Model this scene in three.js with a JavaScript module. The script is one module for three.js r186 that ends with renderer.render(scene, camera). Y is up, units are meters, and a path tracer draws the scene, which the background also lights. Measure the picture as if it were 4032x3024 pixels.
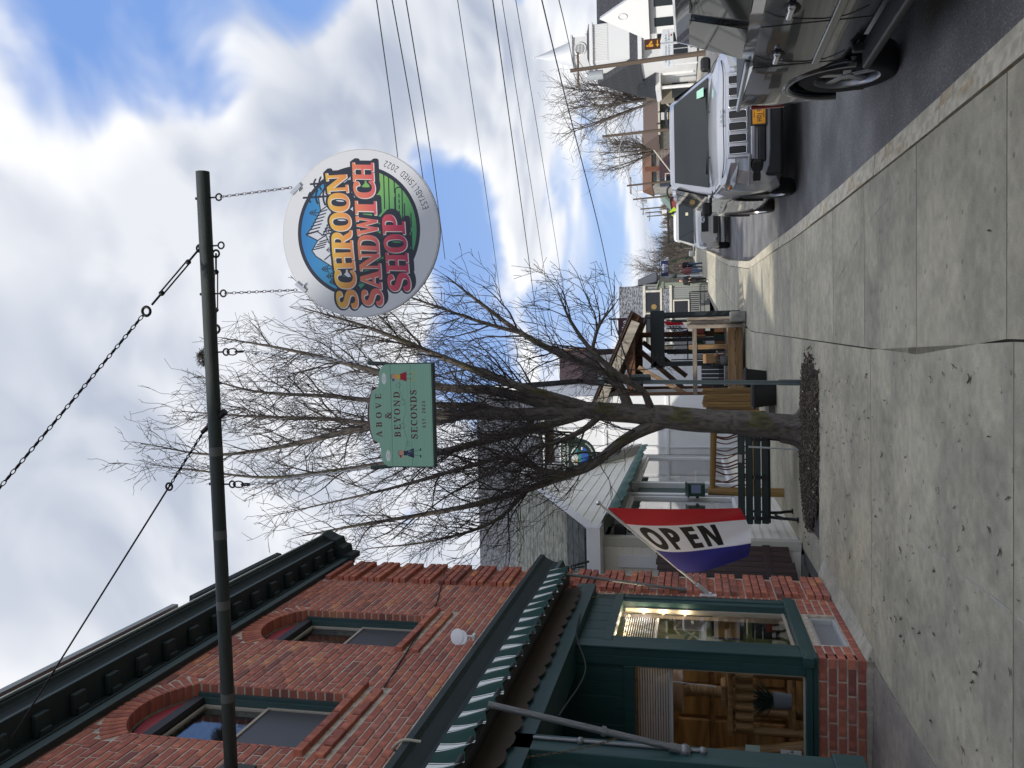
import * as THREE from 'three';
import { mergeGeometries, mergeVertices, toCreasedNormals } from 'three/addons/utils/BufferGeometryUtils.js';
import { RoundedBoxGeometry } from 'three/addons/geometries/RoundedBoxGeometry.js';
import { MarchingCubes } from 'three/addons/objects/MarchingCubes.js';
import { FontLoader } from 'three/addons/loaders/FontLoader.js';
import { TextGeometry } from 'three/addons/geometries/TextGeometry.js';
import { Brush, Evaluator, SUBTRACTION } from 'three-bvh-csg';

// ---------- camera (a phone held on its side: the picture's up is the street's right) ----------
const scene = new THREE.Scene();
const V3 = (x, y, z) => new THREE.Vector3(x, y, z);
const camera = new THREE.PerspectiveCamera(50.16, 4 / 3, 0.05, 4000);
camera.position.set(0, 1.35, 0);
{
  const picRight = V3(-0.02249, -0.97653, -0.21419), picUp = V3(0.99894, -0.01333, -0.04411), back = V3(0.04022, -0.21496, 0.9758);
  camera.quaternion.setFromRotationMatrix(new THREE.Matrix4().makeBasis(picRight, picUp, back));
}
const renderer = new THREE.WebGLRenderer({ antialias: true });
renderer.toneMapping = THREE.LinearToneMapping;
renderer.toneMappingExposure = 1.2;
renderer.shadowMap.enabled = true;

// ---------- random numbers and noise ----------
function rngOf(seed) { let a = seed >>> 0; return () => { a = (a + 0x6d2b79f5) | 0; let t = Math.imul(a ^ (a >>> 15), 1 | a); t = (t + Math.imul(t ^ (t >>> 7), 61 | t)) ^ t; return ((t ^ (t >>> 14)) >>> 0) / 4294967296; }; }
const rnd = rngOf(7);
const rr = (a, b) => a + (b - a) * rnd();
function hash3(x, y, z) { let h = Math.imul(x, 374761393) ^ Math.imul(y, 668265263) ^ Math.imul(z, 2147483647 & 1274126177); h = Math.imul(h ^ (h >>> 13), 1274126177); return ((h ^ (h >>> 16)) >>> 0) / 4294967296; }
const sm = (t) => t * t * (3 - 2 * t), mixf = (a, b, t) => a + (b - a) * t, clamp = (v, a = 0, b = 1) => Math.min(b, Math.max(a, v));
const sstep = (a, b, v) => sm(clamp((v - a) / (b - a)));
function noise3(x, y, z, per = 0) {
  const xi = Math.floor(x), yi = Math.floor(y), zi = Math.floor(z), u = sm(x - xi), v = sm(y - yi), w = sm(z - zi);
  const m = per ? (k) => ((k % per) + per) % per : (k) => k;
  const h = (i, j, k) => hash3(m(xi + i), m(yi + j), zi + k);
  const l = (k) => mixf(mixf(h(0, 0, k), h(1, 0, k), u), mixf(h(0, 1, k), h(1, 1, k), u), v);
  return mixf(l(0), l(1), w);
}
function fbm(x, y, z, oct = 4, per = 0) { let s = 0, a = 0.5, f = 1; for (let i = 0; i < oct; i++) { s += a * noise3(x * f, y * f, z + i * 17.3, per * f); a *= 0.5; f *= 2; } return s / (1 - Math.pow(0.5, oct)); }

// ---------- sky: broken spring cumulus with blue gaps ----------
const sunDir = V3(-0.55, 0.63, 0.55).normalize();
{
  const W = 2560, H = 1280, data = new Float32Array(W * H * 4), NL = 512, lat = new Float32Array(NL * NL), RL = rngOf(77); for (let i = 0; i < lat.length; i++) lat[i] = RL();
  const n2 = (x, y) => { const xi = Math.floor(x), yi = Math.floor(y), u = x - xi, v = y - yi, a = u * u * (3 - 2 * u), b = v * v * (3 - 2 * v), x0 = xi & 511, x1 = (xi + 1) & 511, y0 = (yi & 511) << 9, y1 = ((yi + 1) & 511) << 9; const p = lat[y0 + x0], q = lat[y1 + x0]; return (p + (lat[y0 + x1] - p) * a) * (1 - b) + (q + (lat[y1 + x1] - q) * a) * b; };
  const f2 = (x, y, o) => { let s = 0, a = 0.5, t = 0; for (let i = 0; i < o; i++) { s += a * n2(x, y); t += a; a *= 0.52; const nx = x * 1.62 - y * 1.18 + 7.3; y = x * 1.18 + y * 1.62 + 3.1; x = nx; } return s / t; };
  // where the photograph shows the deck open or heaped up, by direction [x, y, z, sharpness, amount]
  const shape = [[0.31, 0.57, -0.76, 12, -0.17], [0.26, 0.5, -0.83, 18, -0.19], [0.37, 0.42, -0.83, 15, -0.2], [0.27, 0.46, -0.85, 22, -0.12], [0.24, 0.325, -0.915, 20, -0.24], [0.19, 0.29, -0.94, 22, -0.26], [0.135, 0.262, -0.955, 24, -0.24], [0.07, 0.235, -0.968, 22, -0.2], [-0.2, 0.36, -0.91, 24, -0.3], [-0.02, 0.31, -0.95, 22, -0.16], [0.2, 0.42, -0.885, 9, 0.16], [0.02, 0.5, -0.86, 6, 0.16], [0.33, 0.25, -0.91, 12, 0.16], [-0.15, 0.6, -0.78, 5, 0.12], [0.15, 0.085, -0.985, 14, -0.15], [0.04, 0.12, -0.99, 15, -0.14], [0.3, 0.15, -0.94, 13, -0.12], [0.12, 0.2, -0.97, 20, 0.14], [0.3, 0.34, -0.89, 14, 0.12], [0.1, 0.66, -0.74, 7, 0.1]].map(([x, y, z, s, a]) => { const l = Math.hypot(x, y, z); return [x / l, y / l, z / l, s * s, a]; });
  const dens = (dx, dy, dz, px, pz, o) => { const wx = f2(px * 1.1 + 3, pz * 1.1 + 9, 3) - 0.5, wz = f2(px * 1.1 + 41, pz * 1.1 + 17, 3) - 0.5; let c = f2(px * 1.05 + wx * 0.9, pz * 1.05 + wz * 0.9, o), m = 0.5 + 1.1 * f2(px * 2.2 + 60 + wx, pz * 2.2 + 8 + wz, 3); for (const [gx, gy, gz, s, a] of shape) { const e = s * (1 - dx * gx - dy * gy - dz * gz); if (e < 6) c += a * Math.exp(-e) * m; } return c; };
  const fwd = [-0.04, 0.215, -0.976];
  for (let j = 0; j < H; j++) for (let i = 0; i < W; i++) {
    const el = ((j + 0.5) / H - 0.5) * Math.PI, az = ((i + 0.5) / W - 0.5) * 2 * Math.PI, dx = Math.cos(el) * Math.cos(az), dz = Math.cos(el) * Math.sin(az), dy = Math.sin(el), o = (j * W + i) * 4, up = Math.max(dy, 0);
    if (dy < -0.08) { data[o] = 0.18; data[o + 1] = 0.17; data[o + 2] = 0.16; data[o + 3] = 1; continue; }
    const near = dx * fwd[0] + dy * fwd[1] + dz * fwd[2] > 0.72, k = 1.25 / (up + 0.2), px = dx * k + 20, pz = dz * k + 20, oc = near ? 7 : 4;
    const c = dens(dx, dy, dz, px, pz, oc), l = near ? dens(dx, dy, dz, px - 0.05, pz + 0.05, 5) : c;
    const cover = sstep(0.37, 0.455, c) * mixf(0.78, 1, sstep(0.0, 0.18, up)), thick = sstep(0.42, 0.66, c), wisp = 0.3 * sstep(0.3, 0.4, c);
    const relief = clamp((c - l) * 6, -0.3, 0.35), broad = f2(px * 0.8 + 90, pz * 0.8 + 33, 4) - 0.5;
    const sh = clamp(0.16 + thick * 0.42 - relief * 0.85 + broad * 1.15 - sstep(0.5, 0.2, up) * 0.08);
    const t = Math.pow(1 - up, 4); let r = mixf(0.17, 0.42, t), g = mixf(0.31, 0.58, t), b = mixf(0.66, 0.84, t);
    const a = clamp(cover + wisp * (1 - cover)), cr = mixf(0.84, 0.4, sh), cg = mixf(0.85, 0.45, sh), cb = mixf(0.875, 0.555, sh);
    r = mixf(r, cr, a); g = mixf(g, cg, a); b = mixf(b, cb, a);
    if (dy < 0) { const q = sstep(0, -0.08, dy); r = mixf(r, 0.18, q); g = mixf(g, 0.17, q); b = mixf(b, 0.16, q); }
    data[o] = r; data[o + 1] = g; data[o + 2] = b; data[o + 3] = 1;
  }
  const sky = new THREE.DataTexture(data, W, H, THREE.RGBAFormat, THREE.FloatType);
  sky.mapping = THREE.EquirectangularReflectionMapping; sky.magFilter = THREE.LinearFilter; sky.minFilter = THREE.LinearFilter; sky.wrapS = THREE.RepeatWrapping;
  sky.needsUpdate = true;
  scene.background = sky; scene.environment = sky;
}
// ---------- sun, veiled, from the left over the roofs ----------
const sun = new THREE.DirectionalLight(new THREE.Color(1, 0.95, 0.87), 3.0);
sun.position.copy(sunDir).multiplyScalar(90).add(V3(4, 0, -25)); sun.target.position.set(4, 0, -25);
sun.castShadow = true; sun.shadow.radius = 5; sun.shadow.mapSize.set(4096, 4096);
Object.assign(sun.shadow.camera, { left: -90, right: 90, top: 90, bottom: -90, near: 1, far: 260 });
scene.add(sun, sun.target);

// ---------- textures ----------
const lin = (hex) => new THREE.Color(hex);
function tex(size, fn, repeat = 1, srgb = true) {
  const [w, h] = Array.isArray(size) ? size : [size, size], d = new Uint8Array(w * h * 4);
  for (let j = 0; j < h; j++) for (let i = 0; i < w; i++) { const c = fn(i / w, j / h, i, j), o = (j * w + i) * 4; d[o] = clamp(c[0]) * 255; d[o + 1] = clamp(c[1]) * 255; d[o + 2] = clamp(c[2]) * 255; d[o + 3] = 255; }
  const t = new THREE.DataTexture(d, w, h, THREE.RGBAFormat, THREE.UnsignedByteType);
  t.wrapS = t.wrapT = THREE.RepeatWrapping; t.magFilter = THREE.LinearFilter; t.minFilter = THREE.LinearMipmapLinearFilter; t.generateMipmaps = true;
  if (srgb) t.colorSpace = THREE.SRGBColorSpace;
  t.repeat.set(repeat, repeat); t.needsUpdate = true; return t;
}
function canvasTex(w, h, draw) {
  const c = document.createElement('canvas'); c.width = w; c.height = h; const x = c.getContext('2d'); draw(x, w, h);
  const t = new THREE.CanvasTexture(c); t.colorSpace = THREE.SRGBColorSpace; t.anisotropy = 8; return t;
}
const grey = (v) => [v, v, v];
const T = {
  // concrete: cement skin, sand grains, faint blotches
  concrete: tex(1024, (u, v, i, j) => { const gi = Math.floor(u * 9), gj = Math.floor(v * 9), hh = hash3(gi, gj, 31), gx = (gi + 0.3 + 0.4 * hash3(gi, gj, 32)) / 9, gy = (gj + 0.3 + 0.4 * hash3(gi, gj, 33)) / 9, gr = Math.hypot(u - gx, v - gy) + (fbm(u * 120, v * 120, 5, 2, 120) - 0.5) * 0.004, gum = hh > 0.72 ? -0.14 * sstep(0.008, 0.005, gr) : 0; const a = fbm(u * 6, v * 6, 1, 5, 6), s = hash3(i, j, 5), b = fbm(u * 40, v * 40, 4, 3, 40), pit = hash3(i >> 1, j >> 1, 9) > 0.994 ? -0.12 : 0, pq = pit + gum; return [0.72 + (a - 0.5) * 0.3 + (b - 0.5) * 0.14 + (s - 0.5) * 0.12 + pq, 0.715 + (a - 0.5) * 0.29 + (b - 0.5) * 0.14 + (s - 0.5) * 0.12 + pq, 0.69 + (a - 0.5) * 0.26 + (b - 0.5) * 0.14 + (s - 0.5) * 0.12 + pq]; }, 0.5),
  asphalt: tex(512, (u, v, i, j) => { const a = fbm(u * 5, v * 5, 2, 4, 5), s = hash3(i, j, 3), big = hash3(i >> 1, j >> 1, 8); const q = 0.42 + (a - 0.5) * 0.22 + (s - 0.5) * 0.16 + (big > 0.93 ? 0.12 : 0); return [q, q, q * 1.01]; }, 0.5),
  grain: tex(512, (u, v, i, j) => { const a = fbm(u * 8, v * 8, 5, 4, 8), s = hash3(i, j, 1); return grey(0.86 + (a - 0.5) * 0.34 + (s - 0.5) * 0.14); }, 3),
  faint: tex(512, (u, v, i, j) => grey(0.95 + (fbm(u * 5, v * 5, 9, 4, 5) - 0.5) * 0.07 + (hash3(i, j, 6) - 0.5) * 0.03), 0.7),
  cloth: tex(256, (u, v, i, j) => grey(0.92 + ((i % 4 < 2) !== (j % 4 < 2) ? 0.05 : -0.03) + (hash3(i, j, 2) - 0.5) * 0.06), 6),
  wood: tex([256, 512], (u, v) => { const w = fbm(u * 3, v * 1, 2, 3, 3); const a = fbm(u * 22 + w * 5, v * 1.5, 6, 4, 0), r = 0.5 + 0.5 * Math.sin((u * 9 + w * 3.2 + fbm(u * 4, v * 2, 9, 2) * 2) * 6.283); return grey(0.8 + (a - 0.5) * 0.35 + (r - 0.5) * 0.12); }, 1),
  paintwood: tex([256, 512], (u, v) => { const a = fbm(u * 30, v * 1.4, 6, 4, 0), b = fbm(u * 4, v * 4, 11, 3, 4); return grey(0.9 + (a - 0.5) * 0.18 + (b - 0.5) * 0.14); }, 1),
  bark: tex([512, 512], (u, v) => { const w = fbm(u * 6, v * 6, 3, 3, 6); const a = 1 - Math.abs(2 * fbm(u * 22 + w * 2, v * 7, 7, 4, 0) - 1), m = fbm(u * 4, v * 3, 21, 4, 4), moss = sstep(0.56, 0.74, m) * 0.8; const q = 0.34 + 0.36 * a; return [mixf(q * 1.02, q * 0.82, moss), mixf(q * 0.98, q * 0.84, moss), mixf(q * 0.93, q * 0.5, moss)]; }, 1),
  shingle: tex([512, 512], (u, v) => { const c = hash3(Math.floor(u * 14 + (Math.floor(v * 16) % 3) * 0.37), Math.floor(v * 16), 4); const s = fbm(u * 60, v * 60, 3, 2, 60); return grey(0.66 + (c - 0.5) * 0.3 + (s - 0.5) * 0.25); }, 1),
  stone: tex([512, 512], (u, v) => { const row = Math.floor(v * 26), x = u * 9 + hash3(row, 3, 1) * 7, c = hash3(Math.floor(x) * 7 + 1, row, 6), f = v * 26 - row, g = (x - Math.floor(x)) ; const j = (f < 0.1 || g < 0.03) ? -0.18 : 0; const s = fbm(u * 50, v * 50, 3, 2, 50); const q = 0.55 + (c - 0.5) * 0.4 + (s - 0.5) * 0.2 + j; return [q, q * 1.01, q * 1.04]; }, 1),
  mulch: tex(256, (u, v, i, j) => { const a = fbm(u * 20, v * 20, 2, 4, 20), s = hash3(i, j, 4); const q = 0.3 + (a - 0.5) * 0.4 + (s - 0.5) * 0.22; return [q * 1.05, q, q * 0.9]; }, 1.5),
  rust: tex([512, 512], (u, v) => { const a = fbm(u * 9, v * 5, 7, 5, 0), b = fbm(u * 30, v * 30, 2, 3, 0), st = sstep(0.58, 0.8, a) * 0.45; return [0.7 + (b - 0.5) * 0.25 - st * 0.1, 0.68 + (b - 0.5) * 0.25 - st * 0.18, 0.63 + (b - 0.5) * 0.25 - st * 0.26]; }, 0.8),
};
const mats = {};
function M(name, hex, rough = 0.8, o = {}) {
  if (mats[name]) return mats[name];
  const m = new THREE.MeshPhysicalMaterial({ color: hex, roughness: rough, side: THREE.DoubleSide, ...o });
  m.name = name; mats[name] = m; return m;
}
const rgb = (r, g, b) => new THREE.Color().setRGB(r, g, b);

// ---------- geometry helpers ----------
function merge(list) {
  const a = list.filter(Boolean).map((g) => { let q = g.index ? g.toNonIndexed() : g; for (const k of Object.keys(q.attributes)) if (!['position', 'normal', 'uv', 'color'].includes(k)) q.deleteAttribute(k); if (!q.attributes.normal) q.computeVertexNormals(); if (!q.attributes.uv) q.setAttribute('uv', new THREE.BufferAttribute(new Float32Array(q.attributes.position.count * 2), 2)); return q; });
  const hasC = a.some((g) => g.attributes.color);
  if (hasC) for (const g of a) if (!g.attributes.color) g.setAttribute('color', new THREE.BufferAttribute(new Float32Array(g.attributes.position.count * 3).fill(1), 3));
  return a.length === 1 ? a[0] : mergeGeometries(a, false);
}
// uv in metres from the position, by the way each face points
function planar(g, along = null) {
  if (g.index) g = g.toNonIndexed();
  const p = g.attributes.position, n = p.count, uv = new Float32Array(n * 2), a = V3(), b = V3(), c = V3(), e = V3(), f = V3();
  for (let i = 0; i < n; i += 3) {
    a.fromBufferAttribute(p, i); b.fromBufferAttribute(p, i + 1); c.fromBufferAttribute(p, i + 2);
    e.subVectors(b, a).cross(f.subVectors(c, a)); const ax = Math.abs(e.x), ay = Math.abs(e.y), az = Math.abs(e.z);
    [a, b, c].forEach((q, k) => { const t = ax >= ay && ax >= az ? [q.z, q.y] : ay >= az ? [q.x, q.z] : [q.x, q.y]; if (along === 'u') t.reverse(); uv[(i + k) * 2] = t[0]; uv[(i + k) * 2 + 1] = t[1]; });
  }
  g.setAttribute('uv', new THREE.BufferAttribute(uv, 2)); return g;
}
function box(w, h, d, x = 0, y = 0, z = 0, ry = 0, rx = 0, rz = 0) { const g = new THREE.BoxGeometry(w, h, d); if (rx) g.rotateX(rx); if (rz) g.rotateZ(rz); if (ry) g.rotateY(ry); g.translate(x, y, z); return g; }
function rbox(w, h, d, x = 0, y = 0, z = 0, r = 0.008, ry = 0, rx = 0, rz = 0) { const g = new RoundedBoxGeometry(w, h, d, 1, Math.min(r, w / 2.1, h / 2.1, d / 2.1)); if (rx) g.rotateX(rx); if (rz) g.rotateZ(rz); if (ry) g.rotateY(ry); g.translate(x, y, z); return g; }
// a box between lower and upper corners
const span = (x0, x1, y0, y1, z0, z1) => box(Math.abs(x1 - x0), Math.abs(y1 - y0), Math.abs(z1 - z0), (x0 + x1) / 2, (y0 + y1) / 2, (z0 + z1) / 2);
const rspan = (x0, x1, y0, y1, z0, z1, r = 0.008) => rbox(Math.abs(x1 - x0), Math.abs(y1 - y0), Math.abs(z1 - z0), (x0 + x1) / 2, (y0 + y1) / 2, (z0 + z1) / 2, r);
const _q = new THREE.Quaternion(), _up = V3(0, 1, 0);
function rod(a, b, r0, r1 = r0, n = 8, open = false) { const d = b.clone().sub(a), L = d.length(), g = new THREE.CylinderGeometry(r1, r0, L, n, 1, open); g.translate(0, L / 2, 0); g.applyQuaternion(_q.setFromUnitVectors(_up, d.normalize())); g.translate(a.x, a.y, a.z); return g; }
// a squared bar from a to b
function bar(a, b, w, h, roll = 0, r = 0.006) { const d = b.clone().sub(a), L = d.length(), g = rbox(w, L, h, 0, L / 2, 0, r); if (roll) g.rotateY(roll); d.normalize(); g.applyQuaternion(Math.abs(d.y) > 0.999 ? _q.identity() : new THREE.Quaternion().setFromRotationMatrix(new THREE.Matrix4().makeBasis(V3(d.z, 0, -d.x).normalize(), d, V3(d.z, 0, -d.x).normalize().cross(d)))); g.translate(a.x, a.y, a.z); return g; }
function tube(pts, r, n = 8, seg = 0) { const c = new THREE.CatmullRomCurve3(pts); return new THREE.TubeGeometry(c, seg || pts.length * 6, r, n, false); }
function ball(r, x, y, z, n = 12, sx = 1, sy = 1, sz = 1) { const g = new THREE.SphereGeometry(r, n, Math.max(6, n >> 1)); g.scale(sx, sy, sz); g.translate(x, y, z); return g; }
function torus(R, r, x, y, z, o = {}) { const g = new THREE.TorusGeometry(R, r, o.m || 6, o.n || 14, o.arc || Math.PI * 2); if (o.sx) g.scale(o.sx, o.sy || 1, 1); if (o.rx) g.rotateX(o.rx); if (o.rz) g.rotateZ(o.rz); if (o.ry) g.rotateY(o.ry); g.translate(x, y, z); return g; }
function poly(pts, depth, bevel = 0) { const s = new THREE.Shape(pts.map((p) => new THREE.Vector2(p[0], p[1]))); return new THREE.ExtrudeGeometry(s, { depth, bevelEnabled: bevel > 0, bevelSize: bevel, bevelThickness: bevel, bevelSegments: 1, curveSegments: 6 }); }
// a slab from four (or more) ground corners [x, d], with a top height function
function prism(corners, top, bottom) {
  const n = corners.length, pos = []; const P = (i, y) => [corners[i][0], typeof y === 'function' ? y(corners[i][0], corners[i][1]) : y, -corners[i][1]];
  for (let i = 1; i < n - 1; i++) { pos.push(...P(0, top), ...P(i, top), ...P(i + 1, top)); pos.push(...P(0, bottom), ...P(i + 1, bottom), ...P(i, bottom)); }
  for (let i = 0; i < n; i++) { const j = (i + 1) % n; pos.push(...P(i, top), ...P(i, bottom), ...P(j, bottom), ...P(i, top), ...P(j, bottom), ...P(j, top)); }
  const g = new THREE.BufferGeometry(); g.setAttribute('position', new THREE.Float32BufferAttribute(pos, 3)); g.computeVertexNormals(); return g;
}
// an outline [x, y] swept along z from z0 to z1
function sweepZ(outline, z0, z1, closed = true) { const g = poly(outline, Math.abs(z1 - z0)); g.translate(0, 0, Math.min(z0, z1)); return g; }
function chainGeo(a, b, link = 0.035, wire = 0.004, sag = 0, wide = 0.55, ratio = 0.78) {
  const L = a.distanceTo(b), n = Math.max(2, Math.round(L / (link * ratio))), out = [], d = b.clone().sub(a).normalize();
  const at = (t) => a.clone().lerp(b, t).add(V3(0, -sag * 4 * t * (1 - t), 0));
  for (let i = 0; i < n; i++) { const p = at((i + 0.5) / n), q = at((i + 0.52) / n).sub(p).normalize(); const g = new THREE.TorusGeometry(link * 0.5 - wire, wire, 4, 8); g.scale(wide, 1, 1); g.rotateY(i % 2 ? Math.PI / 2 : 0.2); g.applyQuaternion(_q.setFromUnitVectors(_up, q)); g.translate(p.x, p.y, p.z); out.push(g); }
  return merge(out);
}
function tint(g, c) { const n = g.attributes.position.count, a = new Float32Array(n * 3); for (let i = 0; i < n; i++) { a[i * 3] = c.r; a[i * 3 + 1] = c.g; a[i * 3 + 2] = c.b; } g.setAttribute('color', new THREE.BufferAttribute(a, 3)); return g; }

// ---------- objects ----------
const taken = {};
function numbered(name) { const n = taken[name] || 0; taken[name] = n + 1; return n ? name + '_' + String(n).padStart(3, '0') : name; }
function shade(m) { m.castShadow = true; m.receiveShadow = true; return m; }
function thing(name, label, category, at = [0, 0, 0], group = null) {
  const o = new THREE.Group(); o.name = numbered(name); o.position.set(...at); o.userData = { label, category }; if (group) o.userData.group = group; scene.add(o); return o;
}
function worldBase(o) { const p = V3(); for (let q = o; q && q !== scene; q = q.parent) p.add(q.position); return p; }
// a part whose geometry is given in the street's own coordinates (W) or in the thing's (default)
function part(parent, name, geo, mat, o = {}) {
  const g = Array.isArray(geo) ? merge(geo) : geo; const m = shade(new THREE.Mesh(g, mat)); m.name = name;
  if (o.W) { const b = worldBase(parent); if (b.lengthSq()) g.translate(-b.x, -b.y, -b.z); }
  if (o.label) m.userData.label = o.label; if (o.kind) m.userData.kind = o.kind; parent.add(m); return m;
}
const partW = (parent, name, geo, mat, o = {}) => part(parent, name, geo, mat, { ...o, W: true });
function single(name, geo, mat, label, category, group = null, kind = null) {
  const m = shade(new THREE.Mesh(Array.isArray(geo) ? merge(geo) : geo, mat)); m.name = numbered(name); m.userData = { label, category }; if (group) m.userData.group = group; if (kind) m.userData.kind = kind; scene.add(m); return m;
}
function struct(name, geo, mat, label, category) {
  const m = geo ? shade(new THREE.Mesh(Array.isArray(geo) ? merge(geo) : geo, mat)) : new THREE.Group(); m.name = numbered(name); m.userData = { kind: 'structure', label, category }; scene.add(m); return m;
}
function copy(o, label, at, turn) { const c = o.clone(); c.name = numbered(o.name.replace(/_\d{3}$/, '')); c.userData = { ...o.userData, label }; if (at) c.position.set(...at); if (turn !== undefined) c.rotation.y = turn; scene.add(c); return c; }
const P = (x, y, d) => V3(x, y, -d);
const G = (d) => 0.008 * clamp(d, -30, 130);            // the pavement climbs gently away
const glassM = M('window_glass', 0xffffff, 0.02, { transmission: 1, thickness: 0, ior: 1.5, specularIntensity: 1 });
// ================= ground, road, pavement =================
const kerbLine = [[1.16, -24], [1.2, 0], [1.23, 3.7], [1.26, 5.1], [1.33, 8], [1.42, 10.8], [1.52, 13], [1.61, 15.2], [1.72, 18.1], [1.93, 20.2], [2.56, 26.2], [3.84, 36.3], [6.77, 59.5], [11.7, 96], [17.5, 135], [40, 300]];
const lerpLine = (L, d) => { for (let i = 1; i < L.length; i++) if (d <= L[i][1] || i === L.length - 1) { const [a, b] = [L[i - 1], L[i]]; return mixf(a[0], b[0], (d - a[1]) / (b[1] - a[1])); } };
const kerbX = (d) => lerpLine(kerbLine, d);
const roadY = (d) => G(d) - 0.13;
const farKerbX = (d) => kerbX(d) + 13.2;
{
  // earth out to the horizon
  const g = new THREE.PlaneGeometry(5000, 5000, 60, 60); g.rotateX(-Math.PI / 2);
  const p = g.attributes.position; for (let i = 0; i < p.count; i++) p.setY(i, G(-p.getZ(i)) - 0.34);
  const r = new THREE.PlaneGeometry(160, 300, 8, 60); r.rotateX(-Math.PI / 2); r.translate(40, 0, -110);
  struct('ground', planar(g), M('earth', rgb(0.11, 0.1, 0.075), 1, { map: T.mulch }), 'bare earth under and around the town', 'ground');
}
{
  const ds = [-24, -10, 0, 4, 8, 12, 16, 20, 26, 32, 40, 50, 60, 75, 96, 120, 135, 200, 300], pos = [], uv = [];
  for (let i = 0; i < ds.length - 1; i++) { const a = ds[i], b = ds[i + 1]; for (let k = 0; k < 6; k++) { const x = (d, t) => kerbX(d) + 0.06 + (13.2) * t; const q = [[a, k / 6], [b, k / 6], [b, (k + 1) / 6], [a, (k + 1) / 6]].map(([d, t]) => [x(d, t), roadY(d) + 0.1 * Math.sin(Math.PI * t), -d]); for (const n of [0, 2, 1, 0, 3, 2]) { pos.push(...q[n]); uv.push(q[n][0], q[n][2]); } } }
  const g = new THREE.BufferGeometry(); g.setAttribute('position', new THREE.Float32BufferAttribute(pos, 3)); g.setAttribute('uv', new THREE.Float32BufferAttribute(uv, 2)); g.computeVertexNormals();
  struct('road', g, M('asphalt', rgb(1.0, 0.96, 0.9), 0.92, { map: T.asphalt, bumpMap: T.asphalt, bumpScale: 0.004 }), 'worn grey asphalt road along the kerb', 'road');
  // double yellow line and the far edge line
  const stripe = (off, w) => { const out = []; for (let i = 0; i < ds.length - 2; i++) { const a = ds[i], b = ds[i + 1], h = (d, t) => roadY(d) + 0.1 * Math.sin(Math.PI * t / 13.2) + 0.012; out.push(prism([[kerbX(a) + 0.06 + off, a], [kerbX(a) + 0.06 + off + w, a], [kerbX(b) + 0.06 + off + w, b], [kerbX(b) + 0.06 + off, b]], (x, d) => h(d, off), (x, d) => h(d, off) - 0.02)); } return out; };
  struct('road_marking', [...stripe(6.35, 0.11), ...stripe(6.6, 0.11)], M('yellow_paint', rgb(0.55, 0.36, 0.05), 0.85, { map: T.grain }), 'double yellow centre line on the road', 'marking');
  struct('road_marking', stripe(10.7, 0.11), M('white_paint', rgb(0.62, 0.62, 0.6), 0.85, { map: T.grain }), 'white parking lane line on the far side', 'marking');
}
// kerb stones, a real step above the road
{
  const kerb = struct('kerb', null, null, 'concrete kerb with rusty edges along the parked cars', 'kerb');
  const km = M('kerb_concrete', rgb(1.25, 1.2, 1.07), 0.9, { map: T.rust, bumpMap: T.concrete, bumpScale: 0.004 });
  let d = -6; while (d < 120) { const e = d + (d < 40 ? 1.55 : 6); const mid = (d + e) / 2, j = rr(-0.006, 0.006);
    const pr = (t, o) => [kerbX(t) + o, t];
    const g = prism([pr(d + 0.006, -0.085 + j), pr(mid, -0.085 + j), pr(e - 0.006, -0.085 + j), pr(e - 0.006, 0.065 + j), pr(mid, 0.065 + j), pr(d + 0.006, 0.065 + j)], (x, t) => G(t) + 0.006 + j * 0.5 - (x > kerbX(t) + 0.03 ? 0.012 : 0), (x, t) => roadY(t) - 0.1);
    const q = planar(g); part(kerb, 'kerb_stone', q, km); d = e; }
  const kf = struct('kerb', null, null, 'pale kerb on the church side of the road', 'kerb');
  const out = []; for (let a = -20; a < 130; a += 6) out.push(planar(prism([[farKerbX(a), a], [farKerbX(a + 6), a + 6], [farKerbX(a + 6) + 0.16, a + 6], [farKerbX(a) + 0.16, a]], (x, t) => G(t), (x, t) => roadY(t) - 0.1)));
  part(kf, 'kerb_run', out, km);
}
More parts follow.
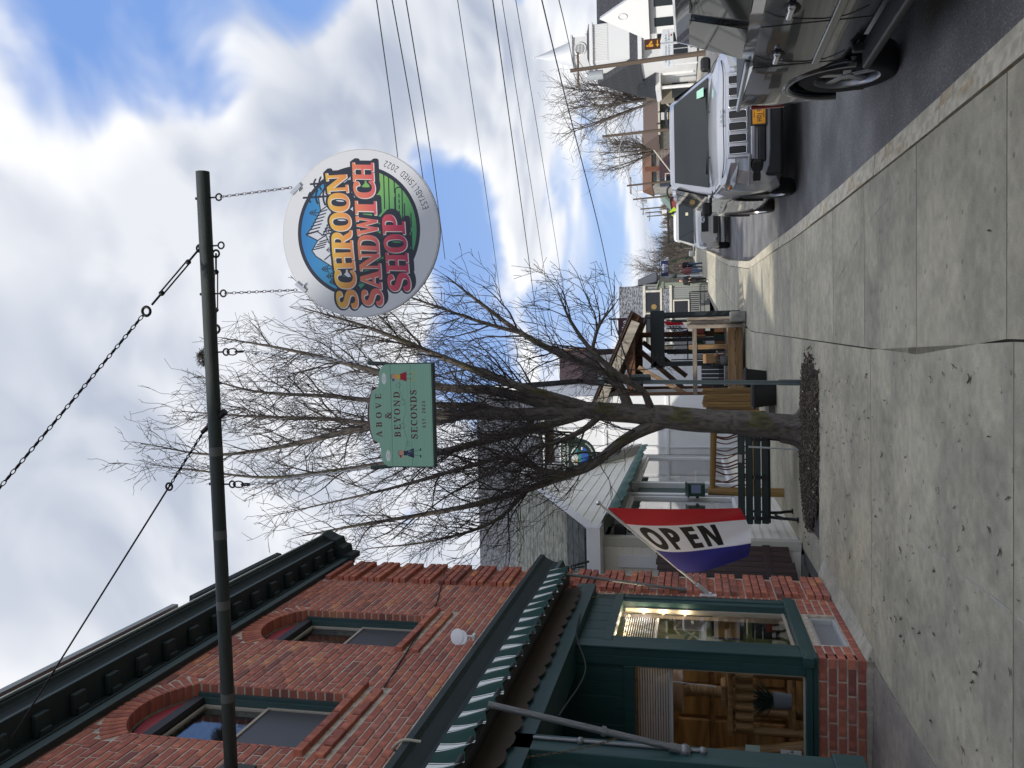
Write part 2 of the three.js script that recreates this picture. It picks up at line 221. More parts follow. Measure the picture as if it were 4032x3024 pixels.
// pavement slabs on our side
const frontX = (d) => d < 10.4 ? -2.42 : d < 21 ? -2.5 : lerpLine([[-2.5, 21], [-0.2, 24], [0.9, 30], [4.1, 57.5], [8.5, 90], [14, 130]], d);
{
  const walk = struct('sidewalk', null, null, 'grey concrete slab pavement running up the street', 'pavement');
  const tones = [0, 1, 2, 3].map((k) => M('slab_' + k, rgb(...[[0.9, 0.83, 0.665], [0.95, 0.88, 0.71], [0.86, 0.8, 0.645], [0.92, 0.84, 0.665]][k]), 0.93, { map: T.concrete, bumpMap: T.concrete, bumpScale: 0.0025 }));
  part(walk, 'bedding', planar(prism([[-2.45, -8], [1.14, -8], ...[0, 10, 20, 26, 36, 60, 96, 130].map((d) => [kerbX(d) - 0.09, d]), ...[130, 90, 57.5, 30, 24, 21].map((d) => [frontX(d) - 0.3, d])], (x, d) => G(d) - 0.03, (x, d) => G(d) - 0.3)), M('joint_dirt', rgb(0.09, 0.085, 0.075), 1));
  const jointX = (d) => d < 4 ? -0.08 + 0.02 * d : lerpLine([[0.0, 4], [0.12, 8], [0.24, 12], [0.42, 18], [0.75, 22], [1.5, 26.5], [2.9, 37], [5.6, 60], [10.3, 96], [16, 135]], d) - 0.12 * (d < 20);
  const slab = (x0, x1, a, b, k) => { const g = 0.006, c = 0.006, q = (d, f, s) => [f(d) + s * g, d], mid = [a + g, b - g];
    const h = (x, d) => G(d); const body = prism([q(mid[0], x0, 1), q(mid[1], x0, 1), q(mid[1], x1, -1), q(mid[0], x1, -1)], h, (x, d) => G(d) - 0.06);
    const sg = planar(body), uv = sg.attributes.uv, ou = rnd() * 2, ov = rnd() * 2; for (let i = 0; i < uv.count; i++) uv.setXY(i, uv.getX(i) + ou, uv.getY(i) + ov); part(walk, 'slab', sg, tones[k % 4]); };
  const rj = [-6, -4.4, -2.8, -1.2, 0.9, 2.4, 3.9, 5.3, 6.75, 8.11, 9.77, 11.01, 12.4, 13.64, 15.31, 16.9, 18.4, 20.1, 22, 24, 26, 28, 30.5, 33, 36, 39.5, 43, 47, 51, 55, 60, 66, 73, 81, 90, 100, 115, 130];
  rj.slice(0, -1).forEach((a, i) => slab(jointX, (d) => kerbX(d) - 0.095, a, rj[i + 1], (i * 7 + 3) % 5));
  const lj = [-6, -3.5, -1.2, 1.2, 3.82, 6.55, 9.03];
  lj.slice(0, -1).forEach((a, i) => slab((d) => -2.4, jointX, a, lj[i + 1], (i * 3 + 1) % 4));
  slab((d) => -0.28, jointX, 9.03, 10.3, 2); slab((d) => -2.45, (d) => -2.1, 9.03, 10.3, 0);
  const lj2 = [10.3, 12.1, 13.9, 15.7, 17.6, 19.5, 21.2, 24.3, 27.5, 31, 35, 40, 46, 53, 60, 70, 82, 96, 112, 130];
  lj2.slice(0, -1).forEach((a, i) => slab((d) => frontX(d) + 0.02, jointX, a, lj2[i + 1], (i * 3) % 4));
  // pale scrape marks left on the slabs
  const ribbon = (pts, w) => { const c = new THREE.CatmullRomCurve3(pts.map(([x, d]) => P(x, G(d) + 0.004, d))), o = [], n = 60; for (let i = 0; i < n; i++) { if (hash3(i, 2, pts.length) < 0.3) continue; const a = c.getPoint(i / n), b = c.getPoint((i + 1) / n), t = b.clone().sub(a).normalize(), s = V3(-t.z, 0, t.x).multiplyScalar(w * (0.5 + hash3(i, 5, 1))); const g = new THREE.BufferGeometry(); g.setAttribute('position', new THREE.Float32BufferAttribute([...a.clone().add(s).toArray(), ...a.clone().sub(s).toArray(), ...b.clone().sub(s).toArray(), ...a.clone().add(s).toArray(), ...b.clone().sub(s).toArray(), ...b.clone().add(s).toArray()], 3)); g.computeVertexNormals(); o.push(g); } return o; };
  const scrape = M('scrape', rgb(0.52, 0.5, 0.45), 0.95); part(walk, 'scrape_mark', ribbon([[-0.75, 8.1], [-0.95, 6.9], [-1.12, 5.9], [-1.17, 4.8], [-1.16, 3.6]], 0.0035), scrape, { kind: 'stuff' }); part(walk, 'scrape_mark', ribbon([[0.3, 9.4], [0.55, 8], [0.9, 6.6], [1.0, 5.6]], 0.0035), scrape, { kind: 'stuff' });
  // recessed shop entrance floor
  part(walk, 'entrance_floor', planar(prism([[-2.41, 4.62], [-2.41, 6.44], [-4.6, 6.44], [-4.6, 4.62]], (x, d) => G(d) + 0.004 + (-2.41 - x) * 0.03, () => -0.2)), M('entrance_concrete', rgb(0.7, 0.62, 0.57), 0.9, { map: T.concrete, bumpMap: T.concrete, bumpScale: 0.003 }));
  part(walk, 'cement_fillet', planar(prism([[-2.29, 6.5], [-2.2, 8.05], [-2.18, 8.75], [-2.36, 8.75], [-2.38, 6.46]], (x, d) => G(d) + (x < -2.33 ? 0.055 : 0.008), () => -0.1)), M('old_cement', rgb(0.9, 0.86, 0.75), 0.95, { map: T.concrete, bumpMap: T.concrete, bumpScale: 0.01 }));
}
// far pavement and the lawn before the church
{
  const strip = (a, b, o0, o1, h) => prism([[farKerbX(a) + o0, a], [farKerbX(b) + o0, b], [farKerbX(b) + o1, b], [farKerbX(a) + o1, a]], (x, t) => G(t) + h(x, t), (x, t) => G(t) - 0.4);
  const w = []; for (let a = -20; a < 128; a += 6) w.push(planar(strip(a, a + 6, 0.17, 1.9, () => 0.003)));
  struct('sidewalk', w, M('far_pavement', rgb(0.85, 0.84, 0.8), 0.93, { map: T.concrete }), 'pale concrete pavement on the church side', 'pavement');
  const l = []; for (let a = -20; a < 128; a += 6) l.push(planar(strip(a, a + 6, 1.92, 46, (x, t) => clamp((x - farKerbX(t) - 2) / 8) * 0.5)));
  struct('lawn', l, M('spring_lawn', rgb(0.32, 0.27, 0.13), 1, { map: T.mulch, bumpMap: T.mulch, bumpScale: 0.05 }), 'brown spring lawn in front of the white church', 'lawn');
}
// tree pit: a heap of dark bark mulch with chips
const treeAt = [-1.0, 0.08, 10.05];
{
  const edge = [[-0.1, 9.55], [-0.36, 9.02], [-0.62, 8.97], [-0.92, 8.98], [-1.2, 8.96], [-1.46, 9.04], [-1.75, 9.2], [-2.05, 9.62], [-2.08, 9.95], [-1.82, 10.26], [-1.5, 10.4], [-1.0, 10.36], [-0.45, 10.22], [-0.2, 9.98]];
  { const fine = []; edge.forEach((e, i) => { const n = edge[(i + 1) % edge.length]; for (let k = 0; k < 7; k++) { const t = k / 7, w = 1 + (hash3(i, k, 4) - 0.5) * 0.09 + (hash3(i, k >> 1, 9) - 0.5) * 0.08; fine.push([-1 + (mixf(e[0], n[0], t) + 1) * w, 9.7 + (mixf(e[1], n[1], t) - 9.7) * w]); } }); edge.splice(0, edge.length, ...fine); }
  const pos = [], R = 10, N = edge.length, cx = -1.0, cd = 9.7, at = (i, k) => { const e = edge[i % N], t = k / R, x = mixf(cx, e[0], t), d = mixf(cd, e[1], t); return [x, G(d) + 0.004 + 0.045 * (1 - t * t) + (k === R ? -0.012 : (fbm(x * 9, d * 9, 3, 3) - 0.5) * 0.04), -d]; };
  for (let i = 0; i < N; i++) for (let k = 0; k < R; k++) { const a = at(i, k), b = at(i + 1, k), c = at(i + 1, k + 1), e = at(i, k + 1); pos.push(...a, ...c, ...b, ...a, ...e, ...c); }
  const g = new THREE.BufferGeometry(); g.setAttribute('position', new THREE.Float32BufferAttribute(pos, 3)); g.computeVertexNormals();
  const bed = struct('mulch_bed', planar(g), M('mulch', rgb(0.5, 0.45, 0.39), 1, { map: T.mulch, bumpMap: T.mulch, bumpScale: 0.02 }), 'heap of dark bark mulch round the street tree', 'mulch');
  const chips = [], leaf = [];
  for (let i = 0; i < 4200; i++) { const a = rnd() * 6.283, t = Math.sqrt(rnd()) * (rnd() < 0.12 ? 1.16 : 1.02), k = (a / 6.283) * N, i0 = Math.floor(k) % N, f = k - Math.floor(k), ex = mixf(edge[i0][0], edge[(i0 + 1) % N][0], f), ed = mixf(edge[i0][1], edge[(i0 + 1) % N][1], f); const x = mixf(cx, ex, t), d = mixf(cd, ed, t); const L = rr(0.008, 0.028); const b = box(L, rr(0.004, 0.012), rr(0.006, 0.018), 0, 0, 0, rnd() * 6.3, rr(-0.4, 0.4), rr(-0.4, 0.4)); b.translate(x, G(d) + 0.008 + 0.045 * Math.max(0, 1 - t * t) + rr(0, 0.015), -d); const w = rnd(); tint(b, w > 0.992 ? rgb(0.7, 0.66, 0.58) : w > 0.6 ? rgb(0.16, 0.12, 0.09) : rgb(0.07, 0.055, 0.045)); chips.push(b); }
  single('mulch_chips', chips, M('chips', 0xffffff, 0.95, { vertexColors: true }), 'loose bark chips scattered over the mulch heap', 'mulch', null, 'stuff');
  // litter blown over the slabs: leaves, twigs, bark
  for (let i = 0; i < 520; i++) { let x, d; if (i < 330) { const t = Math.pow(rnd(), 1.5); d = 9.3 - t * 5.6; x = rr(-2.2, -0.3 + t * 0.3) ; } else { d = rr(3.2, 18); x = rr(-2.1, kerbX(d) - 0.2); } const L = i < 260 ? rr(0.01, 0.05) : rr(0.006, 0.03), W = L * rr(0.14, 0.6), s = new THREE.PlaneGeometry(L, W, 3, 1), q = s.attributes.position; for (let k = 0; k < q.count; k++) { q.setZ(k, Math.abs(q.getX(k)) * rr(0.1, 0.5)); q.setY(k, q.getY(k) * (1 - 1.4 * Math.abs(q.getX(k)) / L)); } s.rotateX(-Math.PI / 2); s.rotateY(rnd() * 6.3); s.translate(x, G(d) + 0.004, -d); const w = rnd(); tint(s, w > 0.93 ? rgb(0.6, 0.5, 0.38) : w > 0.75 ? rgb(0.2, 0.1, 0.05) : rgb(0.06, 0.05, 0.04)); s.computeVertexNormals(); leaf.push(s); }
  single('fallen_leaves', leaf, M('leaf_litter', 0xffffff, 0.9, { vertexColors: true }), 'dead leaves and bits of bark strewn over the pavement', 'leaves', null, 'stuff');
}
// ================= brick shop building on the left =================
const XF = -2.38, END = 8.62;
const shop = thing('brick_building', 'two storey red brick shop with dark green cornices and striped awning', 'building', [-2.38, 0, -8.6]);
const greenDark = M('cornice_green', rgb(0.026, 0.045, 0.046), 0.7, { map: T.paintwood, bumpMap: T.paintwood, bumpScale: 0.002 });
const greenPaint = M('shopfront_green', rgb(0.028, 0.083, 0.08), 0.5, { map: T.paintwood, bumpMap: T.paintwood, bumpScale: 0.003 });
const greenTrim = M('frame_green', rgb(0.045, 0.095, 0.095), 0.5, { map: T.paintwood, bumpMap: T.paintwood, bumpScale: 0.002 });
const mortar = M('mortar', rgb(0.78, 0.68, 0.55), 1, { map: T.grain, bumpMap: T.concrete, bumpScale: 0.004 });
const brickTone = [[0.6, 0.195, 0.13], [0.66, 0.22, 0.14], [0.5, 0.165, 0.12], [0.72, 0.25, 0.15], [0.6, 0.225, 0.165], [0.38, 0.14, 0.11], [0.8, 0.32, 0.16]];
const toneOf = () => { const w = rnd(); return w < 0.27 ? 0 : w < 0.5 ? 1 : w < 0.68 ? 2 : w < 0.79 ? 3 : w < 0.91 ? 4 : w < 0.965 ? 5 : 6; };
const brickM = brickTone.map((c, k) => M('brick_' + k, rgb(...c), 0.92, { map: T.grain, bumpMap: T.grain, bumpScale: 0.003 }));
// a sheet in the plane x = face, drawn in (z, y), going back by t
function wallX(outline, holes, face, t) {
  const s = new THREE.Shape(outline.map((p) => new THREE.Vector2(...p))); for (const h of holes) s.holes.push(new THREE.Path(h.map((p) => new THREE.Vector2(...p))));
  const g = new THREE.ExtrudeGeometry(s, { depth: t, bevelEnabled: false, curveSegments: 8 }); g.rotateY(-Math.PI / 2); g.translate(face, 0, 0); return planar(g);
}
const rectZ = (d0, d1, y0, y1) => [[-d1, y0], [-d0, y0], [-d0, y1], [-d1, y1]];
const wins = [{ a: 4.49, b: 5.28, sill: 3.71, ys: 4.9, r: 0.19 }, { a: 6.21, b: 7.0, sill: 3.71, ys: 4.9, r: 0.19 }, { a: 2.77, b: 3.56, sill: 3.71, ys: 4.9, r: 0.19 }];
for (const w of wins) { w.c = (w.a + w.b) / 2; w.w = w.b - w.a; w.R = (w.w * w.w / 4 + w.r * w.r) / (2 * w.r); w.cy = w.ys + w.r - w.R; w.h = Math.asin(w.w / 2 / w.R); w.arc = []; for (let k = 0; k <= 12; k++) { const a = w.h - (2 * w.h * k) / 12; w.arc.push([-(w.c - w.R * Math.sin(a)), w.cy + w.R * Math.cos(a)]); } w.hole = [[-w.b, w.sill], [-w.a, w.sill], ...w.arc]; }
// (the arc list runs from the near side to the far side)
const wall = partW(shop, 'wall', [
  wallX(rectZ(-12, END, 2.55, 5.3), wins.map((w) => w.hole), XF - 0.006, 0.22), wallX(rectZ(7.92, END, -0.1, 2.55), [], XF - 0.006, 0.22),
  wallX(rectZ(6.5, 7.92, -0.1, 0.45), [rectZ(6.79, 7.53, 0.165, 0.395)], XF - 0.006, 0.16), wallX(rectZ(-12, 4.6, -0.1, 0.45), [], XF - 0.006, 0.22),
  planar(span(-3.75, XF - 0.006, -0.1, 0.45, -6.6, -6.487)), planar(span(-2.9, XF - 0.2, 5.28, 6.5, -7.34, 12)), planar(span(-2.9, XF - 0.2, 5.28, 6.0, -END, -7.34)),
], mortar);
partW(shop, 'shell', [span(-11, XF - 0.2, 2.55, 2.7, -8.6, 12), span(-11, XF - 0.2, -0.3, 5.6, -8.58, -8.34), span(-11, -10.8, -0.3, 5.6, -8.58, 12), span(-11, XF - 0.2, -0.3, 5.6, 11.8, 12), span(-11, XF - 0.2, 5.35, 5.6, -8.58, 12), span(-11, XF - 0.24, 0.1, 0.43, -8.4, -6.6), span(-11, -4.62, -0.3, 2.6, -6.6, -6.5)].map((g) => planar(g)), M('plaster', rgb(0.4, 0.38, 0.34), 0.95, { map: T.grain }));
// --- bricks: laid course by course, cut at openings ---
const C = 0.0695, L = 0.213, JT = 0.0135; const laid = [];
function brickGeo(len, h, dep) { // chamfered face, twenty triangles
  const c = 0.003, x = len / 2, y = h / 2, f = [[-x + c, -y + c, 0], [x - c, -y + c, 0], [x - c, y - c, 0], [-x + c, y - c, 0]], m = [[-x, -y, -c], [x, -y, -c], [x, y, -c], [-x, y, -c]], b = m.map((p) => [p[0], p[1], -dep]), pos = [];
  const quad = (p, q, r, s) => pos.push(...p, ...q, ...r, ...p, ...r, ...s); quad(...f); for (let i = 0; i < 4; i++) { const j = (i + 1) % 4; quad(m[i], m[j], f[j], f[i]); quad(b[i], b[j], m[j], m[i]); }
  const g = new THREE.BufferGeometry(); g.setAttribute('position', new THREE.Float32BufferAttribute(pos, 3)); g.computeVertexNormals(); const uv = []; for (let i = 0; i < pos.length; i += 3) uv.push(pos[i], pos[i + 1]); g.setAttribute('uv', new THREE.Float32BufferAttribute(uv, 2)); return g;
}
// face: 'x' (towards the street) or 'z' (towards the camera); s runs along d or along -x
function lay(face, s0, s1, y, off, at, out = 0, h = C) {
  let s = s0 - off; while (s < s1 - 0.012) { let a = Math.max(s, s0), b = Math.min(s + L, s1); if (b - a > 0.035) laid.push({ face, s: (a + b) / 2, len: b - a - JT, y: y + h / 2, h: h - JT, at, out, tone: toneOf() }); s += L; }
}
function cutSpans(y, lo, hi, cuts) { let sp = [[lo, hi]]; for (const [a, b] of cuts) sp = sp.flatMap(([p, q]) => b <= p || a >= q ? [[p, q]] : [[p, Math.max(p, a)], [Math.min(q, b), q]].filter(([u, v]) => v - u > 0.02)); return sp; }
for (let k = 0; k < 41; k++) {
  const y = 2.5 + k * C, ym = y + C / 2; if (y < 2.5 || y > 5.24) continue; const cuts = [];
  for (const w of wins) { if (ym > w.sill && ym < w.ys) cuts.push([w.a, w.b]); else if (ym >= w.ys && ym < w.cy + w.R + 0.165) { const e = w.cy + (w.R + 0.16) * Math.cos(w.h), hw = ym < e ? Math.tan(w.h) * (ym - w.cy) : Math.sqrt(Math.max(0, (w.R + 0.165) ** 2 - (ym - w.cy) ** 2)); cuts.push([w.c - hw - 0.006, w.c + hw + 0.006]); }
    if (Math.abs(ym - (w.sill - C / 2)) < C * 0.5 || Math.abs(ym - (w.sill - 2.5 * C)) < C * 0.5) cuts.push([w.a - 0.1, w.b + 0.16]); }
  for (const [a, b] of cutSpans(y, 3.3, 7.98, cuts)) lay('x', a, b, y, (k % 2) * L / 2 + (a > 3.4 ? rr(0, 0.05) : 0), XF);
}
for (const w of wins) for (const [o, e0, e1, pr] of [[1, -0.1, 0.16, 0.035], [3, -0.1, 0.1, 0.022]]) lay('x', w.a + e0, w.b + e1, w.sill - o * C, 0.09, XF, pr);
for (let k = 0; k < 75; k++) { const y = 0.12 + k * C; if (y > 5.16) break; const proud = k % 4 !== 3; lay('x', 7.98, proud ? END : END - 0.05, y, (k % 2) * L / 2, XF, proud ? 0.042 : 0); if (y > 0.44 && y < 2.5) lay('x', 7.93, 7.98, y, 0, XF); }
for (let k = 0; k < 5; k++) { const y = 0.1 + k * C, cuts = y > 0.16 && y < 0.39 ? [[6.77, 7.55]] : []; for (const [a, b] of cutSpans(y, 6.47, 7.98, cuts)) lay('x', a, b, y, (k % 2) * L / 2 + 0.02, XF); lay('z', 2.375, 3.72, y, (k % 2) * L / 2 + 0.03, 6.48); lay('x', 3.0, 4.6, y, (k % 2) * L / 2, XF); }
// parapet bricks behind the gutter and their dentils
for (let k = 0; k < 13; k++) { const y = 5.62 + k * C; lay('x', 3.6, 7.34, y, (k % 2) * L / 2, XF - 0.19); if (k < 5) lay('x', 7.34, 8.5, y, (k % 2) * L / 2, XF - 0.19); }
for (let d = 3.6; d < 7.3; d += 0.3) laid.push({ face: 'x', s: d, len: 0.16, y: 6.4, h: 0.1, at: XF - 0.19, out: 0.05, tone: toneOf() });
{
  const eye = [0, 1.35, 0], where = (b) => b.face === 'x' ? [b.at + b.out, b.y, -b.s] : [-b.s, b.y, -b.at + b.out];
  for (const b of laid) { const [x, y, z] = where(b), dx = x, dy = y - 1.35, r = Math.hypot(dx, dy, z), nx = b.face === 'x' ? -dx / r : -z / r; b.size = (b.y > 5.55 ? 0 : 1) * (b.s < 3.9 && b.face === 'x' ? 0.05 : 1) * b.len * b.h * Math.abs(nx) / (r * r); }
  laid.sort((p, q) => q.size - p.size);
  const cache = {}, rest = [];
  laid.forEach((b, i) => {
    const [x, y, z] = where(b), jx = rr(-0.0025, 0.0025);
    if (i < 300) { const kk = b.len > 0.17 ? 'long' + Math.floor(rnd() * 3) : b.len.toFixed(2) + b.h.toFixed(2); const g = cache[kk] || (cache[kk] = brickGeo(b.len > 0.17 ? L - JT : b.len, b.h, 0.07)); const m = part(wall, 'brick', g, brickM[b.tone]); const base = worldBase(wall); m.position.set(x - base.x, y - base.y, z - base.z); if (b.face === 'x') { m.rotation.y = Math.PI / 2; m.position.x += jx; } else m.position.z += jx; m.rotation.z = rr(-0.008, 0.008); }
    else { const g = brickGeo(b.len, b.h, 0.07); g.rotateZ(rr(-0.008, 0.008)); if (b.face === 'x') g.rotateY(Math.PI / 2); g.translate(x + (b.face === 'x' ? jx : 0), y, z + (b.face === 'x' ? 0 : jx)); rest.push(tint(g, rgb(...brickTone[b.tone]))); }
  });
  partW(shop, 'brickwork', rest, M('brick_rest', 0xffffff, 0.92, { vertexColors: true, map: T.grain, bumpMap: T.grain, bumpScale: 0.003 }), { kind: 'stuff' });
}
// --- arched windows ---
const tanTrim = M('storm_frame', rgb(0.42, 0.38, 0.31), 0.6), screenM = M('insect_screen', rgb(0.055, 0.06, 0.065), 0.45), redPanel = M('red_panel', rgb(0.42, 0.045, 0.06), 0.6, { map: T.paintwood });
const darkRoom = M('upper_room_plaster', rgb(0.42, 0.39, 0.34), 0.9);
const rest2 = [];
wins.forEach((w, wi) => {
  if (wi === 2) return;
  const win = partW(shop, 'window', [wallX([[-w.b, w.sill], [-w.a, w.sill], ...w.arc], [[[-w.b + 0.045, w.sill + 0.04], [-w.a - 0.045, w.sill + 0.04], [-w.a - 0.045, w.ys - 0.06], [-w.b + 0.045, w.ys - 0.06]]], XF - 0.12, 0.05),
    wallX([[-w.b, w.sill], [-w.b + 0.05, w.sill], [-w.b + 0.05, w.ys], [-w.b, w.ys]], [], XF - 0.085, 0.04), wallX([[-w.b, w.sill], [-w.b + 0.028, w.sill], [-w.b + 0.028, w.ys], [-w.b, w.ys]], [], XF - 0.06, 0.03), wallX([[-w.a - 0.05, w.sill], [-w.a, w.sill], [-w.a, w.ys], [-w.a - 0.05, w.ys]], [], XF - 0.085, 0.04)], greenTrim);
  const sub = (n, g, m, o) => partW(win, n, g, m, o);
  sub('tympanum', wallX([[-w.b + 0.06, w.ys + 0.012], [-w.a - 0.06, w.ys + 0.012], ...w.arc.slice(2, -2).map(([z, y]) => [z, y - 0.03])], [], XF - 0.105, 0.02), redPanel);
  sub('head', [span(XF - 0.15, XF - 0.075, w.ys - 0.06, w.ys + 0.012, -w.b + 0.05, -w.a - 0.05)], M('head_dark', rgb(0.03, 0.03, 0.035), 0.6));
  const y0 = w.sill + 0.04, y1 = w.ys - 0.06, ym = (y0 + y1) / 2 + 0.02, z0 = -w.b + 0.05, z1 = -w.a - 0.05;
  const frame = (a, b, x) => [span(x - 0.02, x, a, a + 0.022, z0, z1), span(x - 0.02, x, b - 0.022, b, z0, z1), span(x - 0.02, x, a + 0.022, b - 0.022, z0, z0 + 0.022), span(x - 0.02, x, a + 0.022, b - 0.022, z1 - 0.022, z1)];
  sub('sash', frame(ym, y1, XF - 0.13), tanTrim); sub('sash', frame(y0, ym + 0.02, XF - 0.118), tanTrim);
  sub('pane', span(XF - 0.146, XF - 0.142, ym + 0.02, y1 - 0.02, z0 + 0.02, z1 - 0.02), glassM);
  sub('screen', span(XF - 0.132, XF - 0.128, y0 + 0.02, ym, z0 + 0.02, z1 - 0.02), screenM);
  sub('curtain', [0, 1, 2, 3, 4, 5, 6].map((k) => rod(P(XF - 0.42, ym - 0.3, w.a + 0.08 + k * 0.05), P(XF - 0.42, y1 + 0.05, w.a + 0.08 + k * 0.05), 0.028, 0.028, 6)), M('curtain', rgb(0.5, 0.5, 0.48), 0.95));
  const n = 17; for (let k = 0; k < n; k++) { const a = w.h - (2 * w.h * (k + 0.5)) / n, g = brickGeo(2 * w.h * w.R / n - 0.008, 0.16, 0.1), o = V3(0, w.R + 0.074, 0); g.translate(0, o.y, 0); g.rotateZ(a); g.rotateY(Math.PI / 2); g.translate(XF + 0.002, w.cy, -w.c); partW(wall, 'arch_brick', g, brickM[toneOf() % 4]); }
  // brick reveals either side
  for (let k = 0; k < 17; k++) for (const [d, s] of [[w.b, 1], [w.a, -1]]) { const g = brickGeo(0.09, C - JT, 0.02); if (s < 0) g.rotateY(Math.PI); g.translate(XF - 0.046, w.sill + C * (k + 0.5), -d + s * 0.004); rest2.push(tint(g, rgb(...brickTone[toneOf()]))); }
});
partW(shop, 'reveal_bricks', rest2, M('brick_rest', 0xffffff, 0.92), { kind: 'stuff' });
partW(shop, 'upper_room', [span(-6, -5.9, 2.7, 5.3, -8.3, 0), span(-6, XF - 0.25, 2.71, 2.73, -8.3, 0)], darkRoom);
// --- upper cornice with modillions, gutter and parapet cap ---
const cz0 = 9, cz1 = -8.86;
const cor = partW(shop, 'upper_cornice', [sweepZ([[-2.42, 5.225], [-2.34, 5.225], [-2.34, 5.3], [-2.325, 5.3], [-2.325, 5.318], [-2.345, 5.322], [-2.345, 5.4], [-2.15, 5.4], [-2.15, 5.432], [-2.162, 5.438], [-2.155, 5.452], [-2.15, 5.47], [-2.137, 5.49], [-2.118, 5.506], [-2.092, 5.516], [-2.092, 5.532], [-2.08, 5.532], [-2.08, 5.548], [-2.42, 5.56]], cz1, cz0)].map((g) => planar(g, 'u')), greenDark);
partW(cor, 'cornice_end', sweepZ([[-2.36, 5.19], [-2.3, 5.19], [-2.29, 5.28], [-2.22, 5.29], [-2.2, 5.36], [-2.13, 5.38], [-2.12, 5.44], [-2.06, 5.56], [-2.36, 5.56]], -8.93, -8.7), greenDark);
for (let d = 3.0; d < 8.8; d += 0.325) partW(cor, 'modillion', [rspan(-2.345, -2.2, 5.352, 5.397, -d - 0.055, -d + 0.055, 0.01), rspan(-2.345, -2.29, 5.322, 5.354, -d - 0.045, -d + 0.045, 0.01)], greenDark);
partW(cor, 'fascia_strip', [span(-2.148, -2.142, 5.402, 5.43, cz1, cz0), span(-2.338, -2.333, 5.228, 5.297, cz1, cz0)], M('fascia_green', rgb(0.075, 0.115, 0.115), 0.6, { map: T.paintwood }));
partW(shop, 'gutter_rim', span(-2.082, -2.07, 5.546, 5.56, -8.93, cz0), M('gutter_metal', rgb(0.5, 0.52, 0.44), 0.5, { metalness: 0.3 }));
partW(shop, 'parapet_cap', span(-2.95, XF - 0.13, 6.52, 6.585, -7.36, 12), M('cap_metal', rgb(0.24, 0.27, 0.26), 0.5));
partW(shop, 'parapet_moulding', [sweepZ([[-2.6, 6.0], [-2.36, 6.0], [-2.36, 6.05], [-2.31, 6.09], [-2.3, 6.14], [-2.6, 6.16]], -8.72, -7.0), sweepZ([[-2.6, 5.85], [-2.4, 5.85], [-2.4, 6.0], [-2.6, 6.0]], -8.6, -7.34)], greenDark);
// --- lower cornice over the shopfront ---
const low = partW(shop, 'lower_cornice', planar(sweepZ([[-2.42, 2.6], [-2.2, 2.6], [-2.2, 2.64], [-2.15, 2.66], [-2.15, 2.7], [-2.165, 2.71], [-2.16, 2.76], [-2.14, 2.8], [-2.12, 2.84], [-2.09, 2.86], [-2.09, 2.9], [-2.42, 2.93]], -8.2, 9), 'u'), greenDark);
partW(low, 'cornice_edge', span(-2.149, -2.143, 2.664, 2.698, -8.2, 9), greenTrim);
// thin black cable stapled across the bricks
partW(shop, 'cable', tube([P(XF + 0.012, 4.05, 8.6), P(XF + 0.05, 4.0, 8.45), P(XF + 0.012, 3.9, 8.0), P(XF + 0.012, 3.72, 7.2), P(XF + 0.012, 3.62, 6.3), P(XF + 0.012, 3.52, 5.4)], 0.006, 6), M('black_rubber', rgb(0.012, 0.012, 0.014), 0.6));
// --- shopfront: header, boards, windows ---
const front = partW(shop, 'shopfront', [span(-2.6, -2.3, 2.3, 2.47, -7.94, 9), span(-2.55, -2.36, 2.47, 2.6, -7.94, 9)].map((g) => planar(g, 'u')), greenPaint);
for (let k = 0; k < 12; k++) partW(front, 'board', planar(rspan(-2.45, -2.395 + (k % 2) * 0.002, 2.07, 2.3, -6.6 - k * 0.11 - 0.107, -6.6 - k * 0.11, 0.004)), greenPaint);
for (let k = 0; k < 11; k++) partW(front, 'board', planar(rspan(-2.56 - k * 0.115, -2.56 - k * 0.115 + 0.112, 1.9, 2.55, -6.56, -6.5 + (k % 2) * 0.002, 0.004)), greenPaint);
partW(front, 'casing', [rspan(-2.46, -2.372, 2.02, 2.1, -7.94, -6.62, 0.006), rspan(-2.44, -2.365, 0.48, 0.56, -7.96, -6.42, 0.006), rspan(-2.46, -2.385, 0.56, 2.02, -7.94, -7.84, 0.006), rspan(-2.5, -2.4, 0.5, 2.03, -7.85, -7.76, 0.005), rspan(-2.45, -2.38, 0.56, 2.05, -6.74, -6.62, 0.006), rspan(-2.46, -2.374, 0.45, 0.49, -7.94, -6.46, 0.005)].map((g) => planar(g)), greenPaint);
partW(front, 'corner_post', [rspan(-2.45, -2.376, 0.5, 2.3, -6.63, -6.482, 0.006), rspan(-2.53, -2.45, 0.5, 2.3, -6.6, -6.484, 0.006), rspan(-2.39, -2.372, 0.5, 2.3, -6.55, -6.47, 0.005)].map((g) => planar(g)), greenPaint);
partW(front, 'return_sill', [rspan(-3.75, -2.36, 0.49, 0.535, -6.6, -6.45, 0.006), rspan(-3.75, -2.37, 0.448, 0.488, -6.58, -6.462, 0.005)].map((g) => planar(g, 'u')), greenPaint);
partW(front, 'return_casing', [rspan(-3.75, -2.53, 1.83, 1.92, -6.58, -6.483, 0.006), rspan(-3.75, -3.62, 0.535, 1.83, -6.58, -6.483, 0.006)].map((g) => planar(g)), greenPaint);
partW(front, 'window_bead', [span(-2.47, -2.455, 0.565, 2.02, -6.76, -6.742), span(-2.475, -2.455, 0.562, 0.585, -7.76, -6.76), span(-2.5, -2.46, 0.58, 2.0, -7.775, -7.745), span(-3.6, -2.55, 0.536, 0.55, -6.545, -6.52), span(-2.552, -2.54, 0.55, 1.82, -6.545, -6.52)], M('cream_bead', rgb(0.5, 0.46, 0.36), 0.6));
const shopGlass = M('shop_glass', 0xffffff, 0.02, { transmission: 1, thickness: 0, ior: 1.3 });
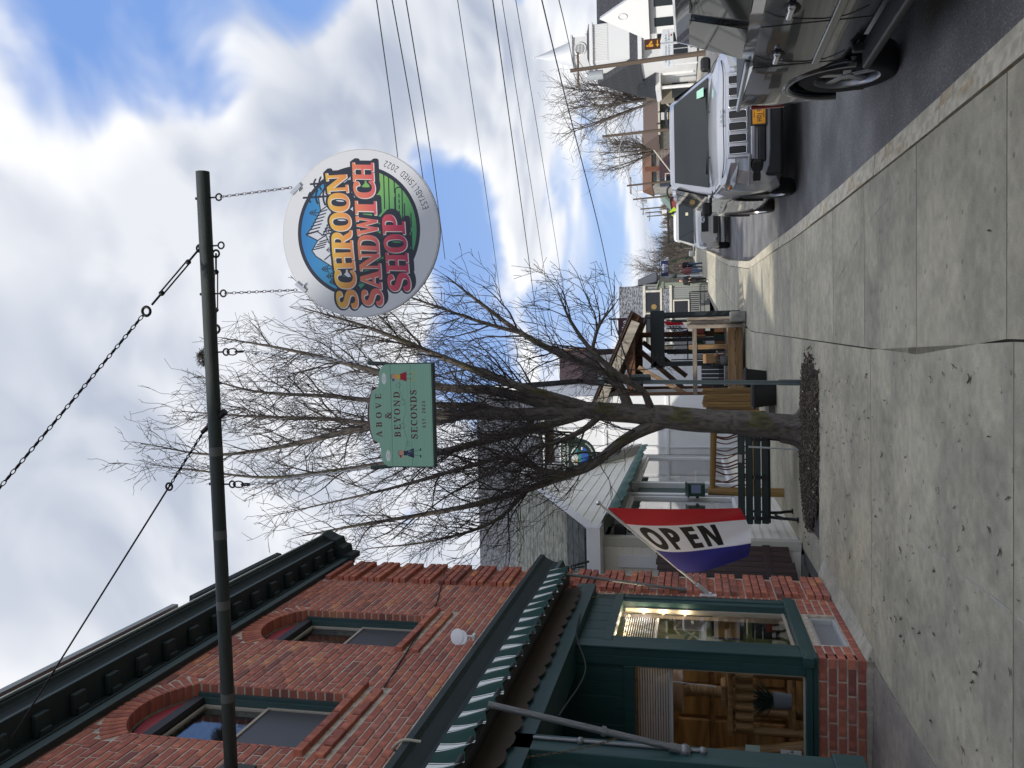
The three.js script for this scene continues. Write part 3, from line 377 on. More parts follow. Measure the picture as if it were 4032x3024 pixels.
const pane1 = partW(front, 'shop_window', span(-2.468, -2.462, 0.58, 2.02, -7.76, -6.76), shopGlass);
const pane2 = partW(front, 'shop_window', span(-3.62, -2.55, 0.55, 1.83, -6.537, -6.531), shopGlass);
// near side of the doorway: a post and its brick foot, cut by the picture's edge
partW(front, 'door_post', [rspan(-2.5, -2.3, 0.45, 2.47, -4.75, -4.56, 0.008), rspan(-2.52, -2.285, 0.45, 0.62, -4.77, -4.54, 0.008), rspan(-2.46, -2.33, 0.62, 2.4, -4.77, -4.755, 0.004)].map((g) => planar(g)), greenPaint);
partW(front, 'post_flashing', rspan(-2.528, -2.5, 0.48, 2.3, -4.76, -4.63, 0.003), M('galvanised', rgb(0.45, 0.46, 0.47), 0.45, { metalness: 0.6 }));
partW(front, 'near_front', planar(span(-2.5, -2.4, 0.45, 2.47, -4.56, 9)), greenPaint);
partW(front, 'door', [span(-4.6, -4.52, 0.1, 2.4, -6.48, -4.62), span(-4.6, -2.5, 2.42, 2.5, -6.48, -4.62)].map((g) => planar(g)), greenPaint);
// basement window in the brick foot
{ const b = partW(front, 'basement_window', [span(-2.47, -2.455, 0.17, 0.39, -7.52, -6.8)], M('frosted_pane', rgb(0.27, 0.28, 0.29), 0.35)); const fm = M('basement_frame', rgb(0.5, 0.5, 0.49), 0.55); for (const g of [rspan(-2.46, -2.41, 0.365, 0.397, -7.528, -6.792, 0.006), rspan(-2.46, -2.41, 0.163, 0.192, -7.528, -6.792, 0.006), rspan(-2.46, -2.41, 0.19, 0.367, -7.528, -7.49, 0.006), rspan(-2.455, -2.415, 0.19, 0.367, -6.83, -6.792, 0.006)]) partW(b, 'frame', g, fm); }
// --- what the windows show ---
const room = partW(shop, 'display_room', [span(-4.6, -3.02, 0.43, 2.5, -8.36, -8.3), span(-4.68, -4.6, 0.43, 2.5, -8.3, -6.6)], M('pine', rgb(0.46, 0.25, 0.09), 0.55, { map: T.wood }));
partW(room, 'green_wall', span(-3.02, XF - 0.23, 0.43, 2.5, -8.34, -8.29), M('room_green', rgb(0.36, 0.48, 0.18), 0.85, { map: T.grain }));
for (let k = 0; k < 5; k++) for (let j = 0; j < 5; j++) partW(room, 'pine_panel', planar(rspan(-3.36 - k * 0.33, -3.06 - k * 0.33, 0.5 + j * 0.36, 0.82 + j * 0.36, -8.305, -8.262, 0.03), 'u'), (k + j) % 3 ? M('pine_panel', rgb(0.62, 0.36, 0.14), 0.45, { map: T.wood }) : M('pine_panel_b', rgb(0.54, 0.3, 0.11), 0.45, { map: T.wood }));
partW(room, 'room_ceiling', span(-4.6, XF - 0.24, 2.36, 2.4, -8.3, -6.6), M('room_white', rgb(0.6, 0.58, 0.54), 0.9));
partW(room, 'display_floor', span(-4.6, XF - 0.24, 0.43, 0.47, -8.3, -6.62), M('pine', rgb(0.46, 0.25, 0.09), 0.55));
// ================= awning, arms, lamp, flag, hanging signs =================
{
  const aw = thing('awning', 'rolled up green and white striped awning over the shopfront', 'awning', [-2.15, 2.5, -7.7]);
  const stripes = canvasTex(128, 8, (x) => { x.fillStyle = '#0f3a33'; x.fillRect(0, 0, 128, 8); x.fillStyle = '#e9ebe6'; x.fillRect(36, 0, 56, 8); x.fillStyle = '#2a1219'; x.fillRect(42, 0, 5, 8); x.fillRect(81, 0, 5, 8); x.fillStyle = '#e9ebe6'; });
  stripes.wrapS = THREE.RepeatWrapping; stripes.wrapT = THREE.RepeatWrapping;
  // cloth hanging in waves with a scalloped hem
  const cloth = (d0, d1, pitch) => { const n = Math.round((d1 - d0) / pitch) * 14, m = 7, g = new THREE.PlaneGeometry(1, 1, n, m), p = g.attributes.position, uv = g.attributes.uv; for (let i = 0; i < p.count; i++) { const u = p.getX(i) + 0.5, v = 0.5 - p.getY(i), d = mixf(d0, d1, u), ph = (d - d0) / pitch, sc = Math.abs(Math.sin(Math.PI * ph)); const hang = 0.17 + 0.035 * Math.sqrt(sc); p.setXYZ(i, -2.13 + v * 0.055 + 0.017 * v * Math.sin(2 * Math.PI * ph + 0.6) + 0.006 * Math.sin(d * 9), 2.715 - v * hang + 0.006 * Math.sin(d * 5), -d); uv.setXY(i, ph + 0.07 * Math.sin(v * 3 + d * 3) + 0.03 * v, v); } g.computeVertexNormals(); return g; };
  partW(aw, 'valance', cloth(1.5, 7.75, 0.212), M('awning_cloth', 0xffffff, 0.85, { map: stripes, sheen: 0.3 }));
  const blackM = M('roller_dark', rgb(0.012, 0.016, 0.016), 0.6);
  partW(aw, 'roller', [rod(P(-2.24, 2.63, 7.7), P(-2.24, 2.63, 0), 0.07, 0.07, 16), rod(P(-2.1, 2.545, 7.72), P(-2.1, 2.545, 0), 0.018, 0.018, 8)], blackM);
  partW(aw, 'rolled_cloth', (() => { const g = cloth(1.5, 7.72, 0.212); g.scale(1, 1, 1); const q = g.attributes.position; for (let k = 0; k < q.count; k++) { const v = (2.715 - q.getY(k)) / 0.2; q.setX(k, -2.3 + 0.03 * v); q.setY(k, 2.62 - v * 0.22); } g.computeVertexNormals(); return g; })(), M('cloth_back', rgb(0.075, 0.058, 0.042), 0.9));
  partW(aw, 'crank', [rod(P(-2.1, 2.47, 7.78), P(-2.1, 2.4, 7.82), 0.008, 0.008, 6), rod(P(-2.06, 2.47, 7.72), P(-2.06, 2.36, 7.86), 0.012, 0.012, 6), torus(0.02, 0.006, -2.1, 2.5, -7.78)], blackM);
  const pipeM = M('arm_pipe', rgb(0.34, 0.35, 0.36), 0.42, { metalness: 0.55, map: T.grain });
  const arm = (a, b, r) => { const g = partW(aw, 'arm', [rod(a, b, r, r, 12), rod(b.clone().lerp(a, 0.08), b, r * 1.35, r * 1.35, 12), ball(r * 1.9, b.x, b.y, b.z, 10), rod(b.clone().lerp(a, 0.42), b.clone().lerp(a, 0.4), r * 1.5, r * 1.5, 10)], pipeM);
    const e = b.clone().lerp(a, 0.41).add(V3(-0.03, 0, 0)), c = P(-2.31, a.y - 0.18, -a.z - 0.02); partW(g, 'chain', chainGeo(c, e.clone().add(V3(0, -0.08, 0)), 0.03, 0.0028, 0.06), M('rusty_chain', rgb(0.16, 0.12, 0.07), 0.6, { metalness: 0.4 })); partW(g, 'bracket', rspan(b.x - 0.05, b.x + 0.012, b.y - 0.03, b.y + 0.03, b.z - 0.025, b.z + 0.025, 0.004), pipeM); return g; };
  arm(P(-2.09, 2.55, 7.5), P(-2.36, 1.42, 8.05), 0.015);
  arm(P(-2.02, 2.52, 4.48), P(-2.285, 1.42, 4.66), 0.019);
  partW(aw, 'slide_rail', rod(P(-2.355, 1.38, 8.03), P(-2.355, 1.95, 8.03), 0.008, 0.008, 8), pipeM); partW(aw, 'slide_rail', [rod(P(-2.29, 1.32, 4.68), P(-2.29, 2.3, 4.68), 0.011, 0.011, 8), ball(0.024, -2.29, 2.02, -4.68), ball(0.024, -2.29, 1.32, -4.68)], pipeM);
  partW(aw, 'slack_cable', tube([P(-2.3, 2.33, 7.0), P(-2.28, 2.28, 6.4), P(-2.28, 2.12, 5.7), P(-2.3, 2.2, 5.0)], 0.006, 6), blackM);
}
{ // flood lamp on the lower cornice
  const l = thing('flood_lamp', 'round white flood lamp standing on the lower cornice', 'lamp', [-2.05, 2.92, -5.62]);
  const prof = [[0, 0], [0.03, 0.002], [0.05, 0.02], [0.058, 0.045], [0.055, 0.055], [0, 0.055]].map((p) => new THREE.Vector2(...p));
  const h = new THREE.LatheGeometry(prof, 22); h.rotateX(Math.PI / 2 - 0.35); h.rotateY(0.25); h.translate(0.0, 0.085, 0.0);
  part(l, 'lamp_head', h, M('lamp_white', rgb(0.8, 0.8, 0.8), 0.3)); const lens = new THREE.CylinderGeometry(0.05, 0.05, 0.006, 22); lens.rotateX(Math.PI / 2 - 0.35); lens.rotateY(0.25); lens.translate(0.014, 0.065, 0.056); part(l, 'lens', lens, M('lens_white', rgb(0.7, 0.71, 0.73), 0.12));
  part(l, 'stem', [rod(V3(0, -0.02, 0), V3(0, 0.06, -0.01), 0.012, 0.01), rbox(0.05, 0.02, 0.05, 0, -0.012, 0)], M('lamp_white', 0, 0));
}
{ // cord end tied over the cornice
  single('rope_end', tube([P(-2.2, 2.95, 4.2), P(-2.14, 2.965, 4.12), P(-2.08, 2.9, 4.1), P(-2.085, 2.8, 4.11)], 0.008, 6), M('rope', rgb(0.45, 0.42, 0.34), 0.95), 'frayed tan rope end over the lower cornice', 'rope');
}
// --- OPEN flag ---
function openFlag(flip) { return canvasTex(1024, 640, (x, w, h) => {
  x.fillStyle = '#d01a2c'; x.fillRect(0, 0, w, h * 0.26); x.fillStyle = '#f6f6fb'; x.fillRect(0, h * 0.26, w, h * 0.42); x.fillStyle = '#24248a'; x.fillRect(0, h * 0.68, w, h);
  x.fillStyle = '#141518'; x.font = 'bold 290px sans-serif'; x.textAlign = 'center'; x.textBaseline = 'middle';
  ['O', 'P', 'E', 'N'].forEach((c, i) => { x.save(); x.translate(140 + i * 178, h * 0.475); x.scale(0.84, 1); x.fillText(c, 0, 0); x.lineWidth = 14; x.strokeStyle = '#121316'; x.strokeText(c, 0, 0); x.restore(); });
}); }
{
  const base = P(-2.36, 1.23, 7.97), tip = P(-1.36, 2.18, 7.2);
  const f = thing('open_flag', 'red white and blue OPEN flag on a white pole by the brick pier', 'flag', base.toArray());
  const white = M('white_metal', rgb(0.72, 0.73, 0.74), 0.3, { metalness: 0.1 });
  partW(f, 'pole', [rod(base, tip, 0.012, 0.011, 12)], white);
  partW(f, 'finial', ball(0.024, tip.x, tip.y, tip.z, 14), M('chrome', rgb(0.75, 0.75, 0.76), 0.12, { metalness: 1 }));
  const u = tip.clone().sub(base).normalize();
  partW(f, 'bracket', [rspan(-2.385, -2.368, 1.15, 1.31, -8.0, -7.94, 0.004), rod(base.clone().addScaledVector(u, -0.01), base.clone().addScaledVector(u, 0.17), 0.018, 0.018, 12), rbox(0.03, 0.05, 0.04, -2.36, 1.22, -7.97, 0.01)], white);
  // cloth: hoist on the pole, fly hanging down
  const A = P(-1.408, 2.102, 7.235), B = P(-2.05, 1.53, 7.73), Cc = P(-1.381, 0.971, 7.22), D = P(-1.9, 0.881, 7.6);
  const g = new THREE.PlaneGeometry(1, 1, 60, 40), p = g.attributes.position, uvA = g.attributes.uv, q = V3(), r = V3();
  for (let i = 0; i < p.count; i++) { const v = p.getX(i) + 0.5, h = 0.5 - p.getY(i); q.lerpVectors(A, B, h); r.lerpVectors(Cc, D, h); const s = q.lerp(r, v); const sag = 0.05 * Math.sin(Math.PI * h) * v; s.y -= sag; s.x += 0.03 * Math.sin(Math.PI * v) * (h - 0.3) - 0.09 * h * Math.sin(Math.PI * Math.pow(v, 0.7)); s.z += 0.05 * v * Math.sin(h * 7 + v * 3) + 0.012 * Math.sin(h * 19 + v * 8) * v; p.setXYZ(i, s.x, s.y, s.z); uvA.setXY(i, v, 1 - h); }
  g.computeVertexNormals();
  partW(f, 'cloth', g, M('flag_cloth', 0xffffff, 0.75, { map: openFlag(), transmission: 0.18, thickness: 0 }));
}
// --- iron pole reaching out from the shop wall ---
const SD = 4.12;
const poleM = M('pole_green', rgb(0.035, 0.05, 0.045), 0.5, { map: T.grain, bumpMap: T.grain, bumpScale: 0.003 });
const pole = thing('sign_pole', 'dark green iron pole sticking out over the pavement with hanging signs', 'pole', [-2.38, 3.92, -SD]);
const ironM = M('black_iron', rgb(0.022, 0.02, 0.02), 0.55, { metalness: 0.5 });
const poleY = (x) => mixf(3.945, 3.985, (x + 2.38) / 3.4);
{
  partW(pole, 'tube', [rod(P(-2.38, poleY(-2.38), SD), P(1.03, poleY(1.03), SD), 0.037, 0.037, 20)], poleM);
  for (const x of [-1.95, -1.42, -1.02, -0.55]) partW(pole, 'band', rod(P(x, poleY(x), SD), P(x + 0.05, poleY(x + 0.05), SD), 0.0378, 0.0378, 20), M('worn_band', rgb(0.1, 0.105, 0.1), 0.6));
  partW(pole, 'wall_flange', rspan(-2.382, -2.36, 3.84, 4.05, -SD - 0.1, -SD + 0.1, 0.004), poleM);
  for (const x of [0.885, 0.355, 0.62, 0.03, -0.71]) partW(pole, 'eye_bolt', [rod(P(x, poleY(x) + 0.052, SD), P(x, poleY(x) - 0.075, SD), 0.005, 0.005, 6), torus(0.018, 0.005, x, poleY(x) - 0.092, -SD), rbox(0.014, 0.012, 0.014, x, poleY(x) + 0.045, -SD, 0.002)], ironM);
  // guy chains with turnbuckles back to the cornice
  const guy = (a, b, turn, label, thin) => { const g = partW(pole, 'guy_chain', [chainGeo(a.clone().lerp(b, turn + 0.02), b, thin ? 0.03 : 0.042, thin ? 0.003 : 0.0048, 0.02)], ironM, { label }); const t0 = a.clone().lerp(b, turn * 0.25), t1 = a.clone().lerp(b, turn * 0.8), n = t1.clone().sub(t0).normalize(), s = V3(n.y, -n.x, 0).normalize().multiplyScalar(0.011); partW(g, 'turnbuckle', [rod(a, t0, 0.006, 0.006, 6), rod(t0.clone().add(s), t1.clone().add(s), 0.0045, 0.0045, 6), rod(t0.clone().sub(s), t1.clone().sub(s), 0.0045, 0.0045, 6), rod(t1, a.clone().lerp(b, turn), 0.006, 0.006, 6), ball(0.016, t0.x, t0.y, t0.z, 6), ball(0.016, t1.x, t1.y, t1.z, 6), torus(0.02, 0.006, a.x, a.y, a.z), torus(0.024, 0.008, a.clone().lerp(b, turn + 0.012).x, a.clone().lerp(b, turn + 0.012).y, a.clone().lerp(b, turn + 0.012).z)], ironM); };
  guy(P(0.61, 4.02, SD), P(-2.3, 5.4, 2.05), 0.11, 'heavy chain from the pole tip up to the cornice');
  guy(P(0.58, 3.94, SD + 0.03), P(-2.3, 5.35, 6.2), 0.13, 'thin chain slanting away behind the pole', true);
  const g3a = P(-0.36, 4.0, SD), g3b = P(-2.16, 5.19, 3.88);
  partW(pole, 'guy_wire', [rod(g3a.clone().lerp(g3b, 0.2), g3b, 0.005, 0.005, 6), chainGeo(g3a, g3a.clone().lerp(g3b, 0.2), 0.035, 0.005), torus(0.02, 0.006, g3a.clone().lerp(g3b, 0.2).x, g3a.clone().lerp(g3b, 0.2).y, g3a.clone().lerp(g3b, 0.2).z), rod(P(-0.3, 3.9, SD), P(-0.42, 4.05, SD), 0.02, 0.012, 6)], ironM);
}
// --- round sign: SCHROON SANDWICH SHOP ---
{
  const S = 1024, X = (r) => S / 2 + r * S / 2, Y = (u) => S / 2 - u * S / 2, navy = '#252b3a';
  const face = canvasTex(S, S, (c) => {
    c.fillStyle = '#d6d8dc'; c.fillRect(0, 0, S, S); const R = (k) => k * S / 2;
    c.save(); c.beginPath(); c.arc(X(0.02), Y(0.02), R(0.79), 0, 7); c.fillStyle = navy; c.fill(); c.beginPath(); c.arc(X(0.02), Y(0.02), R(0.745), 0, 7); c.clip();
    let g = c.createLinearGradient(0, Y(0.78), 0, Y(0.1)); g.addColorStop(0, '#2a74b4'); g.addColorStop(1, '#49a2c0'); c.fillStyle = g; c.fillRect(0, 0, S, S);
    g = c.createLinearGradient(X(0.7), Y(-0.2), X(-0.3), Y(-0.75)); g.addColorStop(0, '#7fae5c'); g.addColorStop(1, '#3f9a6e'); c.fillStyle = g; c.fillRect(0, Y(0.02), S, S);
    // white mountains with hatching
    const path = (pts, fill) => { c.beginPath(); pts.forEach(([a, b], i) => (i ? c.lineTo(X(a), Y(b)) : c.moveTo(X(a), Y(b)))); if (fill) { c.closePath(); c.fillStyle = fill; c.fill(); } c.lineWidth = 7; c.strokeStyle = navy; c.lineJoin = 'round'; c.stroke(); };
    path([[-0.62, 0.05], [-0.45, 0.28], [-0.25, 0.58], [-0.18, 0.63], [-0.06, 0.55], [0.02, 0.7], [0.1, 0.62], [0.3, 0.5], [0.46, 0.52], [0.6, 0.42], [0.8, 0.3], [0.8, 0], [-0.6, 0]], '#c6cad2');
    for (const [a, b, n] of [[[0.03, 0.69], [0.32, 0.5], 7], [[0.0, 0.5], [0.2, 0.38], 5], [[-0.17, 0.62], [-0.05, 0.5], 4]]) for (let k = 0; k < n; k++) { const t = k / n; path([[mixf(a[0], b[0], t), mixf(a[1], b[1], t)], [mixf(a[0], b[0], t) + 0.03, mixf(a[1], b[1], t) - 0.16 + 0.05 * t]]); }
    path([[0.02, 0.7], [0.05, 0.55], [0.0, 0.48], [0.14, 0.4], [0.22, 0.33], [0.36, 0.4], [0.3, 0.5]]); path([[-0.06, 0.55], [0.0, 0.44], [-0.1, 0.4]]); path([[-0.3, 0.47], [-0.22, 0.36]]);
    c.fillStyle = '#b9bec8'; c.beginPath(); c.moveTo(X(0.5), Y(0.1)); c.lineTo(X(0.82), Y(0.3)); c.lineTo(X(0.82), Y(0.0)); c.fill();
    // river lines on the green
    c.lineWidth = 7; c.lineCap = 'round'; c.strokeStyle = navy; for (const [u, a, b] of [[-0.33, 0.28, 0.7], [-0.39, 0.16, 0.66], [-0.46, 0.2, 0.4], [-0.46, 0.46, 0.6], [-0.58, 0.0, 0.32], [-0.66, -0.3, -0.02], [-0.66, 0.04, 0.2], [-0.7, -0.42, -0.2]]) { c.beginPath(); c.moveTo(X(a), Y(u)); c.lineTo(X(b), Y(u)); c.stroke(); }
    c.beginPath(); c.roundRect(X(0.12), Y(-0.47), R(0.4), R(0.085), R(0.04)); c.stroke(); c.setLineDash([20, 14]); c.beginPath(); c.moveTo(X(0.2), Y(-0.515)); c.lineTo(X(0.44), Y(-0.515)); c.stroke(); c.setLineDash([]);
    c.restore();
    const pine = (r, u, h, w) => { c.strokeStyle = navy; c.lineWidth = R(w * 0.24); c.lineCap = 'round'; c.beginPath(); c.moveTo(X(r), Y(u)); c.lineTo(X(r), Y(u + h)); c.stroke(); for (let k = 0; k < 3; k++) { const y = u + h * (0.35 + 0.23 * k), ww = w * (1 - k * 0.22); c.beginPath(); c.moveTo(X(r - ww), Y(y - 0.01)); c.quadraticCurveTo(X(r), Y(y + 0.035), X(r + ww), Y(y - 0.01)); c.stroke(); } };
    for (const [r, u, h, w] of [[0.47, 0.3, 0.42, 0.1], [0.63, 0.32, 0.3, 0.095], [0.28, 0.52, 0.13, 0.04], [0.05, 0.3, 0.16, 0.045], [-0.02, 0.28, 0.12, 0.04], [-0.18, 0.3, 0.14, 0.045], [-0.41, 0.38, 0.13, 0.045], [-0.5, 0.3, 0.15, 0.05], [-0.57, 0.28, 0.13, 0.05]]) pine(r, u, h, w);
    // fat swinging letters: outline and drop shade in navy, white inline, sunset fill
    const line = (word, r0, r1, u0, u1, h, cols, pass) => {
      const n = word.length, step = (r1 - r0) / n, ang = Math.atan2(u1 - u0, r1 - r0);
      const each = (fn) => [...word].forEach((ch, i) => { c.save(); const t = (i + 0.5) / n; c.translate(X(mixf(r0, r1, t)), Y(mixf(u0, u1, t) + h / 2)); c.rotate(-ang + (i % 2 ? 0.03 : -0.03)); c.transform(1, 0, -0.1, 1, 0, 0); const k = R(h) / 100, wd = ch === 'I' ? 0.75 : 1; c.font = 'bold 138px serif'; const mw = c.measureText(ch).width; c.scale((R(step) * wd * 1.08) / mw, k * 1.02); c.textAlign = 'center'; c.textBaseline = 'alphabetic'; fn(ch); c.restore(); });
      c.lineJoin = 'round';
      if (pass === 0) for (let s = 6; s >= 0; s--) each((ch) => { c.strokeStyle = navy; c.lineWidth = 24; c.translate(s * 2.4, s * 2.8); c.strokeText(ch, 0, 50); });
      else { each((ch) => { c.strokeStyle = navy; c.lineWidth = 15; c.strokeText(ch, 0, 50); }); each((ch) => { c.strokeStyle = '#d9d4cf'; c.lineWidth = 8; c.translate(-2, 2.5); c.strokeText(ch, 0, 50); }); each((ch) => { const q = c.createLinearGradient(0, -50, 0, 50); q.addColorStop(0, cols[0]); q.addColorStop(1, cols[1]); c.fillStyle = q; c.strokeStyle = q; c.lineWidth = 4; c.fillText(ch, 0, 50); c.strokeText(ch, 0, 50); }); }
    };
    for (const pass of [0, 1]) { line('SHOP', -0.72, 0.2, -0.625, -0.56, 0.27, ['#d2525e', '#bf3056'], pass); line('SANDWICH', -0.88, 0.84, -0.27, -0.19, 0.26, ['#d9805c', '#cf5a60'], pass); line('SCHROON', -0.9, 0.74, 0.055, 0.155, 0.26, ['#d8b04c', '#d8864e'], pass); }
    // curved date
    c.fillStyle = '#1d2026'; c.font = '54px sans-serif'; c.textAlign = 'center'; c.textBaseline = 'middle'; const txt = 'ESTABLISHED 2022'; for (let i = 0; i < txt.length; i++) { const a = (-73 + 49 * i / (txt.length - 1)) * Math.PI / 180; c.save(); c.translate(X(0.885 * Math.cos(a)), Y(0.885 * Math.sin(a))); c.rotate(-(a + Math.PI / 2)); c.scale(0.74, 1); c.fillText(txt[i], 0, 0); c.restore(); }
  });
  const s = thing('round_sign', 'round sandwich shop sign with mountains hanging by two chains', 'sign', [0.64, 2.62, -SD + 0.01]);
  const disc = new THREE.CylinderGeometry(0.443, 0.443, 0.02, 72); disc.rotateX(Math.PI / 2); disc.translate(0.64, 3.06, -SD + 0.01);
  partW(s, 'board', disc, M('sign_white', rgb(0.6, 0.61, 0.63), 0.4));
  const fg = new THREE.CircleGeometry(0.437, 72); fg.translate(0.64, 3.06, -SD + 0.0215); partW(s, 'printed_face', fg, M('round_face', 0xffffff, 0.5, { map: face }));
  for (const [x, y] of [[0.905, 3.42], [0.355, 3.41]]) { const k = x > 0.6 ? -0.7 : 0.7; const c = partW(s, 'clip', [rbox(0.024, 0.075, 0.006, x + (x > 0.6 ? -0.012 : 0.012), y - 0.005, -SD + 0.026, 0.003, 0, 0, -k), ball(0.007, x + (x > 0.6 ? -0.02 : 0.02), y - 0.025, -SD + 0.03, 8)], M('clip_zinc', rgb(0.55, 0.56, 0.58), 0.3, { metalness: 0.8 })); const xe = x > 0.6 ? 0.885 : 0.355; partW(s, 'chain', chainGeo(P(x, y + 0.02, SD - 0.02), P(xe, poleY(xe) - 0.1, SD), 0.03, 0.0036, 0, 0.62), M('chain_zinc', rgb(0.22, 0.21, 0.23), 0.4, { metalness: 0.7 })); }
}
// --- mint board: ABOVE & BEYOND SECONDS ---
{
  const w = 0.54, x0 = -0.597, y0 = 2.685, mint = '#92bfa6';
  const outline = [[0, 0], [w, 0], [w, 0.25], [w - 0.012, 0.272], [w - 0.035, 0.285], [w - 0.1, 0.29], [w - 0.125, 0.3], [w - 0.14, 0.33], [w - 0.2, 0.345], [w / 2, 0.35], [0.2, 0.345], [0.14, 0.33], [0.125, 0.3], [0.1, 0.29], [0.035, 0.285], [0.012, 0.272], [0, 0.25]];
  const t = canvasTex(1080, 700, (c, W, H) => {
    const X = (m) => m / w * W, Y = (m) => H - m / 0.35 * H; c.fillStyle = mint; c.fillRect(0, 0, W, H); c.strokeStyle = 'rgba(120,165,142,0.5)'; for (let i = 0; i < 160; i++) { c.lineWidth = 1; c.beginPath(); const y = rnd() * H; c.moveTo(0, y); c.lineTo(W, y + rr(-6, 6)); c.stroke(); }
    c.fillStyle = '#570a1e'; c.textAlign = 'center'; c.textBaseline = 'middle'; const tx = (s, x, y, px, sp, f = 'serif') => { c.font = 'bold ' + px + 'px ' + f; const wd = [...s].map((k) => c.measureText(k).width + sp); let q = X(x) - wd.reduce((a, b) => a + b, -sp) / 2; [...s].forEach((k, i) => { c.fillText(k, q + (wd[i] - sp) / 2, Y(y)); q += wd[i]; }); };
    tx('ABOVE', 0.27, 0.296, 92, 34); tx('&', 0.27, 0.243, 100, 0); tx('BEYOND', 0.275, 0.193, 96, 14); tx('SECONDS', 0.275, 0.1, 98, 8); tx('EST. 2023', 0.275, 0.045, 48, 9, 'sans-serif');
    // tin-can telephone string
    c.strokeStyle = '#3f5a52'; c.lineWidth = 3; c.beginPath(); c.moveTo(X(0.085), Y(0.155)); c.bezierCurveTo(X(0.15), Y(0.11), X(0.2), Y(0.19), X(0.27), Y(0.15)); c.bezierCurveTo(X(0.33), Y(0.12), X(0.38), Y(0.2), X(0.46), Y(0.17)); c.stroke(); for (const [a, b, r] of [[0.12, 0.137, 0.011], [0.215, 0.163, 0.013], [0.34, 0.158, 0.014], [0.43, 0.182, 0.012]]) { c.beginPath(); c.arc(X(a), Y(b), X(r), 0, 7); c.stroke(); }
    // two little painted women
    const woman = (x, y, dress, top, legs, shoe, can) => { const E = (a, b, rx, ry, f) => { c.fillStyle = f; c.beginPath(); c.ellipse(X(x + a), Y(y + b), X(rx), X(ry), 0, 0, 7); c.fill(); }; c.strokeStyle = legs; c.lineWidth = 4; c.beginPath(); c.moveTo(X(x - 0.01), Y(y)); c.lineTo(X(x - 0.014), Y(y - 0.035)); c.moveTo(X(x + 0.01), Y(y)); c.lineTo(X(x + 0.016), Y(y - 0.034)); c.stroke(); E(-0.016, -0.036, 0.008, 0.004, shoe); E(0.019, -0.036, 0.008, 0.004, shoe); c.fillStyle = dress; c.beginPath(); c.moveTo(X(x - 0.01), Y(y + 0.05)); c.lineTo(X(x + 0.01), Y(y + 0.05)); c.lineTo(X(x + 0.026), Y(y)); c.lineTo(X(x - 0.026), Y(y)); c.fill(); c.fillStyle = top; c.fillRect(X(x - 0.012), Y(y + 0.058), X(0.024), X(0.022)); E(0, 0.075, 0.017, 0.016, '#8a8d86'); E(0.002, 0.07, 0.013, 0.013, '#d79b80'); c.fillStyle = can; c.fillRect(X(x - 0.024), Y(y + 0.08), X(0.013), X(0.011)); c.strokeStyle = '#d79b80'; c.beginPath(); c.moveTo(X(x - 0.012), Y(y + 0.045)); c.lineTo(X(x - 0.026), Y(y + 0.05)); c.lineTo(X(x - 0.018), Y(y + 0.07)); c.stroke(); };
    woman(0.07, 0.105, '#1d3152', '#1d3152', '#3a5a52', '#1d2b4a', '#a32231'); woman(0.475, 0.135, '#a3182c', '#d8b93e', '#3a5a52', '#d8b93e', '#2d4f86'); c.fillStyle = '#dfe3e4'; for (let i = 0; i < 26; i++) c.fillRect(X(0.07 + rr(-0.017, 0.017)), Y(0.11 + rr(0, 0.034)), 4, 4);
    c.fillStyle = '#e4e8e6'; for (const [a, b] of [[0.055, 0.25], [0.465, 0.262]]) { c.beginPath(); c.ellipse(X(a), Y(b), X(0.03), X(0.013), 0, 0, 7); c.fill(); } c.fillStyle = '#8d9698'; c.font = 'italic 17px sans-serif'; c.fillText('Love', X(0.055), Y(0.254)); c.fillText('Bring', X(0.055), Y(0.243)); c.fillText("Thrift", X(0.465), Y(0.266)); c.fillText('Bring', X(0.465), Y(0.255));
  });
  const s = thing('hanging_board', 'mint green painted board with burgundy lettering under the pole', 'sign', [-0.33, y0, -SD]);
  const rows = [[0, 0.112], [0.116, 0.222], [0.226, 0.36]];   // three boards with a dark groove between
  const clipRow = (a, b) => outline.map(([x, y]) => [x, clamp(y, a, b)]).filter((p, i, l) => !i || p[0] !== l[i - 1][0] || p[1] !== l[i - 1][1]);
  const fm = M('mint_face', 0xffffff, 0.6, { map: t }), em = M('mint_edge', rgb(0.2, 0.36, 0.27), 0.7);
  partW(s, 'backing', (() => { const g = poly(outline.map(([x, y]) => [x + x0, Math.min(y, 0.345) + y0]), 0.02); g.translate(0, 0, -SD - 0.013); return g; })(), M('groove_green', rgb(0.03, 0.06, 0.045), 0.8));
  rows.forEach(([a, b]) => { const g = poly(clipRow(a, b).map(([x, y]) => [x + x0, y + y0]), 0.014, 0.002); g.translate(0, 0, -SD + 0.006); const p = g.attributes.position, uv = g.attributes.uv; for (let i = 0; i < p.count; i++) uv.setXY(i, (p.getX(i) - x0) / w, (p.getY(i) - y0) / 0.35); partW(s, 'board', g, fm); });
  partW(s, 'cap_rail', tube([P(x0 + 0.12, y0 + 0.327, SD), P(x0 + 0.2, y0 + 0.352, SD), P(x0 + w / 2, y0 + 0.359, SD), P(x0 + w - 0.2, y0 + 0.352, SD), P(x0 + w - 0.12, y0 + 0.327, SD)], 0.011, 8), M('burgundy', rgb(0.13, 0.015, 0.03), 0.5));
  partW(s, 'frame', [rspan(x0 - 0.006, x0 + w + 0.006, y0 - 0.012, y0, -SD - 0.015, -SD + 0.022, 0.003), rspan(x0 - 0.007, x0, y0, y0 + 0.27, -SD - 0.015, -SD + 0.022, 0.003), rspan(x0 + w, x0 + w + 0.007, y0, y0 + 0.27, -SD - 0.015, -SD + 0.022, 0.003)], M('sign_frame', rgb(0.02, 0.04, 0.035), 0.5));
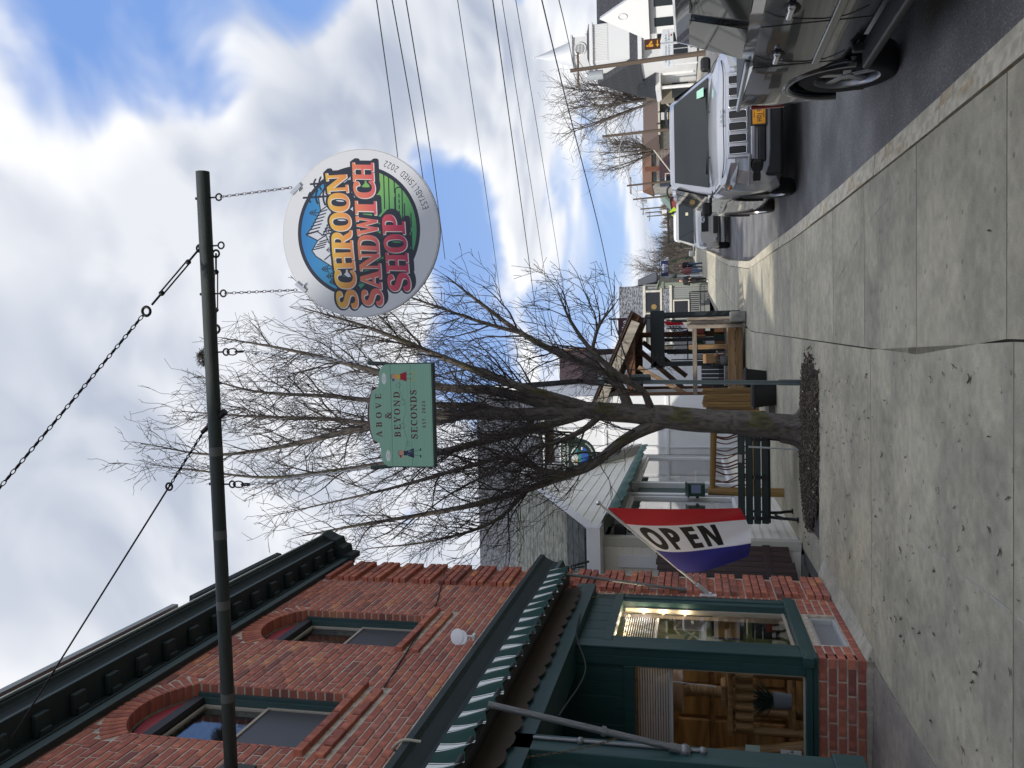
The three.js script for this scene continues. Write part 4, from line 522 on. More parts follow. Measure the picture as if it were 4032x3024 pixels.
  for (const [x, xe] of [[x0 - 0.002, -0.71], [x0 + w + 0.002, 0.03]]) { partW(s, 'strap', [bar(P(x, y0 + 0.24, SD), P(x + (xe - x) * 0.1, y0 + 0.36, SD), 0.012, 0.022)], M('sign_frame', 0, 0)); partW(s, 'chain', chainGeo(P(x + (xe - x) * 0.1, y0 + 0.36, SD), P(xe, poleY(xe) - 0.2, SD), 0.036, 0.0042, 0), M('chain_bright', rgb(0.5, 0.52, 0.53), 0.3, { metalness: 0.8 })); partW(s, 'shackle', [torus(0.03, 0.006, xe, poleY(xe) - 0.13, -SD, { sx: 0.6 }), torus(0.026, 0.005, xe, poleY(xe) - 0.175, -SD, { sx: 0.6, ry: 1.4 })], ironM); }
}
// ================= street tree =================
const LIMBS = [[[-0.994,0.054,10.1,0.185],[-0.979,0.21,10.1,0.16],[-0.926,0.699,10.1,0.145],[-0.885,1.287,10.1,0.138],[-0.836,1.738,10.1,0.14],[-0.797,2.105,10.1,0.12],[-0.753,2.667,10.1,0.105]],[[-0.883,1.678,10.1,0.1],[-0.986,1.921,10.05,0.08],[-1.151,2.227,10.0,0.068],[-1.411,2.567,9.95,0.06],[-1.532,2.875,9.9,0.055],[-1.702,3.345,9.85,0.045],[-1.876,3.917,9.8,0.036],[-2.054,4.785,9.8,0.027],[-2.203,5.614,9.8,0.018],[-2.343,6.34,9.75,0.008]],[[-0.754,2.572,10.1,0.1],[-0.801,3.319,10.15,0.085],[-0.807,4.163,10.2,0.07],[-0.83,4.887,10.2,0.06],[-1.0,5.768,10.25,0.045],[-1.249,6.919,10.3,0.03],[-1.36,7.976,10.3,0.018],[-1.201,9.064,10.3,0.006]],[[-0.744,2.572,10.1,0.085],[-0.677,3.162,10.2,0.075],[-0.514,3.843,10.3,0.062],[-0.441,4.733,10.4,0.05],[-0.153,5.848,10.5,0.036],[0.076,6.81,10.55,0.022],[0.283,7.937,10.6,0.007]],[[-0.706,2.666,10.1,0.07],[-0.499,3.264,9.9,0.055],[-0.265,3.852,9.7,0.045],[-0.003,4.461,9.6,0.035],[0.327,5.237,9.5,0.022],[0.588,6.075,9.5,0.008]],[[-0.757,2.105,10.1,0.07],[-0.428,2.254,10.1,0.058],[-0.206,2.574,10.2,0.05],[-0.039,2.987,10.2,0.043],[0.231,3.491,10.3,0.034],[0.611,4.01,10.4,0.022],[0.993,4.483,10.4,0.008]],[[-0.8,2.668,10.1,0.07],[-0.948,3.197,10.0,0.055],[-1.128,3.925,9.9,0.048],[-1.311,4.73,9.8,0.04],[-1.481,5.766,9.8,0.03],[-1.584,6.818,9.75,0.02],[-1.486,7.862,9.7,0.01],[-1.423,8.473,9.7,0.005]],[[-0.708,1.856,10.05,0.05],[-0.514,1.935,9.9,0.042],[-0.325,2.195,9.8,0.036],[-0.016,2.523,9.8,0.03],[0.325,2.761,9.8,0.02],[0.665,2.908,9.8,0.007]],[[-0.804,3.493,10.2,0.05],[-0.715,4.216,10.4,0.045],[-0.681,5.131,10.5,0.038],[-0.572,6.282,10.6,0.028],[-0.493,7.504,10.7,0.018],[-0.26,8.392,10.7,0.006]],[[-1.532,2.875,9.9,0.045],[-1.442,3.153,9.7,0.038],[-1.277,3.535,9.6,0.03],[-1.422,4.146,9.5,0.025],[-1.65,4.966,9.5,0.018],[-1.89,5.989,9.5,0.01],[-2.032,6.59,9.5,0.005]],[[-0.825,2.468,10.0,0.045],[-0.96,2.632,9.8,0.036],[-1.073,2.866,9.7,0.032],[-1.153,3.159,9.6,0.026],[-1.418,3.672,9.5,0.018],[-1.747,4.285,9.4,0.01],[-2.129,4.779,9.4,0.005]],[[-1.702,3.345,9.85,0.03],[-2.074,3.736,9.7,0.022],[-2.324,4.525,9.6,0.014],[-2.445,5.365,9.6,0.006]],[[0.231,3.491,10.3,0.028],[0.368,3.939,10.1,0.022],[0.61,4.574,10.0,0.015],[0.852,5.212,9.9,0.006]],[[-0.807,4.163,10.2,0.05],[-1.0,5.176,10.6,0.04],[-0.908,6.386,10.8,0.03],[-0.874,7.633,10.9,0.018],[-0.793,8.8,10.9,0.006]],[[-0.016,2.523,9.8,0.024],[0.282,2.415,9.7,0.018],[0.51,2.223,9.6,0.008]]];
// a tapering limb through points with radii
function limbGeo(pts, n = 9, sub = 4, rough = 0.04) {
  const c = new THREE.CatmullRomCurve3(pts.map((p) => p.p)), m = (pts.length - 1) * sub, fr = c.computeFrenetFrames(m, false), pos = [], uv = [], idx = []; let len = 0, last = null;
  for (let i = 0; i <= m; i++) { const t = i / m, q = c.getPoint(t), k = t * (pts.length - 1), a = Math.min(pts.length - 2, Math.floor(k)), r = mixf(pts[a].r, pts[a + 1].r, k - a); if (last) len += q.distanceTo(last); last = q; for (let j = 0; j <= n; j++) { const w = (j / n) * 6.2832, rr_ = r * (1 + (fbm(Math.cos(w) * 2 + q.x * 3, Math.sin(w) * 2 + q.y * 3, q.z, 2) - 0.5) * rough * 4), N = fr.normals[i], B = fr.binormals[i]; pos.push(q.x + rr_ * (Math.cos(w) * N.x + Math.sin(w) * B.x), q.y + rr_ * (Math.cos(w) * N.y + Math.sin(w) * B.y), q.z + rr_ * (Math.cos(w) * N.z + Math.sin(w) * B.z)); uv.push(j / n, len * 1.1); } }
  for (let i = 0; i < m; i++) for (let j = 0; j < n; j++) { const a = i * (n + 1) + j, b = a + n + 1; idx.push(a, b, a + 1, b, b + 1, a + 1); }
  const g = new THREE.BufferGeometry(); g.setAttribute('position', new THREE.Float32BufferAttribute(pos, 3)); g.setAttribute('uv', new THREE.Float32BufferAttribute(uv, 2)); g.setIndex(idx); g.computeVertexNormals(); return g;
}
// twigs as three-sided rods written straight into arrays
class Twigs {
  constructor() { this.pos = []; this.nor = []; }
  seg(a, b, r0, r1, n = 3) { const d = b.clone().sub(a).normalize(), u = Math.abs(d.y) < 0.9 ? V3(0, 1, 0).cross(d).normalize() : V3(1, 0, 0).cross(d).normalize(), v = d.clone().cross(u); const ring = (p, r, k) => { const w = (k / n) * 6.2832; return [p.x + r * (Math.cos(w) * u.x + Math.sin(w) * v.x), p.y + r * (Math.cos(w) * u.y + Math.sin(w) * v.y), p.z + r * (Math.cos(w) * u.z + Math.sin(w) * v.z)]; }; const nn = (k) => { const w = (k / n) * 6.2832; return [Math.cos(w) * u.x + Math.sin(w) * v.x, Math.cos(w) * u.y + Math.sin(w) * v.y, Math.cos(w) * u.z + Math.sin(w) * v.z]; }; for (let k = 0; k < n; k++) { const A = ring(a, r0, k), B = ring(a, r0, k + 1), C_ = ring(b, r1, k), D = ring(b, r1, k + 1); this.pos.push(...A, ...B, ...D, ...A, ...D, ...C_); const p = nn(k), q = nn(k + 1); this.nor.push(...p, ...q, ...q, ...p, ...q, ...p); } }
  build() { const g = new THREE.BufferGeometry(); g.setAttribute('position', new THREE.Float32BufferAttribute(this.pos, 3)); g.setAttribute('normal', new THREE.Float32BufferAttribute(this.nor, 3)); return g; }
}
// a crooked shoot that forks as it goes
function shoot(tw, p, dir, len, r, depth, R, o) {
  const n = Math.max(2, Math.round(len / o.step)); let a = p.clone(), d = dir.clone();
  for (let i = 0; i < n; i++) { d.add(V3(R() - 0.5, R() - 0.5 + o.lift, R() - 0.5).multiplyScalar(o.bend)).normalize(); const b = a.clone().addScaledVector(d, len / n), r0 = r * (1 - 0.75 * i / n), r1 = r * (1 - 0.75 * (i + 1) / n); tw.seg(a, b, Math.max(r0, o.min), Math.max(r1, o.min), depth > 1 ? 4 : 3);
    if (depth > 0 && R() < o.fork) { const s = V3(R() - 0.5, R() - 0.35, R() - 0.5).normalize(), e = d.clone().multiplyScalar(0.75).add(s.multiplyScalar(0.85)).normalize(); shoot(tw, b, e, len * (0.35 + 0.35 * R()), r1 * 0.7, depth - 1, R, o); }
    a = b; }
}
const barkM = M('bark', rgb(0.34, 0.325, 0.31), 0.95, { map: T.bark, bumpMap: T.bark, bumpScale: 0.03 }), twigM = M('twig_bark', rgb(0.06, 0.049, 0.043), 0.9);
{
  const tree = thing('street_tree', 'bare young street tree with many fine twigs in a mulch bed', 'tree', [-1.0, 0.08, -10.1]);
  const R = rngOf(42), L2 = LIMBS.map((l) => l.map(([x, y, d, r]) => ({ p: P(x, y, d), r })));
  L2[0][0].r = 0.2; L2[0][0].p.y = 0.02;
  partW(tree, 'trunk', limbGeo(L2[0], 18, 10, 0.05), barkM);
  const roots = []; for (let k = 0; k < 7; k++) { const a = k * 0.9 + 0.3; roots.push(limbGeo([{ p: V3(-1.0 + Math.cos(a) * 0.09, 0.34, -10.1 + Math.sin(a) * 0.09), r: 0.06 }, { p: V3(-1.0 + Math.cos(a) * 0.16, 0.15, -10.1 + Math.sin(a) * 0.16), r: 0.055 }, { p: V3(-1.0 + Math.cos(a) * 0.32, 0.06, -10.1 + Math.sin(a) * 0.32), r: 0.03 }], 7, 4, 0.04)); } partW(tree, 'root_flare', roots, barkM, { kind: 'stuff' });
  L2.slice(1).forEach((l) => partW(tree, 'limb', limbGeo(l, 9, 5, 0.04), barkM));
  const tw = new Twigs(), o = { step: 0.085, bend: 0.42, lift: 0.14, fork: 0.5, min: 0.003 };
  for (const l of L2.slice(1)) { const c = new THREE.CatmullRomCurve3(l.map((q) => q.p)), len = c.getLength(), n = Math.round(len * 17); for (let i = 0; i < n; i++) { const t = 0.12 + 0.88 * (i + R()) / n; if (t > 1) continue; const k = t * (l.length - 1), a = Math.min(l.length - 2, Math.floor(k)), r = mixf(l[a].r, l[a + 1].r, k - a), p = c.getPoint(t), tan = c.getTangent(t), s = V3(R() - 0.5, R() - 0.5, R() - 0.5); s.addScaledVector(tan, -s.dot(tan)).normalize(); const dir = tan.clone().multiplyScalar(0.75 + 0.5 * t).add(s.multiplyScalar(0.8)).normalize(); const big = R() < 0.32; shoot(tw, p, dir, (big ? 0.75 + 0.7 * R() : 0.25 + 0.35 * R()) * (t > 0.72 ? 0.5 : 0.78), Math.min(r * 0.5, big ? 0.013 : 0.006), big ? 3 : 1, R, o); } shoot(tw, l[l.length - 1].p, c.getTangent(1), 0.22, 0.005, 2, R, o); }
  partW(tree, 'twigs', tw.build(), twigM, { kind: 'stuff' });
  console.log('twig tris', tw.pos.length / 9);
  // an old nest high in the crown
  const nest = [], nc = P(0.0, 7.55, 9.6); for (let k = 0; k < 260; k++) { const u = V3(R() - 0.5, (R() - 0.5) * 0.8, R() - 0.5).normalize().multiplyScalar(0.07 + 0.035 * R()), v = V3(R() - 0.5, (R() - 0.5) * 0.5, R() - 0.5).normalize().multiplyScalar(0.06); nest.push(rod(nc.clone().add(u).sub(v), nc.clone().add(u).add(v), 0.0035, 0.002, 3, true)); }
  single('birds_nest', nest, M('nest', rgb(0.06, 0.05, 0.04), 1), 'ragged bird nest in the top twigs of the street tree', 'nest');
}
// --- goods behind the shop windows ---
{
  const slatM = M('blind_white', rgb(0.66, 0.67, 0.68), 0.5);
  const b1 = thing('window_blind', 'half raised white slat blind in the lamp window', 'blind', [-3.08, 1.55, -6.62]); for (let k = 0; k < 13; k++) partW(b1, 'slat', rbox(1.0, 0.004, 0.024, -3.08, 1.565 + k * 0.0205, -6.62, 0.0015, 0, 0.5), slatM); partW(b1, 'bottom_rail', rbox(1.0, 0.02, 0.028, -3.08, 1.547, -6.62, 0.006), slatM); partW(b1, 'wand', rod(P(-2.68, 1.54, 6.6), P(-2.7, 1.2, 6.6), 0.005, 0.005, 6), slatM);
  const b2 = thing('window_blind', 'white slat blind under the fairy lights', 'blind', [-2.55, 1.7, -7.26]); for (let k = 0; k < 14; k++) partW(b2, 'slat', rbox(0.024, 0.004, 0.92, -2.55, 1.715 + k * 0.0205, -7.26, 0.0015), slatM); partW(b2, 'bottom_rail', rbox(0.028, 0.02, 0.92, -2.55, 1.697, -7.26, 0.006), slatM);
  const fl = thing('fairy_lights', 'string of tiny warm bulbs round the narrow shop window', 'lights', [-2.5, 1.95, -7.3]); partW(fl, 'cord', tube([P(-2.5, 1.98, 6.82), P(-2.5, 1.96, 7.2), P(-2.5, 1.97, 7.66), P(-2.5, 1.85, 7.72), P(-2.5, 1.5, 7.71), P(-2.5, 1.2, 7.72)], 0.004, 5, 40), M('black_rubber', 0, 0)); for (const [y, d] of [[1.985, 6.86], [1.97, 7.12], [1.965, 7.4], [1.97, 7.62], [1.84, 7.715], [1.66, 7.715], [1.46, 7.71]]) { const pl = new THREE.PointLight(rgb(1, 0.8, 0.55), 0.08, 0, 2); pl.position.set(-2.495, y - 0.012, -d); pl.shadow.radius = 0.5; pl.castShadow = true; scene.add(pl); partW(fl, 'bulb', ball(0.011, -2.495, y - 0.012, -d, 8), M('fairy_bulb', rgb(1, 0.7, 0.3), 0.4, { emissive: rgb(1, 0.6, 0.22), emissiveIntensity: 2.5 })); }
  // log lamp on a rustic table
  const lt = thing('log_table', 'rustic log table carrying a lamp behind the shop window', 'table', [-2.95, 0.47, -7.1]); partW(lt, 'top', planar(rspan(-3.22, -2.66, 1.06, 1.1, -7.3, -6.86, 0.012)), logPale()); for (const [x, d] of [[-2.7, 6.92], [-3.18, 6.92], [-2.7, 7.26], [-3.18, 7.26]]) partW(lt, 'leg', rod(P(x, 0.47, d), P(x, 1.06, d), 0.035, 0.032, 10), logPale()); for (let k = 0; k < 6; k++) partW(lt, 'log_rung', rod(P(-2.72 - k * 0.085, 0.9, 6.9), P(-2.72 - k * 0.085, 1.04, 6.9), 0.04, 0.04, 8), logPale()); partW(lt, 'lower_shelf', planar(rspan(-3.2, -2.68, 0.56, 0.59, -7.28, -6.9, 0.01)), logPale());
  const lamp = thing('table_lamp', 'log table lamp with plastic wrapped shade', 'lamp', [-2.93, 1.1, -7.05]); partW(lamp, 'base', rbox(0.2, 0.05, 0.2, -2.93, 1.125, -7.05, 0.02), logPale()); partW(lamp, 'stem', limbGeo2([P(-2.93, 1.15, 7.05), P(-2.92, 1.3, 7.05), P(-2.935, 1.45, 7.05)], 0.05), logPale()); partW(lamp, 'shade', (() => { const g = new THREE.CylinderGeometry(0.08, 0.19, 0.22, 24, 1, true); g.translate(-2.93, 1.58, -7.05); return g; })(), M('lamp_shade', rgb(0.42, 0.22, 0.09), 0.8)); partW(lamp, 'plastic_wrap', (() => { const g = new THREE.CylinderGeometry(0.085, 0.205, 0.24, 30, 6, true), p = g.attributes.position; for (let i = 0; i < p.count; i++) { const s = 1 + (hash3(i, 3, 9) - 0.5) * 0.07; p.setX(i, p.getX(i) * s); p.setZ(i, p.getZ(i) * s); } g.computeVertexNormals(); g.translate(-2.93, 1.58, -7.05); return g; })(), M('plastic_wrap', 0xffffff, 0.08, { transmission: 0.92, thickness: 0 }));
  const pot = thing('potted_fern', 'dark fern in a grey pot on the shelf under the lamp', 'plant', [-2.95, 0.59, -7.0]); partW(pot, 'pot', new THREE.CylinderGeometry(0.075, 0.06, 0.14, 18).translate(-2.95, 0.66, -7.0), M('pot_slate', rgb(0.22, 0.25, 0.28), 0.7)); { const t = new Twigs(), R = rngOf(8); for (let k = 0; k < 90; k++) t.seg(V3(-2.95, 0.72, -7.0), V3(-2.95 + (R() - 0.5) * 0.24, 0.78 + R() * 0.15, -7.0 + (R() - 0.5) * 0.2), 0.012, 0.003); partW(pot, 'fronds', t.build(), M('fern', rgb(0.02, 0.05, 0.035), 0.8)); }
  const bd = thing('log_bed_rail', 'pale peeled log leaning across the display', 'log', [-3.3, 0.47, -6.9]); partW(bd, 'log', rod(P(-3.22, 0.5, 6.78), P(-3.42, 1.2, 6.95), 0.05, 0.045, 12), logPale()); partW(bd, 'stub', rod(P(-3.3, 0.62, 6.8), P(-3.62, 0.6, 6.8), 0.035, 0.03, 10), logPale());
  // pictures on the green wall
  const pic = (label, x, y, w, h, col, fr) => { const p = thing('framed_picture', label, 'picture', [x, y, -8.27], 'pictures in the shop'); part(p, 'frame', rbox(w, h, 0.02, 0, 0, 0, 0.004), M('frame_' + fr, { black: rgb(0.02, 0.02, 0.02), white: rgb(0.6, 0.6, 0.58) }[fr], 0.5)); part(p, 'picture', rbox(w * 0.82, h * 0.82, 0.008, 0, 0, 0.011, 0.002), M('art_' + col.join('_').replace(/\./g, 'p'), rgb(...col), 0.7)); return p; };
  pic('small white framed picture high on the green wall', -2.72, 1.42, 0.22, 0.3, [0.3, 0.3, 0.3], 'white'); pic('ochre picture in black frame on the green wall', -2.78, 1.05, 0.24, 0.3, [0.45, 0.3, 0.08], 'black'); const pk = pic('dark picture with red and teal shapes low on the wall', -2.7, 0.68, 0.34, 0.26, [0.03, 0.04, 0.04], 'black'); part(pk, 'teal_disc', new THREE.CylinderGeometry(0.045, 0.045, 0.006, 18).rotateX(Math.PI / 2).translate(0.02, 0.05, 0.02), M('teal', rgb(0.12, 0.4, 0.36), 0.6)); part(pk, 'red_shape', ball(0.06, -0.03, -0.03, 0.016, 12, 1.3, 0.8, 0.1), M('art_red', rgb(0.4, 0.07, 0.03), 0.6));
  const st = canvasTex(128, 160, (c) => { c.fillStyle = '#d6d8d4'; c.fillRect(0, 0, 128, 160); c.fillStyle = '#23272a'; c.font = 'bold 40px sans-serif'; c.textAlign = 'center'; c.fillText('SOUL', 64, 62); c.fillText('POWER', 64, 104); c.fillStyle = '#b7b48c'; c.fillRect(20, 120, 88, 14); });
  const sk = thing('window_sticker', 'white SOUL POWER sticker low in the lamp window', 'sticker', [-3.2, 0.57, -6.525]); const g = new THREE.PlaneGeometry(0.13, 0.15); g.translate(0, 0.075, 0.0035); part(sk, 'print', g, M('sticker_print', 0xffffff, 0.6, { map: st })); part(sk, 'backing', rbox(0.134, 0.154, 0.004, 0, 0.075, 0, 0.001), M('paper_white', rgb(0.7, 0.7, 0.68), 0.7)); single('window_card', rbox(0.09, 0.11, 0.004, -3.16, 0.93, -6.525, 0.001), M('card_mint', rgb(0.5, 0.62, 0.54), 0.7), 'small pale green card higher in the lamp window', 'card');
}
function logPale() { return M('peeled_log', rgb(0.5, 0.29, 0.11), 0.6, { map: T.wood }); }
function limbGeo2(pts, r) { return new THREE.TubeGeometry(new THREE.CatmullRomCurve3(pts), 10, r, 10, false); }
// ================= visitor bureau with gabled front, bench, street furniture =================
const sidingM = M('cream_siding', rgb(0.95, 0.91, 0.8), 0.6, { map: T.faint }), whiteTrim = M('white_trim', rgb(0.82, 0.82, 0.81), 0.5), whiteWall = M('white_panel', rgb(0.95, 0.95, 0.94), 0.6, { map: T.faint });
const roofDark = M('roof_shingle', rgb(0.15, 0.16, 0.185), 0.95, { map: T.shingle, bumpMap: T.shingle, bumpScale: 0.01 }), roofGreen = M('roof_shingle_green', rgb(0.15, 0.165, 0.15), 0.95, { map: T.shingle, bumpMap: T.shingle, bumpScale: 0.01 });
// a lapped board facing +x between d0 and d1
const clapX = (x, y, h, d0, d1, e0 = 0, e1 = 0) => { const g = new THREE.BufferGeometry(), q = [[x, y, -d0], [x + 0.016, y, -d0], [x + 0.016, y, -d1], [x, y, -d1], [x, y + h, -d0 - e0], [x + 0.003, y + h, -d0 - e0], [x + 0.003, y + h, -d1 + e1], [x, y + h, -d1 + e1]], pos = []; for (const [a, b, c, d] of [[1, 2, 6, 5], [0, 3, 2, 1], [4, 5, 6, 7], [0, 1, 5, 4], [3, 7, 6, 2]]) pos.push(...q[a], ...q[b], ...q[c], ...q[a], ...q[c], ...q[d]); g.setAttribute('position', new THREE.Float32BufferAttribute(pos, 3)); g.computeVertexNormals(); return planar(g); };
const clapZ = (z, y, h, x0, x1) => { const g = clapX(0, y, h, x0, x1); g.rotateY(-Math.PI / 2); g.translate(0, 0, z); return g; };
{
  const ch = thing('visitor_bureau', 'cream clapboard visitor bureau with gabled front behind the street tree', 'building', [-2.42, 0.08, -14.5]);
  const X = -2.42, D0 = 10.42, D1 = 18.95, RP = 14.45, EY = 2.6, PY = 4.47, RX = -2.2;
  partW(ch, 'body', [span(-7.5, X - 0.02, 0, 0.66, -D1, -D0), span(-7.5, X - 0.02, 2.45, 2.62, -D1, -D0), span(-7.5, -7.3, 0, 2.6, -D1, -D0), span(-7.5, X - 0.02, 0, 2.6, -D0 - 0.12, -D0 - 0.02), span(-7.5, X - 0.02, 0, 2.6, -D1, -D1 + 0.1), span(X - 0.14, X - 0.02, 0, 2.5, -11.2, -D0), span(X - 0.14, X - 0.02, 0, 2.5, -D1, -18.45), span(-7.4, X - 0.3, 0.2, 0.24, -D1, -D0)], M('inner_grey', rgb(0.33, 0.33, 0.32), 0.9));
  { const g = poly([[-D1, 2.6], [-D0, 2.6], [-RP, PY - 0.12]], 4.8); g.rotateY(-Math.PI / 2); g.translate(X - 0.02, 0, 0); partW(ch, 'gable_core', g, M('inner_grey', 0, 0)); }
  for (let y = 2.6, k = 0; y < PY - 0.25; y += 0.165, k++) { const t = (y - EY) / (PY - 0.1 - EY), t2 = (y + 0.165 - EY) / (PY - 0.1 - EY), a = mixf(D0 - 0.1, RP, t), b = mixf(D1, RP, t); partW(ch, 'clapboard', clapX(X - 0.015, y, 0.165, a, b, mixf(D0, RP, t2) - mixf(D0, RP, t), mixf(D1, RP, t) - mixf(D1, RP, t2)), sidingM); }
  for (let y = 0.09; y < 0.62; y += 0.105) partW(ch, 'clapboard', clapX(X - 0.015, y, 0.105, D0 + 0.11, D1, 0, 0), sidingM);
  for (let y = 0.09; y < 2.5; y += 0.12) partW(ch, 'clapboard', clapZ(-D0 + 0.003, y, 0.12, -6, X), sidingM);
  partW(ch, 'corner_board', [rspan(X - 0.005, X + 0.025, 0.08, 2.55, -D0 - 0.1, -D0 + 0.02, 0.005), rspan(X - 0.1, X + 0.02, 0.08, 2.55, -D0 + 0.004, -D0 + 0.024, 0.005)], M('cream_trim', rgb(0.56, 0.54, 0.46), 0.6));
  partW(ch, 'shutter_panel', [rspan(-2.78, -2.62, 1.3, 2.3, -D0 + 0.02, -D0 + 0.05, 0.006)], whiteTrim);
  // roof: near slope in shingle courses, far slope, rake and eave boards
  const n = 17; for (let k = 0; k < n; k++) { const t0 = k / n, t1 = (k + 1) / n + 0.012, a = V3(RX, mixf(EY, PY, t0) + 0.06, -mixf(9.98, RP, t0)), b = V3(RX, mixf(EY, PY, Math.min(1, t1)) + 0.055, -mixf(9.98, RP, Math.min(1, t1))); const w = 5.0, d = b.clone().sub(a), L2 = d.length(), g = box(w, 0.014, L2, 0, 0, -L2 / 2); g.rotateX(Math.atan2(d.y, -d.z)); g.translate(RX - w / 2, a.y + 0.012, a.z); partW(ch, 'shingle_course', planar(g), roofGreen); }
  const slab = (d0, y0, d1, y1, th, x0, x1) => { const g = poly([[-d0, y0], [-d1, y1], [-d1, y1 - th], [-d0, y0 - th]], x1 - x0); g.rotateY(-Math.PI / 2); g.translate(x1, 0, 0); return planar(g); };
  partW(ch, 'roof_deck', [slab(9.98, EY + 0.06, RP, PY + 0.06, 0.05, -7.2, RX - 0.01), slab(RP, PY + 0.07, 18.95, EY + 0.07, 0.07, -7.2, RX - 0.01)], roofDark);
  partW(ch, 'rake_board', slab(9.98, EY + 0.055, RP, PY + 0.055, 0.15, RX - 0.03, RX + 0.012), whiteTrim); partW(ch, 'rake_board', slab(RP, PY + 0.055, 18.95, EY + 0.055, 0.15, RX - 0.03, RX + 0.012), whiteTrim);
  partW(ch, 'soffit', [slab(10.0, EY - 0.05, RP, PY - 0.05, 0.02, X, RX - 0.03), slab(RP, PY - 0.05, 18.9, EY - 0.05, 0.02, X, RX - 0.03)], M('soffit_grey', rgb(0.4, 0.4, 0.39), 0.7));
  partW(ch, 'eave_fascia', [rspan(-7.2, RX + 0.014, EY - 0.12, EY + 0.05, -9.985, -9.955, 0.006), span(-7.2, RX, EY - 0.11, EY - 0.09, -10.45, -9.99)], whiteTrim);
  // shop windows in white frames
  const winBand = (d0, d1, y0, y1) => { const fr = partW(ch, 'window', [rspan(X - 0.1, X + 0.03, y0 - 0.06, y0, -d1, -d0, 0.006), rspan(X - 0.1, X + 0.03, y1, y1 + 0.08, -d1, -d0, 0.006), rspan(X - 0.1, X + 0.03, y0, y1, -d0 - 0.07, -d0, 0.006), rspan(X - 0.1, X + 0.03, y0, y1, -d1, -d1 + 0.07, 0.006)], M('grey_trim', rgb(0.5, 0.5, 0.5), 0.5)); partW(fr, 'inner_frame', [rspan(X - 0.06, X + 0.004, y0, y0 + 0.05, -d1 + 0.07, -d0 - 0.07, 0.005), rspan(X - 0.06, X + 0.004, y1 - 0.05, y1, -d1 + 0.07, -d0 - 0.07, 0.005), rspan(X - 0.06, X + 0.004, y0 + 0.05, y1 - 0.05, -d0 - 0.14, -d0 - 0.07, 0.005), rspan(X - 0.06, X + 0.004, y0 + 0.05, y1 - 0.05, -d1 + 0.07, -d1 + 0.14, 0.005)], whiteTrim); partW(fr, 'pane', span(X - 0.036, X - 0.03, y0 + 0.05, y1 - 0.05, -d1 + 0.13, -d0 - 0.13), glassM); };
  winBand(14.75, 18.45, 0.72, 2.36); winBand(11.25, 13.55, 0.72, 2.36);
  partW(ch, 'door', [rspan(X - 0.12, X - 0.06, 0.12, 2.3, -14.65, -13.65, 0.006)], M('door_green', rgb(0.02, 0.06, 0.05), 0.4)); partW(ch, 'door_jamb', [rspan(X - 0.1, X + 0.03, 0.1, 2.44, -13.66, -13.55, 0.005), rspan(X - 0.1, X + 0.03, 0.1, 2.44, -14.75, -14.65, 0.005)], whiteTrim);
  partW(ch, 'display_shelf', [span(-3.2, -2.7, 0.9, 0.93, -18.2, -15), span(-3.2, -2.7, 1.3, 1.33, -18.2, -15.6), span(-3.2, -2.7, 1.62, 1.65, -17, -15.6)], M('shelf_tan', rgb(0.4, 0.33, 0.22), 0.7));
  for (let k = 0; k < 9; k++) partW(ch, 'leaflet', box(0.05, 0.2, 0.16, -2.8, 1.03 + (k % 3) * 0.36, -15.4 - k * 0.31), [M('paper_white', rgb(0.7, 0.7, 0.68), 0.7), M('paper_red', rgb(0.3, 0.06, 0.04), 0.7), M('paper_tan', rgb(0.5, 0.42, 0.3), 0.7)][k % 3]);
  // tattered green canopy with a fringed edge
  { const d0 = 10.3, d1 = 18.0, N = 150, g = new THREE.PlaneGeometry(1, 1, N, 6), p = g.attributes.position, uv = g.attributes.uv; for (let i = 0; i < p.count; i++) { const u = p.getX(i) + 0.5, v = 0.5 - p.getY(i), d = mixf(d0, d1, u); let x, y; if (v < 0.7) { const t = v / 0.7; x = mixf(X + 0.01, -2.08, t); y = mixf(2.62, 2.44, t); } else { const t = (v - 0.7) / 0.3; x = -2.08 + 0.01 * Math.sin(d * 8); y = 2.44 - t * (0.1 + 0.03 * Math.abs(Math.sin(d * 6.5)) + 0.025 * hash3(i % (N + 1), 3, 3)); } p.setXYZ(i, x + 0.012 * Math.sin(d * 3.1), y, -d); uv.setXY(i, d, v); } g.computeVertexNormals(); partW(ch, 'canopy', g, M('canopy_green', rgb(0.03, 0.12, 0.095), 0.85, { map: T.cloth, transmission: 0.1, thickness: 0 })); }
  partW(ch, 'meter_box', [rbox(0.12, 0.16, 0.16, X + 0.04, 2.3, -10.75, 0.02), rbox(0.08, 0.06, 0.1, X + 0.06, 2.17, -10.7, 0.02), rod(P(X + 0.04, 2.2, 10.85), P(X + 0.1, 2.14, 10.9), 0.02, 0.02)], M('black_plastic', rgb(0.015, 0.016, 0.018), 0.5));
}
